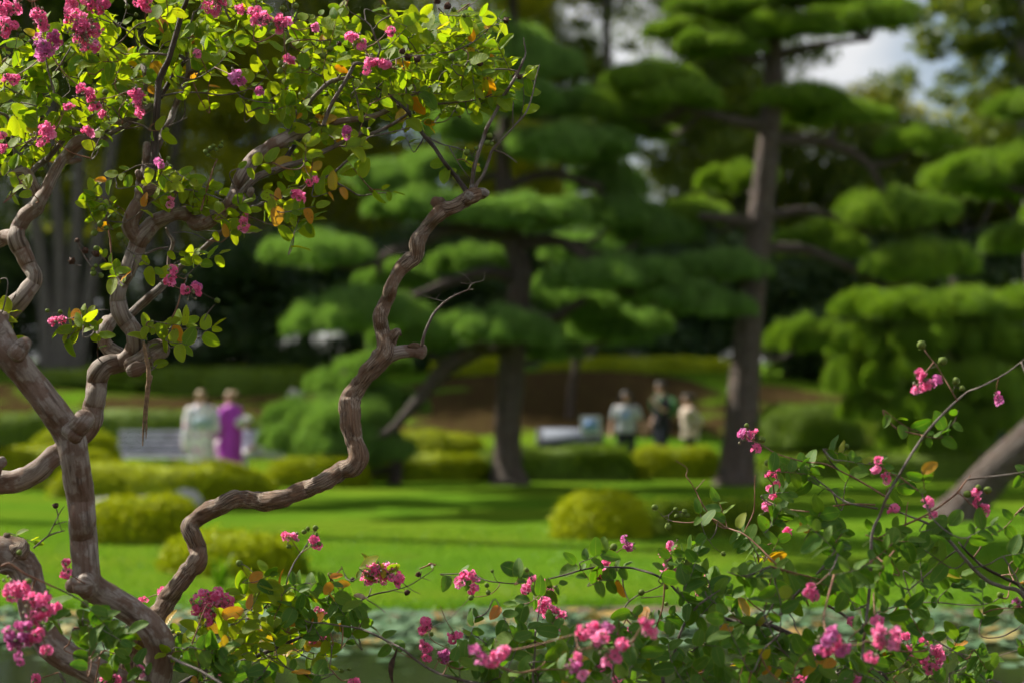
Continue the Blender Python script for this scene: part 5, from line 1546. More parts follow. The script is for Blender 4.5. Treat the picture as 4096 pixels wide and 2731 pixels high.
# canopy branches on the sunny side
T1.wood([('r3', [(2050, 420, 90), (2120, 310, 70), (2200, 235, 62), (2300, 190, 58)]), ('r2', [(200, 1338, 58), (290, 1302, 54), (400, 1270, 40), (540, 1210, 38), (660, 1150, 36), (780, 1090, 34), (880, 1040, 30), (940, 1010, 24)])], 6.56, 'branch', 'bark_branch', 14, 0.13)
T1.wood([('r3', [(2060, 430, 80), (2110, 420, 80), (2150, 340, 60)])], 6.55, 'knot', 'bark', 12, 0.25, 0.005, 40)
T1.wood([('r2', [(250, 1290, 46), (330, 1170, 40), (400, 1080, 36), (450, 995, 32), (540, 970, 30), (720, 940, 30), (800, 908, 28), (870, 860, 28), (1000, 790, 18), (1080, 740, 12)])], (6.62, 6.75), 'branch', 'bark_dark', 12, 0.12)
T1.wood([('r2', [(320, 1070, 50), (300, 1000, 46), (290, 945, 50), (350, 895, 36), (440, 830, 34), (530, 730, 34), (620, 650, 34), (700, 622, 30), (830, 600, 20), (960, 560, 10)])], 6.6, 'branch', 'bark_branch', 12, 0.13)
T1.wood([('r2', [(575, 985, 36), (620, 860, 32), (680, 750, 32), (740, 650, 30), (800, 540, 30), (832, 500, 28), (900, 500, 18), (1000, 490, 14), (1100, 480, 12), (1220, 440, 9)])], (6.56, 6.5), 'branch', 'bark_branch', 12, 0.13)
T1.wood([('r4', [(1850, 170, 50)]), ('r2', [(1690, 1490, 44), (1600, 1370, 34), (1520, 1270, 32), (1440, 1150, 30), (1360, 1060, 30), (1290, 960, 28), (1230, 870, 26), (1150, 800, 22), (1070, 730, 18), (990, 690, 14)])], 6.5, 'branch', 'bark_dark', 12, 0.12)
T1.wood([('r4', [(1895, 130, 44)]), ('r2', [(1740, 1450, 34), (1755, 1330, 32), (1790, 1200, 32), (1830, 1080, 30), (1860, 1000, 30), (1920, 890, 28), (1980, 770, 28), (2050, 660, 26), (2100, 570, 24), (2140, 480, 20), (2160, 420, 14), (2145, 300, 9)])], 6.5, 'branch', 'bark_branch', 12, 0.14)
T1.wood([('r4', [(1920, 120, 40)]), ('r2', [(1780, 1440, 28), (1830, 1370, 26), (1870, 1260, 26), (1900, 1180, 22), (1980, 1090, 16), (2080, 980, 14), (2160, 890, 13), (2210, 760, 12), (2240, 620, 10), (2270, 510, 7)])], 6.5, 'branch', 'bark_branch', 12, 0.14)
# bare twigs that can be picked out
TW = T1.twig
TW([('r4', [(1470, 1460, 30), (1490, 1370, 26), (1520, 1290, 24), (1570, 1190, 22), (1640, 1110, 20), (1720, 1050, 18), (1800, 1010, 16), (1870, 985, 14), (1910, 980, 8)])], 6.46, False)
TW([('r4', [(1868, 986, 13), (1890, 940, 12), (1930, 920, 10), (1980, 910, 8), (2000, 890, 6), (2010, 800, 4)])], 6.46, False)
for q in ([(1895, 925, 6), (1850, 870, 5), (1780, 825, 4)], [(1905, 922, 6), (1860, 932, 5), (1808, 922, 4)], [(1672, 1086, 10), (1570, 1060, 8), (1480, 1030, 6), (1360, 965, 4)], [(1590, 1064, 5), (1625, 1015, 4)],
          [(1750, 1035, 6), (1750, 1010, 4)], [(1345, 655, 9), (1260, 665, 7), (1200, 640, 5), (1140, 600, 4)], [(1252, 668, 5), (1190, 700, 4)], [(1580, 1180, 8), (1570, 1165, 5)]):
    TW([('r4', q)], 6.46, False)
for q in ([(860, 870, 18), (830, 740, 16), (800, 650, 12)], [(1240, 870, 16), (1225, 720, 14), (1215, 600, 12), (1190, 430, 9), (1190, 390, 7)], [(920, 1060, 30), (1050, 1010, 28), (1170, 940, 24), (1250, 885, 18)],
          [(2060, 1000, 10), (2060, 870, 10), (2065, 800, 7)], [(1910, 1180, 14), (2000, 1210, 12), (2090, 1275, 7)], [(2095, 560, 12), (2000, 545, 10), (1880, 550, 10), (1750, 565, 8)],
          [(1220, 440, 12), (1380, 435, 12), (1500, 420, 12), (1600, 400, 12), (1700, 360, 11), (1780, 310, 10), (1860, 240, 9), (1920, 180, 8), (1970, 110, 6), (2000, 75, 4)],
          [(1345, 800, 20), (1310, 720, 16), (1270, 640, 13), (1230, 590, 10)], [(990, 480, 18), (1020, 380, 16), (980, 290, 16), (960, 230, 14), (920, 180, 12), (830, 120, 10), (780, 90, 8), (725, 10, 6)],
          [(965, 240, 10), (1020, 170, 10), (1110, 120, 8)], [(1345, 800, 26), (1480, 815, 18), (1650, 800, 14), (1800, 780, 10), (1900, 740, 8)], [(580, 1400, 20), (660, 1350, 20), (740, 1280, 20), (840, 1180, 18), (920, 1085, 14), (1050, 1052, 12), (1290, 995, 9)],
          [(1610, 395, 8), (1690, 320, 7), (1700, 300, 6)], [(1660, 90, 8), (1720, 50, 7), (1790, 0, 6)], [(1470, 60, 7), (1500, 110, 7), (1570, 0, 5)], [(1920, 190, 5), (1965, 200, 4)],
          [(1370, 1065, 12), (1500, 1130, 11), (1620, 1160, 10), (1740, 1205, 8)], [(1560, 1150, 8), (1640, 1290, 8), (1720, 1400, 6)], [(1235, 770, 18), (1330, 715, 18), (1420, 680, 14), (1510, 655, 10)]):
    TW([('r2', q)], (6.52, 6.5))
for q in ([(1380, 825, 18), (1500, 800, 16), (1700, 793, 15), (1900, 815, 14), (2050, 790, 12), (2200, 730, 10), (2300, 625, 5)], [(1300, 1130, 22), (1210, 1072, 18), (1060, 1030, 16), (1000, 970, 14), (930, 880, 12), (830, 830, 10)],
          [(1430, 470, 24), (1300, 462, 20), (1180, 470, 18), (1060, 465, 14), (1010, 430, 10)], [(1330, 460, 12), (1200, 370, 11), (1130, 290, 10), (1000, 210, 10), (880, 120, 8)], [(1050, 390, 10), (960, 310, 9), (850, 180, 8)],
          [(770, 1180, 34), (700, 1120, 30), (620, 1100, 28), (560, 1050, 26), (520, 960, 22), (480, 860, 20), (450, 740, 18), (420, 640, 16), (400, 540, 14), (370, 400, 10), (340, 240, 8)],
          [(480, 610, 16), (550, 500, 14), (610, 400, 12)], [(170, 1290, 18), (240, 1220, 16), (340, 1180, 14), (440, 1155, 10)], [(1450, 125, 12), (1330, 50, 11), (1250, 0, 9)], [(1650, 430, 14), (1760, 370, 12), (1860, 345, 10), (1950, 290, 7)],
          [(1970, 170, 22), (1940, 120, 20), (1920, 60, 18), (1890, -40, 16)], [(1970, 165, 10), (2060, 90, 8), (2180, 25, 5)], [(1680, 645, 10), (1800, 600, 9), (1900, 570, 8), (2060, 555, 6)], [(1800, 445, 10), (1920, 460, 8), (1980, 435, 5)],
          [(1450, 1075, 12), (1520, 1045, 9), (1600, 1008, 6)], [(1010, 1090, 20), (1100, 1100, 12), (1200, 1080, 10)], [(180, 880, 12), (280, 900, 10), (380, 940, 9)], [(2050, 830, 12), (2200, 870, 11), (2352, 888, 10)]):
    TW([('r1', q)], 6.6)
for q in ([(985, 1180, 22), (970, 1060, 20), (955, 930, 18), (945, 800, 17), (930, 690, 15), (905, 560, 9)], [(790, 1010, 18), (740, 940, 16), (690, 850, 12), (660, 770, 8)], [(1720, 520, 18), (1750, 400, 16), (1790, 270, 15), (1830, 140, 12), (1860, 80, 10)],
          [(1480, 290, 10), (1440, 200, 12), (1390, 100, 11), (1360, 20, 8)], [(1530, 330, 12), (1650, 350, 14), (1800, 390, 14), (1910, 430, 14)], [(1350, 1545, 16), (1420, 1490, 15), (1480, 1420, 14), (1520, 1330, 13), (1540, 1250, 12), (1570, 1160, 10), (1590, 1090, 8)],
          [(1370, 1530, 16), (1540, 1530, 14), (1700, 1525, 12), (1800, 1510, 8)], [(1740, 1470, 9), (1780, 1390, 9), (1840, 1320, 7)], [(790, 1545, 14), (730, 1530, 14), (600, 1560, 12), (520, 1510, 10), (470, 1430, 8)], [(735, 1530, 10), (720, 1440, 9), (718, 1370, 6)], [(730, 1440, 8), (850, 1370, 7), (930, 1370, 5)],
          [(1250, 890, 22), (1340, 850, 20), (1440, 830, 16)], [(2080, 560, 16), (2180, 590, 13), (2280, 630, 11), (2352, 650, 9)], [(1480, 710, 10), (1600, 705, 9), (1720, 745, 8), (1800, 800, 6)], [(930, 1080, 16), (1020, 1045, 14), (1060, 1030, 12)], [(60, 1340, 10), (120, 1260, 8), (150, 1190, 6)],
          [(700, 990, 8), (640, 980, 7)], [(760, 960, 9), (800, 900, 7)]):
    TW([('r3', q)], 6.5, young=q[0][0] in (985, 1720, 1350))
TW([('r5', [(1400, 95, 18), (1460, 75, 16), (1530, 130, 12), (1555, 200, 8)])], 6.55)
TW([('r5', [(1250, 400, 14), (1300, 380, 12), (1340, 340, 9)])], 6.5)
TW([('r6', [(290, 405, 16), (400, 312, 15), (470, 280, 14), (550, 258, 10)])], 6.3); TW([('r6', [(410, 305, 12), (470, 190, 10), (520, 90, 8), (552, 50, 5)])], 6.3, False); TW([('r6', [(470, 205, 8), (570, 180, 6)])], 6.3, False); TW([('r6', [(500, 125, 7), (485, 70, 6)])], 6.3, False)
TW([('r6', [(10, 560, 16), (80, 540, 20), (200, 620, 22), (330, 680, 20), (440, 730, 16), (550, 775, 10)])], 5.6, True, True); TW([('r6', [(-60, 620, 14), (60, 590, 14), (110, 600, 12)])], 5.6)
# low shoots in front of the pond
T1.wood([('s', [(590, 2830, 40)]), ('r6', [(1480, 1620, 56), (1700, 1490, 52), (1900, 1430, 46), (2100, 1370, 44)]), ('r7', [(330, 1320, 32), (450, 1270, 28), (560, 1220, 24), (690, 1150, 20), (810, 1095, 16), (880, 1040, 14), (960, 980, 13), (1060, 920, 13), (1140, 890, 12), (1250, 868, 10), (1380, 830, 8), (1480, 770, 7), (1570, 710, 5)])], (6.4, 6.5), 'branch', 'bark_dark', 10, 0.12)
T1.wood([('s', [(600, 2840, 30)]), ('r6', [(1560, 1590, 34), (1760, 1470, 32), (1900, 1385, 30), (2040, 1310, 26)]), ('r7', [(160, 1160, 16), (240, 1060, 14), (330, 960, 12), (400, 900, 10), (450, 860, 11), (475, 760, 12), (520, 660, 12), (560, 600, 11), (592, 555, 10), (640, 480, 8), (680, 410, 6)])], (6.45, 6.55), 'branch', 'bark_branch', 10, 0.12)
TW([('r6', [(1440, 1330, 26), (1560, 1390, 24), (1700, 1450, 22), (1860, 1545, 20), (2000, 1640, 18)])], (5.75, 5.6))
TW([('r6', [(630, 1090, 22), (760, 1100, 22), (900, 1125, 18), (1000, 1150, 12)])], 5.8, True, True)
TW([('r6', [(800, 1030, 14), (860, 1170, 12), (895, 1280, 9)])], 6.2); TW([('r6', [(500, 1470, 22), (560, 1560, 22), (600, 1640, 22)])], 6.2)
for q in ([(1070, 935, 9), (1150, 985, 8), (1210, 1035, 6)], [(950, 985, 8), (910, 900, 7), (870, 860, 6)], [(880, 1040, 10), (790, 1010, 8)], [(770, 960, 10), (785, 890, 9), (800, 840, 7)], [(1100, 850, 8), (1085, 900, 8), (1070, 920, 7)], [(1370, 835, 6), (1420, 870, 5), (1470, 890, 4)], [(1280, 870, 5), (1350, 885, 4)],
          [(1480, 770, 5), (1545, 790, 4)], [(1470, 780, 5), (1480, 720, 4)], [(210, 1390, 8), (330, 1380, 6), (450, 1440, 6), (520, 1475, 4)], [(140, 1430, 6), (240, 1480, 5), (330, 1530, 4)], [(470, 1295, 8), (540, 1320, 7), (580, 1360, 5)], [(900, 740, 6), (875, 680, 4)]):
    TW([('r7', q)], 6.45)
# a dry strip of bark hanging from the forked stub
mb = MB()
for q in ([(1228, 145, 26), (1250, 270, 36), (1272, 400, 40), (1258, 540, 30), (1238, 700, 22), (1226, 880, 20), (1220, 1030, 10)], [(1288, 430, 34), (1272, 560, 26), (1256, 720, 20), (1252, 860, 18), (1248, 970, 8)]):
    pp, rr = catmull([np.array(at('r5', a, b, 6.42)) - T1.off for a, b, _ in q], [size_of('r5', c, 6.42) / 2 for *_, c in q], .006)
    v, f, b_ = tube(pp, rr, 8, .3, 50, seed=q[0][0])
    mb.add(v * 1.0, f, bark=b_)
mb.build('hanging_bark_strip', M['strip'], T1.root)
M['dead_leaf'] = simple('dead_leaf', (0.06, 0.035, 0.02), 0.8, 0.5, 60.0, bump=0.5)
M['pale_dead_leaf'] = simple('pale_dead_leaf', (0.50, 0.36, 0.24), 0.8, 0.3, 60.0, bump=0.4)

CANOPY = [('v', 130, 130, 130, 90, 18, 6.6, .35, 60, 60, 9, .03), ('v', 280, 110, 120, 90, 18, 6.65, .35, 60, 60, 9, .03), ('v', 430, 70, 90, 70, 12, 6.6, .3, 40, 60, 9, .04), ('v', 560, 60, 80, 60, 9, 6.6, .3, 20, 50, 9, .04),
          ('v', 200, 250, 110, 60, 13, 6.6, .3, 60, 60, 9, .03), ('v', 80, 290, 80, 45, 9, 6.6, .25, 60, 60, 9, .03), ('v', 40, 200, 60, 70, 7, 6.65, .3, 90, 60, 9, .03), ('v', 40, 380, 50, 35, 5, 6.55, .2, 60, 70, 8, .02),
          ('v', 400, 150, 80, 50, 7, 6.6, .3, 30, 60, 8, .04), ('v', 330, 200, 60, 40, 5, 6.6, .25, 60, 60, 8, .03), ('v', 490, 130, 60, 40, 5, 6.6, .25, 10, 60, 7, .03),
          ('v', 720, 80, 60, 50, 6, 6.6, .25, 70, 50, 8, .03), ('v', 800, 60, 70, 50, 8, 6.55, .25, 80, 50, 8, .03), ('v', 850, 150, 100, 60, 15, 6.55, .3, 50, 60, 9, .03), ('v', 960, 110, 110, 60, 13, 6.5, .3, 50, 60, 9, .03), ('v', 960, 170, 90, 50, 10, 6.5, .3, 20, 60, 9, .03),
          ('v', 1040, 205, 100, 50, 12, 6.5, .25, 0, 60, 9, .05), ('v', 1070, 90, 80, 50, 8, 6.5, .25, 40, 50, 8, .03), ('v', 1120, 215, 70, 40, 6, 6.5, .2, -10, 50, 8, .06), ('v', 750, 200, 90, 60, 9, 6.6, .3, 60, 60, 9, .02), ('v', 680, 235, 90, 40, 7, 6.6, .25, 40, 60, 8, .02),
          ('v', 870, 240, 90, 40, 8, 6.55, .3, 20, 70, 8, .04), ('v', 930, 270, 60, 30, 3, 6.5, .2, -20, 40, 5, .08), ('v', 640, 160, 50, 40, 2, 6.6, .2, 60, 50, 6, .04), ('v', 600, 245, 40, 16, 2, 6.6, .2, -60, 40, 3, .0), ('v', 1170, 190, 70, 40, 6, 6.5, .15, -5, 40, 8, .04), ('v', 1110, 55, 50, 35, 5, 6.5, .15, 40, 40, 7, .03), ('v', 1230, 190, 20, 12, 1, 6.5, .05, -5, 20, 3, .0), ('v', 1060, 160, 90, 50, 8, 6.5, .2, 20, 50, 8, .03), ('v', 960, 60, 80, 45, 7, 6.5, .2, 60, 50, 8, .02)]
UNDER = [('v', 740, 330, 50, 22, 4, 6.5, .15, 20, 50, 5, .5), ('v', 800, 345, 40, 30, 3, 6.5, .15, 10, 50, 5, .2), ('v', 690, 375, 70, 25, 5, 6.55, .15, 10, 50, 6, .1), ('v', 640, 440, 40, 25, 3, 6.55, .15, 20, 50, 5, .3), ('v', 690, 490, 50, 25, 4, 6.55, .15, -20, 50, 6, .1), ('v', 560, 470, 40, 25, 3, 6.55, .15, 0, 60, 5, .05), ('v', 600, 520, 60, 20, 3, 6.55, .1, -10, 40, 6, .1),
         ('v', 800, 420, 60, 22, 2, 6.55, .1, 0, 30, 4, .75), ('v', 910, 445, 20, 8, 1, 6.58, .05, 0, 20, 3, .8), ('v', 400, 430, 50, 25, 4, 6.45, .15, 60, 70, 6, .02), ('v', 450, 420, 50, 25, 4, 6.5, .15, 20, 60, 6, .06), ('v', 450, 480, 40, 20, 2, 6.55, .1, 0, 60, 5, .03),
         ('v', 240, 440, 40, 25, 3, 6.4, .15, 130, 50, 6, .10), ('v', 230, 480, 50, 16, 2, 6.4, .1, 170, 30, 5, .03), ('v', 230, 620, 40, 40, 3, 6.4, .1, 120, 60, 4, .02), ('v', 350, 600, 30, 20, 2, 6.5, .1, 40, 60, 4, .02), ('v', 470, 580, 40, 16, 3, 6.6, .1, 10, 50, 5, .03),
         ('v', 130, 755, 30, 20, 2, 6.4, .1, 200, 40, 5, .12), ('v', 205, 735, 40, 22, 3, 6.4, .1, 120, 50, 6, .0), ('v', 390, 755, 60, 20, 4, 6.45, .15, 30, 50, 6, .0), ('v', 430, 800, 24, 20, 2, 6.5, .1, -40, 40, 3, .0), ('v', 475, 745, 20, 12, 1, 6.5, .1, 10, 20, 3, .0), ('v', 30, 690, 30, 40, 2, 6.45, .1, 60, 50, 4, .05),
         ('v', 1060, 400, 30, 14, 1, 6.5, .05, -80, 20, 2, .9), ('v', 1100, 380, 20, 20, 1, 6.5, .05, -60, 20, 2, .4), ('v', 380, 300, 20, 16, 1, 6.5, .05, -40, 20, 3, .0)]
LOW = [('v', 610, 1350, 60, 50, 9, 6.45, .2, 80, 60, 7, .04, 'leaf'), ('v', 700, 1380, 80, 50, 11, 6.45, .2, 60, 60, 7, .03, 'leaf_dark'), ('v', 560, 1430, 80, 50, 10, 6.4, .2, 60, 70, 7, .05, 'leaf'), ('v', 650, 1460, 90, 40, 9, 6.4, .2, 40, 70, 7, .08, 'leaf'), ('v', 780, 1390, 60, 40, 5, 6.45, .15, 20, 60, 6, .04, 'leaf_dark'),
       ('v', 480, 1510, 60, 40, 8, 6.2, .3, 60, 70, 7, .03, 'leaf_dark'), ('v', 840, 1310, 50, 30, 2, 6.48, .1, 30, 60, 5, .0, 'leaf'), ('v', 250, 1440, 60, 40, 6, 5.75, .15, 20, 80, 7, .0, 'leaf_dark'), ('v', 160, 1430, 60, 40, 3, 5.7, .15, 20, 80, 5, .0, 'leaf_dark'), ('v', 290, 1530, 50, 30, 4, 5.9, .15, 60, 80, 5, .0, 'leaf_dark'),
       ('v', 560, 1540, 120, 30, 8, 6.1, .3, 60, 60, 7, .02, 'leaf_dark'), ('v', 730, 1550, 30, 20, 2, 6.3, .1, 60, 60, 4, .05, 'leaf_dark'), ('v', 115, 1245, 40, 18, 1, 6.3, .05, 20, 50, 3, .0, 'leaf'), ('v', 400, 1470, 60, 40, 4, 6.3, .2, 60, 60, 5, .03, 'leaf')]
OFF = [('v', -160, 100, 140, 120, 18, 6.6, .5, 90, 60, 9, .03), ('v', 80, -120, 140, 90, 18, 6.6, .5, 90, 50, 9, .03), ('v', 330, -110, 150, 80, 18, 6.6, .5, 90, 50, 9, .03), ('v', 600, -70, 150, 50, 12, 6.6, .4, 70, 50, 9, .03), ('v', -180, 700, 120, 200, 12, 6.3, .4, 150, 60, 9, .03), ('v', -350, 480, 130, 170, 34, 6.3, .35, 120, 60, 9, .0), ('v', -260, 720, 110, 120, 18, 6.2, .35, 120, 60, 9, .0)]  # crown out of view; left masses added to shade the smooth front stem
CANOPY = [(*q[:6], q[6] + 0.14, q[7] * 0.85, *q[8:11], q[11] * 0.3, *q[12:]) for q in CANOPY]
T1.shoots(CANOPY); UNDER = [(*q[:11], q[11] * 0.4, *q[12:]) for q in UNDER]
T1.shoots(UNDER); T1.shoots(LOW); T1.shoots(OFF)
FL1 = [('r1', 90, 80, 80, 6.5, 0), ('r1', 40, 230, 75, 6.45, 0), ('r1', 340, 170, 85, 6.5, 0), ('r1', 400, 395, 110, 6.5, 1), ('r1', 640, 190, 95, 6.45, 0), ('r1', 700, 310, 120, 6.45, 0), ('r1', 770, 210, 90, 6.5, 0), ('r1', 840, 30, 90, 6.5, 0), ('r1', 610, 10, 60, 6.55, 0), ('r1', 1240, 20, 70, 6.6, 0),
       ('r1', 1850, 30, 80, 6.55, 0), ('r1', 2040, 80, 40, 6.55, 0), ('r1', 2250, 180, 62, 6.55, 0), ('r1', 2180, 90, 50, 6.55, 0), ('r1', 730, 800, 65, 6.5, 0), ('r1', 800, 880, 50, 6.5, 0), ('r1', 1150, 770, 50, 6.5, 0), ('r1', 1190, 880, 80, 6.5, 0), ('r1', 80, 690, 60, 6.5, 0), ('r1', 370, 1140, 80, 6.6, 0), ('r1', 760, 1130, 42, 6.65, 0),
       ('r1', 30, 1290, 40, 6.6, 0), ('r1', 20, 1150, 30, 6.6, 0), ('r1', 1385, 1395, 45, 6.6, 1), ('r1', 2010, 670, 65, 6.6, 1), ('r1', 1690, 450, 30, 6.62, 0), ('r1', 2230, 780, 30, 6.6, 1), ('r1', 580, 890, 45, 6.6, 0), ('r1', 910, 1010, 36, 6.55, 0),
       ('r2', 100, 160, 60, 6.5, 0), ('r2', 240, 180, 62, 6.5, 0), ('r2', 290, 490, 48, 6.5, 0), ('r2', 845, 310, 58, 6.5, 0), ('r2', 940, 450, 50, 6.42, 0), ('r2', 1060, 510, 50, 6.42, 0), ('r2', 915, 550, 26, 6.42, 0), ('r2', 520, 220, 34, 6.55, 0), ('r2', 1100, 235, 26, 6.55, 0), ('r2', 480, 1410, 34, 6.6, 0), ('r2', 370, 1540, 50, 6.55, 0), ('r2', 740, 1040, 36, 6.6, 1),
       ('r3', 1470, 1065, 62, 6.45, 0), ('r3', 1455, 1145, 26, 6.45, 0), ('r3', 1640, 1220, 72, 6.42, 0), ('r3', 1695, 1155, 40, 6.45, 1), ('r3', 510, 1470, 60, 6.4, 0), ('r3', 2070, 650, 52, 6.5, 0), ('r3', 1450, 440, 40, 6.5, 0), ('r3', 2120, 560, 34, 6.55, 0),
       ('r6', 140, 760, 110, 5.55, 0), ('r6', 290, 920, 130, 5.5, 0), ('r6', 140, 1120, 110, 5.45, 1), ('r6', 340, 1150, 80, 5.45, 0), ('r6', 180, 1230, 90, 5.45, 1), ('r6', 400, 1290, 40, 5.5, 0), ('r6', 160, 1360, 34, 5.5, 1), ('r6', 570, 610, 48, 5.9, 0), ('r6', 560, 545, 30, 5.9, 0), ('r6', 520, 900, 36, 5.7, 0),
       ('r6', 1740, 870, 105, 6.4, 0), ('r6', 1900, 900, 110, 6.42, 0), ('r6', 1850, 790, 70, 6.4, 0), ('r6', 1760, 1010, 60, 6.4, 0), ('r6', 1380, 780, 44, 6.55, 0), ('r6', 1220, 850, 26, 6.6, 0), ('r6', 870, 1510, 34, 6.0, 0), ('r6', 980, 1535, 30, 6.0, 0), ('r6', 1040, 1225, 36, 6.0, 0), ('r6', 1180, 1470, 36, 5.95, 0), ('r6', 300, 1545, 34, 6.1, 0), ('r6', 1850, 1510, 56, 6.2, 0),
       ('r7', 495, 475, 52, 6.55, 0), ('r7', 665, 520, 46, 6.55, 0), ('r7', 1130, 720, 85, 6.48, 0), ('r7', 1240, 740, 85, 6.48, 0), ('r7', 1060, 770, 50, 6.48, 0), ('r7', 1310, 790, 30, 6.48, 0), ('r7', 730, 1190, 36, 6.45, 0), ('r7', 655, 1245, 22, 6.45, 0), ('r7', 700, 1030, 36, 6.5, 0), ('r7', 545, 1060, 34, 6.5, 0), ('r7', 960, 1555, 44, 6.3, 0)]
for reg, x_, y_, r_, d, mv in FL1:
    hi = reg in ('r1', 'r2')
    T1.flowers(reg, x_, y_, r_ * (1.18 if hi else 1.08), d - (0.26 if hi else 0.05), bool(mv), dens=1.25)
T1.caps([('r1', x_, y_, 6.45, s) for x_, y_, s in ((1090, 60, 48), (160, 250, 46), (190, 310, 50), (865, 85, 46), (790, 85, 40), (900, 790, 52), (1070, 790, 46), (1165, 130, 34), (2205, 60, 46), (220, 655, 36), (225, 715, 36), (145, 820, 34), (770, 50, 34), (820, 40, 40))])
T1.caps([('r2', x_, y_, 6.45, s) for x_, y_, s in ((260, 70, 48), (360, 50, 48), (575, 440, 50), (630, 385, 50), (245, 500, 54), (235, 560, 48), (1580, 450, 56), (1880, 1065, 48), (1860, 1120, 48), (1895, 1130, 34), (1700, 1195, 50), (1775, 1165, 34), (1600, 80, 36), (1680, 125, 34))])
T1.caps([('r2', x_, y_, 6.45, s) for x_, y_, s in ((1240, 450, 52), (1310, 465, 52), (1195, 405, 44), (1800, 500, 44), (2010, 160, 50), (1550, 50, 50), (1470, 10, 46), (2115, 605, 40), (700, 345, 34))], True)
T1.caps([('r3', x_, y_, 6.42, s) for x_, y_, s in ((870, 500, 52), (975, 560, 48), (855, 635, 52), (1025, 740, 62), (810, 710, 56), (825, 845, 52), (820, 990, 36), (795, 1020, 38), (800, 1055, 52), (865, 1075, 46), (1860, 1290, 46), (515, 1385, 36), (405, 1375, 36), (445, 1440, 36), (1580, 1040, 38), (1630, 1080, 32), (910, 670, 44), (940, 490, 34), (1440, 75, 36), (1462, 140, 32), (1640, 255, 40))])
T1.caps([('r3', x_, y_, 6.42, s) for x_, y_, s in ((615, 950, 56), (730, 860, 50), (820, 885, 56), (660, 775, 36), (935, 920, 36))], True)
T1.caps([('r1', x_, y_, 6.42, s) for x_, y_, s in ((1760, 1300, 44), (1800, 1270, 40), (1825, 1250, 34), (1850, 1280, 36), (1780, 1330, 36), (1890, 1250, 40), (1900, 1220, 26))])
T1.caps([('r6', x_, y_, d, s) for x_, y_, d, s in ((240, 695, 5.5, 60), (725, 885, 5.75, 66), (800, 970, 5.75, 64), (690, 1040, 5.75, 56), (1045, 1320, 6.0, 60), (970, 1465, 6.0, 66), (400, 780, 5.55, 46), (165, 445, 5.6, 46), (580, 515, 5.9, 48), (1480, 1120, 6.2, 36), (1530, 1140, 6.2, 36), (2160, 660, 6.5, 24), (2240, 750, 6.5, 26))])
T1.caps([('r7', x_, y_, 6.5, s) for x_, y_, s in ((107, 660, 48), (680, 395, 44), (705, 515, 42), (595, 425, 36), (625, 400, 32), (480, 535, 34), (875, 1470, 36), (935, 1460, 26), (545, 880, 34), (815, 955, 36), (690, 445, 26))])
T1.caps([('r7', x_, y_, 6.5, s) for x_, y_, s in ((1455, 745, 36), (1370, 880, 38), (960, 785, 34))], True)
T1.caps([('r6', 475, 45, 6.3, 44)], True)

# ------------------------------------------------------------------ tree 2: the leafy bush on the right
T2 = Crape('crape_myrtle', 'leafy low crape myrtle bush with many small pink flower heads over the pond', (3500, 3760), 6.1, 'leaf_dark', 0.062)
T2.wood([('s', [(3500, 3790, 150), (3510, 3500, 130), (3530, 3200, 110), (3550, 2950, 80)]), ('r10', [(1320, 1600, 64), (1250, 1490, 60), (1120, 1475, 58), (1000, 1440, 55), (900, 1380, 54), (780, 1310, 50), (680, 1250, 47), (560, 1180, 43), (440, 1130, 36), (300, 1105, 30), (150, 1090, 26), (0, 1035, 22)]),
         ('r8', [(1440, 960, 18), (1350, 890, 18), (1260, 800, 18), (1150, 740, 18), (1050, 710, 17), (980, 695, 16), (830, 690, 15), (730, 690, 15), (600, 715, 13), (480, 750, 12), (330, 785, 11), (200, 800, 10), (100, 812, 9), (0, 805, 9)]), ('r7', [(1990, 795, 9), (1920, 770, 8), (1870, 720, 6)])], (6.0, 6.5), 'branch', 'bark_dark', 12, 0.1, 0.007)
T2.wood([('s', [(3515, 3300, 60), (3470, 2950, 40)]), ('r10', [(1125, 1600, 24), (1140, 1300, 23), (1160, 1130, 23), (1180, 950, 24), (1195, 780, 25), (1200, 620, 25), (1205, 480, 24), (1222, 390, 22), (1270, 290, 20)]), ('r9', [(1320, 1290, 20), (1400, 1150, 20), (1450, 1060, 20), (1510, 960, 20), (1570, 870, 20), (1640, 780, 19), (1720, 690, 18), (1800, 610, 17), (1850, 565, 16), (1930, 500, 15), (2020, 465, 13), (2120, 415, 12), (2220, 360, 11), (2300, 300, 10), (2352, 260, 9), (2420, 200, 8)])], (5.7, 5.75), 'branch', 'bark_branch', 10, 0.08, 0.008)
T2.wood([('s', [(3530, 3400, 60), (3900, 3000, 50), (4200, 2600, 42)]), ('r10', [(2352, 910, 36), (2200, 840, 32), (2090, 800, 30), (1990, 720, 28), (1920, 640, 26), (1850, 560, 24), (1790, 490, 24), (1720, 430, 22), (1650, 375, 20), (1590, 345, 18), (1500, 310, 14), (1400, 270, 12), (1290, 230, 10)])], (5.9, 6.05), 'branch', 'bark_branch', 10, 0.1, 0.008)
T2.wood([('s', [(3530, 3350, 40), (3950, 2900, 36), (4230, 2560, 32)]), ('r10', [(2352, 865, 26), (2200, 770, 24), (2050, 690, 22), (1970, 620, 20), (1900, 550, 16), (1860, 500, 12)])], 6.05, 'branch', 'bark_dark', 10, 0.1, 0.008)
T2.wood([('s', [(3510, 3500, 60), (3150, 3150, 45), (2780, 2880, 34)]), ('r8', [(1230, 1564, 28), (1300, 1370, 24), (1360, 1180, 20), (1410, 1080, 18), (1480, 990, 17), (1540, 940, 15), (1610, 890, 12), (1660, 860, 8)])], (6.0, 5.9), 'branch', 'bark_branch', 10, 0.1, 0.008)
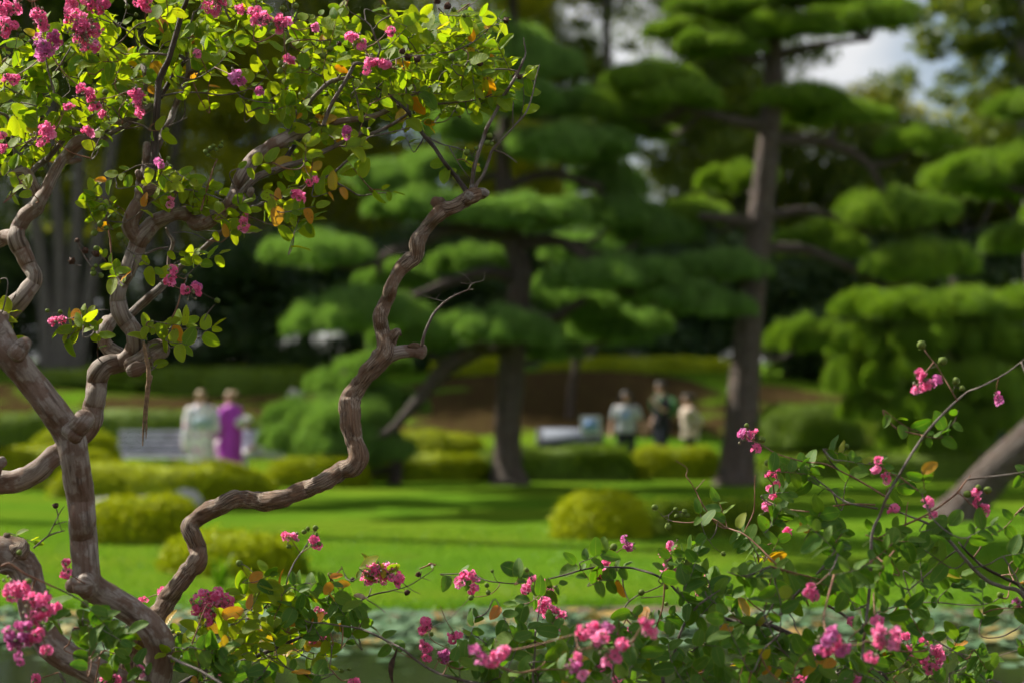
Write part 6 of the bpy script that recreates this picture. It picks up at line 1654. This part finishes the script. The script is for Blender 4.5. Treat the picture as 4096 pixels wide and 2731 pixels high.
T2.wood([('s', [(3510, 3550, 50), (2900, 3250, 40), (2300, 2950, 34), (1990, 2770, 28)]), ('r7', [(1780, 1540, 24), (1640, 1500, 22), (1530, 1450, 20), (1440, 1390, 18), (1340, 1310, 17), (1230, 1250, 16), (1110, 1190, 15), (1000, 1150, 14), (870, 1130, 13), (740, 1110, 12), (620, 1100, 11), (540, 1030, 10), (460, 960, 10), (370, 880, 10), (290, 810, 10), (220, 740, 8), (170, 690, 7), (120, 665, 6)])], (6.1, 6.35), 'branch', 'bark_branch', 10, 0.1, 0.008)
T2.wood([('s', [(3000, 3220, 34), (2400, 2960, 28), (2170, 2800, 22)]), ('r8', [(250, 1564, 18), (262, 1350, 16), (265, 1200, 14), (280, 1110, 11), (300, 980, 8), (320, 900, 7), (300, 830, 5)])], (6.1, 6.25), 'branch', 'bark_branch', 10, 0.1, 0.008)
TW = T2.twig
TW([('s', [(2700, 2960, 16)]), ('r8', [(885, 1564, 14), (880, 1380, 12), (890, 1200, 9), (900, 1080, 7)])], (5.9, 5.5), True, True)
TW([('r9', [(1850, 570, 12), (1800, 480, 11), (1740, 380, 10), (1690, 300, 9), (1640, 240, 8), (1600, 180, 7)])], 5.72, True, True)
TW([('r10', [(1350, 412, 16), (1460, 370, 16), (1590, 310, 16), (1700, 245, 15), (1790, 180, 15), (1850, 130, 14), (1900, 60, 12), (1950, 0, 8)])], 5.9, True, True)
TW([('r10', [(1850, 125, 9), (1900, 165, 8), (1960, 225, 8), (2000, 240, 6)])], 5.9, True, True); TW([('r10', [(1460, 370, 11), (1465, 280, 9), (1480, 200, 7)])], 5.9, True, True)
TW([('r10', [(1900, 545, 12), (1950, 450, 10), (2000, 385, 9), (2060, 330, 6)])], 5.95); TW([('r10', [(1840, 565, 13), (1740, 640, 12), (1640, 730, 12), (1560, 800, 11), (1490, 860, 10), (1420, 940, 7)])], 6.0)
TW([('r10', [(560, 1010, 22), (640, 890, 20), (740, 800, 20), (830, 700, 18), (930, 570, 14)])], (5.9, 5.75)); TW([('r10', [(420, 1125, 24), (560, 1010, 22)])], (5.95, 5.9))
TW([('r10', [(700, 880, 18), (620, 820, 17), (560, 740, 16), (440, 620, 15), (350, 530, 14), (240, 440, 13), (110, 390, 12)]), ('r8', [(1590, 325, 10), (1430, 355, 8), (1300, 345, 6)])], (6.1, 6.45), True, True)
TW([('r8', [(1590, 320, 9), (1520, 210, 10), (1480, 130, 9), (1440, 60, 8), (1400, 0, 7)]), ('r12', [(1870, 1040, 3.5), (1820, 1005, 3)])], 6.45, True, True); TW([('r8', [(1470, 110, 6), (1540, 30, 5)])], 6.45, False, True)
TW([('r10', [(240, 440, 10), (290, 340, 10), (320, 260, 9), (325, 160, 8), (325, 60, 6), (330, 0, 5)])], 6.4, True, True)
TW([('r9', [(1330, 1300, 15), (1200, 1220, 14), (1100, 1160, 14), (1000, 1110, 12), (900, 1060, 12), (820, 1035, 11), (720, 1030, 10), (600, 1000, 9), (480, 960, 9), (380, 900, 8), (280, 850, 7), (260, 780, 6)])], (5.95, 6.3), True, True)
TW([('r9', [(1250, 1380, 15), (1050, 1340, 14), (950, 1290, 14), (870, 1220, 13), (780, 1150, 12), (700, 1100, 11), (620, 1075, 9), (560, 1060, 7)])], (5.95, 6.3)); TW([('r9', [(1230, 1350, 14), (1030, 1345, 13), (880, 1370, 13), (760, 1400, 12), (620, 1390, 10), (520, 1370, 9), (440, 1330, 8), (380, 1310, 6)])], (5.95, 6.35), True, True)
TW([('r8', [(920, 770, 11), (930, 840, 11), (950, 900, 10), (970, 940, 10)])], 6.4); TW([('r8', [(915, 1040, 12), (960, 960, 12), (1040, 900, 10), (1120, 870, 9), (1190, 840, 8)])], 6.4); TW([('r8', [(930, 790, 10), (900, 740, 9), (880, 700, 9)])], 6.42); TW([('r8', [(870, 640, 9), (862, 590, 8), (880, 690, 9)])], 6.42)
TW([('r8', [(1690, 1080, 13), (1640, 980, 11), (1560, 910, 10), (1545, 870, 8)])], 5.9); TW([('r8', [(1060, 920, 9), (1150, 915, 8), (1240, 905, 7)])], 6.35); TW([('r10', [(150, 1420, 16), (300, 1385, 15), (440, 1380, 14), (600, 1410, 14), (740, 1420, 13), (900, 1430, 13)])], 6.1)
TW([('r10', [(1480, 1600, 10), (1540, 1480, 9), (1550, 1400, 8)])], 6.2); TW([('r10', [(2080, 1560, 9), (1980, 1450, 10), (1900, 1370, 11), (1800, 1310, 11), (1700, 1250, 10), (1600, 1220, 8)])], 6.1); TW([('r10', [(2180, 1560, 18), (2080, 1560, 10)]), ('s', [(4050, 2900, 20)])], 6.1)
TW([('r10', [(1400, 985, 10), (1540, 960, 10), (1700, 955, 10), (1850, 970, 9), (2000, 975, 9), (2120, 950, 8), (2200, 890, 10)])], 6.15); TW([('r10', [(1190, 1060, 12), (1300, 1010, 11), (1400, 985, 10)])], 6.0)
TW([('r10', [(2050, 1390, 6), (2180, 1350, 6), (2352, 1300, 6)])], 6.2); TW([('r10', [(2352, 1110, 8), (2280, 1170, 8)])], 6.0); TW([('r10', [(880, 980, 20), (980, 1040, 22), (1080, 1100, 20), (1160, 1130, 16)])], 6.0)
TW([('r7', [(2070, 805, 8), (2050, 850, 7), (1980, 900, 6), (1850, 918, 6)])], 6.45, True, True); TW([('r7', [(1870, 720, 7), (1790, 770, 6), (1760, 740, 5)])], 6.45, True, True); TW([('r7', [(1960, 1260, 9), (1880, 1200, 8), (1790, 1150, 7)])], 6.2); TW([('r8', [(260, 1250, 8), (100, 1350, 9), (-60, 1400, 10)])], 6.15)
TW([('r7', [(1640, 1500, 10), (1700, 1400, 9), (1830, 1360, 8), (1700, 1310, 8), (1560, 1240, 7), (1530, 1170, 6)])], 6.15, True, True); TW([('r7', [(1720, 1180, 7), (1660, 1080, 6), (1620, 980, 5)])], 6.2, True, True); TW([('r7', [(1790, 1290, 8), (1720, 1180, 7)])], 6.2, True, True)

B2 = [('v', 1140, 1320, 60, 20, 3, 6.45, .12, 20, 60, 4, .0), ('v', 1200, 1310, 40, 30, 4, 6.45, .12, 60, 60, 4, .0), ('v', 1270, 1320, 50, 40, 4, 6.45, .12, 20, 60, 5, .0), ('v', 1330, 1280, 60, 30, 4, 6.42, .12, 40, 60, 4, .02), ('v', 1400, 1270, 50, 40, 4, 6.4, .12, 40, 60, 5, .02), ('v', 1460, 1300, 50, 50, 5, 6.35, .15, 60, 60, 6, .04),
      ('v', 1560, 1250, 50, 50, 8, 6.3, .2, 70, 60, 7, .02), ('v', 1640, 1290, 60, 60, 9, 6.2, .25, 60, 60, 8, .03), ('v', 1600, 1180, 60, 30, 3, 6.45, .1, 60, 60, 5, .0), ('v', 1640, 1180, 40, 40, 3, 6.45, .1, 60, 60, 5, .0), ('v', 1720, 1200, 50, 50, 6, 6.4, .15, 60, 60, 7, .0), ('v', 1760, 1260, 50, 50, 6, 6.3, .2, 60, 60, 7, .0), ('v', 1830, 1150, 70, 30, 7, 6.2, .15, 40, 60, 7, .0), ('v', 1880, 1060, 70, 35, 8, 6.2, .15, 30, 60, 7, .02), ('v', 1960, 1060, 50, 40, 5, 6.1, .15, 40, 60, 6, .0),
      ('v', 2040, 1100, 60, 50, 6, 5.9, .2, 40, 60, 6, .0), ('v', 2130, 1000, 60, 60, 6, 5.75, .1, 30, 50, 5, .0), ('v', 2190, 930, 50, 30, 2, 5.72, .05, 10, 50, 3, .0), ('v', 2080, 1060, 50, 40, 3, 5.72, .05, 20, 60, 4, .0), ('v', 1960, 1180, 80, 60, 9, 5.9, .3, 60, 70, 8, .0), ('v', 1900, 1230, 70, 50, 8, 5.8, .3, 60, 70, 8, .0), ('v', 2000, 1260, 60, 60, 7, 5.7, .25, 60, 70, 8, .0), ('v', 2070, 1200, 60, 50, 6, 5.8, .2, 40, 70, 7, .0),
      ('v', 1800, 1350, 90, 40, 11, 5.8, .4, 50, 80, 8, .06), ('v', 1900, 1360, 90, 40, 12, 5.7, .4, 50, 80, 8, .06), ('v', 2000, 1380, 80, 40, 9, 5.7, .4, 50, 80, 8, .06), ('v', 1720, 1390, 80, 50, 10, 5.9, .4, 50, 80, 8, .06), ('v', 1620, 1400, 70, 50, 8, 6.0, .3, 50, 80, 7, .1), ('v', 2130, 1270, 60, 40, 5, 6.0, .2, 40, 60, 6, .06), ('v', 2190, 1200, 50, 30, 3, 5.9, .15, 40, 60, 5, .08),
      ('v', 2260, 1330, 60, 30, 6, 6.0, .15, 20, 60, 6, .03), ('v', 2160, 1385, 90, 20, 6, 6.15, .1, 0, 60, 6, .0), ('v', 2330, 1200, 40, 60, 6, 5.9, .2, 60, 60, 6, .0), ('v', 2320, 1110, 40, 30, 4, 5.8, .2, 60, 60, 6, .0), ('v', 1460, 1390, 50, 40, 4, 6.2, .2, 50, 70, 6, .06), ('v', 1530, 1380, 60, 40, 4, 6.2, .2, 20, 70, 6, .05),
      ('v', 1250, 1470, 60, 60, 9, 6.2, .15, 70, 60, 7, .02), ('v', 1130, 1460, 80, 50, 9, 6.2, .15, 60, 70, 7, .03), ('v', 1090, 1500, 60, 40, 5, 6.15, .15, 120, 60, 6, .05), ('v', 1350, 1500, 70, 50, 10, 5.9, .35, 60, 70, 8, .04), ('v', 1450, 1520, 70, 40, 10, 5.9, .35, 60, 70, 8, .05), ('v', 1550, 1500, 70, 50, 9, 5.9, .3, 60, 70, 8, .06), ('v', 1650, 1510, 70, 50, 9, 5.9, .3, 60, 70, 8, .05), ('v', 1750, 1500, 80, 50, 10, 5.9, .4, 50, 70, 8, .05), ('v', 1850, 1510, 90, 50, 12, 5.9, .4, 50, 70, 8, .06), ('v', 1960, 1520, 80, 40, 9, 5.9, .3, 50, 70, 8, .05),
      ('v', 2060, 1530, 80, 30, 8, 6.1, .2, 60, 60, 7, .0), ('v', 2110, 1480, 50, 40, 4, 6.1, .15, 60, 60, 6, .0), ('v', 2220, 1490, 70, 50, 6, 6.15, .15, 30, 60, 6, .0), ('v', 2280, 1540, 60, 30, 5, 6.1, .15, 40, 60, 6, .0), ('v', 1210, 1540, 100, 25, 8, 6.0, .3, 60, 60, 7, .03), ('v', 890, 1430, 60, 35, 5, 6.3, .1, 120, 60, 6, .0), ('v', 780, 1400, 60, 30, 5, 6.35, .1, 90, 60, 6, .0), ('v', 660, 1320, 40, 30, 3, 6.35, .1, 100, 60, 5, .06),
      ('v', 1170, 1400, 40, 30, 2, 6.3, .1, 80, 60, 5, .0), ('v', 2330, 1450, 30, 40, 2, 6.0, .1, 60, 60, 4, .1)]
B2 = [(*q[:11], q[11] * 0.35, *q[12:]) for q in B2]
T2.shoots([q for q in B2 if q[2] < 1440], 0.33); T2.shoots([q for q in B2 if q[2] >= 1440], 0.55)
T2.shoots([('v', 2450, 1300, 90, 150, 14, 6.0, .4, 20, 70, 8, .03), ('v', 1900, 1660, 300, 70, 22, 6.0, .5, 60, 70, 8, .03), ('v', 2460, 1050, 70, 80, 5, 5.9, .3, 40, 60, 7, .02)])
FL2 = [('r7', 1830, 760, 70, 6.45, 0), ('r7', 1770, 790, 40, 6.45, 0), ('r7', 1855, 860, 26, 6.45, 0), ('r7', 2265, 860, 38, 6.45, 0), ('r7', 1520, 1110, 60, 6.2, 0), ('r7', 1490, 1190, 22, 6.2, 0), ('r7', 1730, 1215, 60, 6.2, 0), ('r7', 1515, 1290, 60, 6.2, 0), ('r7', 1510, 1385, 32, 6.2, 0), ('r7', 1620, 1370, 60, 6.2, 1), ('r7', 1670, 1400, 34, 6.2, 1), ('r7', 1900, 1370, 60, 5.2, 1), ('r7', 2040, 1310, 80, 5.2, 0), ('r7', 2010, 1400, 50, 5.2, 0),
       ('r8', 200, 860, 36, 6.4, 0), ('r8', 390, 830, 56, 6.4, 0), ('r8', 245, 790, 28, 6.4, 0), ('r8', 330, 970, 70, 6.3, 0), ('r8', 370, 1040, 75, 6.3, 0), ('r8', 440, 1100, 50, 6.3, 0), ('r8', 490, 1040, 36, 6.3, 0), ('r8', 800, 620, 50, 6.4, 0), ('r8', 762, 730, 32, 6.4, 0), ('r8', 975, 510, 50, 6.45, 1), ('r8', 945, 470, 30, 6.45, 1), ('r8', 1290, 530, 55, 6.4, 0), ('r8', 1260, 690, 68, 6.4, 0), ('r8', 1250, 610, 36, 6.4, 0), ('r8', 1290, 750, 40, 6.4, 0), ('r8', 1420, 810, 26, 6.35, 0), ('r8', 1580, 785, 24, 6.3, 0), ('r8', 1495, 860, 22, 6.3, 0),
       ('r8', 630, 1180, 85, 5.15, 0), ('r8', 610, 1330, 45, 5.1, 0), ('r8', 760, 1270, 90, 5.1, 0), ('r8', 970, 1260, 75, 5.1, 0), ('r8', 800, 1130, 50, 5.15, 1), ('r8', 1110, 1070, 60, 5.1, 0), ('r8', 1110, 1170, 45, 5.1, 0), ('r8', 700, 1130, 34, 5.15, 0), ('r8', 800, 1390, 34, 5.1, 0), ('r8', 880, 1360, 34, 5.1, 0), ('r8', 870, 1490, 60, 5.9, 0), ('r8', 790, 1450, 34, 5.9, 0), ('r8', 1065, 1360, 46, 6.1, 0), ('r8', 890, 1190, 26, 6.2, 0), ('r8', 975, 1185, 24, 6.2, 0), ('r8', 520, 1460, 65, 5.15, 1), ('r8', 620, 1510, 50, 5.15, 0), ('r8', 2290, 1545, 60, 5.9, 0), ('r8', 2330, 1390, 36, 6.0, 0),
       ('r9', 1565, 390, 58, 5.6, 0), ('r9', 1550, 470, 42, 5.6, 0), ('r9', 1605, 430, 40, 5.6, 0), ('r9', 1700, 440, 38, 5.6, 1), ('r9', 240, 840, 55, 6.3, 1), ('r9', 310, 830, 36, 6.3, 0), ('r9', 330, 930, 44, 6.3, 0), ('r9', 520, 1040, 60, 6.3, 0), ('r9', 470, 1120, 46, 6.3, 0), ('r9', 500, 1185, 26, 6.3, 0), ('r9', 605, 1130, 26, 6.3, 0), ('r9', 440, 1275, 52, 6.35, 0), ('r9', 420, 1345, 40, 6.35, 0), ('r9', 1245, 1040, 55, 5.75, 0), ('r9', 1310, 1150, 34, 5.75, 0), ('r9', 2040, 1400, 50, 5.85, 0), ('r9', 2010, 1330, 26, 5.85, 0), ('r9', 1680, 1445, 40, 5.8, 0), ('r9', 1620, 1340, 40, 5.8, 0), ('r9', 1365, 1380, 28, 5.8, 0), ('r9', 2145, 540, 34, 5.8, 1), ('r9', 1985, 1270, 20, 5.85, 0),
       ('r10', 860, 1230, 80, 5.15, 1), ('r10', 920, 1300, 90, 5.15, 0), ('r10', 830, 1290, 50, 5.15, 1), ('r10', 1000, 1290, 50, 5.15, 1), ('r10', 1300, 1180, 85, 5.1, 0), ('r10', 1370, 1240, 70, 5.1, 0), ('r10', 1260, 1240, 50, 5.1, 0), ('r10', 1215, 1350, 50, 5.15, 0), ('r10', 1320, 1290, 50, 5.1, 0), ('r10', 1490, 1310, 75, 6.1, 0), ('r10', 1580, 1390, 75, 6.1, 0), ('r10', 1680, 1340, 65, 6.1, 0), ('r10', 1460, 1210, 46, 6.1, 0), ('r10', 1620, 1250, 34, 6.1, 0), ('r10', 1660, 1455, 30, 6.1, 0), ('r10', 1700, 1410, 36, 6.1, 0), ('r10', 745, 1390, 42, 6.1, 0), ('r10', 670, 1540, 60, 5.9, 0), ('r10', 1060, 1550, 64, 5.6, 0), ('r10', 735, 860, 34, 5.5, 0), ('r10', 775, 900, 30, 5.5, 0), ('r10', 2310, 975, 30, 6.0, 1), ('r10', 1060, 1100, 24, 5.9, 0), ('r10', 1230, 1120, 40, 5.5, 0), ('r10', 565, 450, 26, 6.4, 0)]
for reg, x_, y_, r_, d, mv in FL2: T2.flowers(reg, x_, y_, r_, d, bool(mv))
T2.caps([('r7', x_, y_, 6.4, s) for x_, y_, s in ((1850, 920, 42), (1980, 880, 38), (1970, 825, 36), (1530, 1160, 34), (1555, 1195, 32), (2010, 720, 26))])
T2.caps([('r8', x_, y_, 6.4, s) for x_, y_, s in ((855, 540, 58), (1415, 665, 62), (1165, 240, 46), (1320, 255, 32), (1390, 270, 36), (1330, 305, 36), (1410, 300, 38), (1365, 300, 30), (1265, 385, 50), (1250, 840, 36), (1250, 965, 30), (1680, 590, 36), (1150, 1330, 36), (1640, 820, 46), (1065, 880, 46), (325, 830, 40), (200, 710, 36))])
T2.caps([('r9', x_, y_, d, s) for x_, y_, d, s in ((1580, 150, 5.65, 66), (1740, 270, 5.65, 66), (1840, 420, 5.68, 56), (265, 755, 6.3, 36), (425, 1035, 6.3, 52), (380, 860, 6.3, 50), (700, 1075, 6.25, 54), (1925, 1270, 5.85, 56), (2080, 1240, 5.85, 56), (1015, 910, 6.1, 40), (555, 1450, 6.35, 64), (370, 1440, 6.35, 40), (1890, 475, 5.7, 40), (2010, 1220, 5.85, 44))])
T2.caps([('r10', x_, y_, 6.0, s) for x_, y_, s in ((1310, 855, 44), (1260, 880, 36), (550, 1465, 34), (610, 1460, 34), (670, 1455, 34), (645, 1430, 30), (1650, 1520, 36), (1500, 1500, 38), (1470, 1430, 38), (1240, 620, 20), (2170, 900, 44))])

for own, mat_, d_, q in ((T2, 'dead_leaf', 6.2, [(1296, 1300, 7), (1280, 1350, 18), (1252, 1430, 46), (1250, 1500, 30), (1262, 1560, 12)]), (T1, 'pale_dead_leaf', 6.42, [(955, 922, 8), (985, 905, 34), (1020, 905, 38), (1060, 922, 14), (1075, 930, 6)])):
    pp, rr = catmull([np.array(at('r7', a, b, d_)) - own.off for a, b, _ in q], [size_of('r7', c, d_) / 2 for *_, c in q], .003)
    v, f, b_ = tube(pp, rr, 12, .25, 70, seed=3.0)
    v[:, 1] = pp[:, 1].mean() + (v[:, 1] - pp[:, 1].mean()) * .35
    mk('curled_dead_leaf', v, f, M[mat_], own.root)
n1 = T1.finish(None); n2 = T2.finish(None)
print('LEAVES', n1, n2)

# ------------------------------------------------------------------ dragonfly resting on the bare twig tip
df = empty('dragonfly', at('r7', 1556, 672, 6.5))
s_ = size_of('r7', 1, 6.5)
M['df_body'] = simple('dragonfly_body', (0.22, 0.085, 0.035), 0.45, 0.4, 200)
m, t, out = mat_new('dragonfly_wing')
p = t.nodes.new('ShaderNodeBsdfPrincipled'); p.inputs['Base Color'].default_value = (.6, .58, .5, 1); p.inputs['Roughness'].default_value = .2
tr = t.nodes.new('ShaderNodeBsdfTransparent'); mxs = t.nodes.new('ShaderNodeMixShader'); mxs.inputs[0].default_value = .3
t.links.new(tr.outputs[0], mxs.inputs[1]); t.links.new(p.outputs[0], mxs.inputs[2]); t.links.new(mxs.outputs[0], out.inputs['Surface'])
def dl(x_, y_, yy=0.0): return Vector(((x_ - 1556) * s_, yy, (672 - y_) * s_))
v, f, _ = tube(*catmull([dl(1465, 702), dl(1500, 688), dl(1530, 676)], [4 * s_, 5 * s_, 6 * s_], .002), 8); mk('abdomen', v, f, M['df_body'], df)
v, f, _ = tube(*catmull([dl(1526, 677), dl(1545, 668), dl(1566, 668)], [6 * s_, 12 * s_, 8 * s_], .002), 10); mk('thorax', v, f, M['df_body'], df)
v, f = sphere(dl(1578, 672), (9 * s_, 11 * s_, 9 * s_), 12, 8); mk('head', v, f, M['df_body'], df)
for yy, x1_, y1_ in ((-.032, 1590, 650), (.034, 1640, 660), (-.028, 1560, 690), (.03, 1622, 684)):
    a = dl(1552, 664); b = dl(x1_, y1_, yy); q = (b - a); sd = Vector((.006, 0, .001))
    vs = [a, a + q * .35 + sd * .8, a + q * .8 + sd, b + sd * .3, b - sd * .3, a + q * .8 - sd * .5, a + q * .35 - sd * .3]
    mk('wing', [tuple(c) for c in vs], [(0, 1, 2, 3, 4, 5, 6)], m, df, smooth=False)
for k in range(6):
    a = dl(1546 + k * 4, 675); b = dl(1552 + (k // 2) * 8, 712, -.004 if k % 2 else .004)
    v, f, _ = tube(*catmull([a, (a + b) / 2 + Vector((0, .004 * (1 if k % 2 else -1), .003)), b], [.0005] * 3, .003), 5); mk('leg', v, f, M['df_body'], df)
tag(df, 'small brown dragonfly perched on the tip of a bare twig', 'dragonfly')
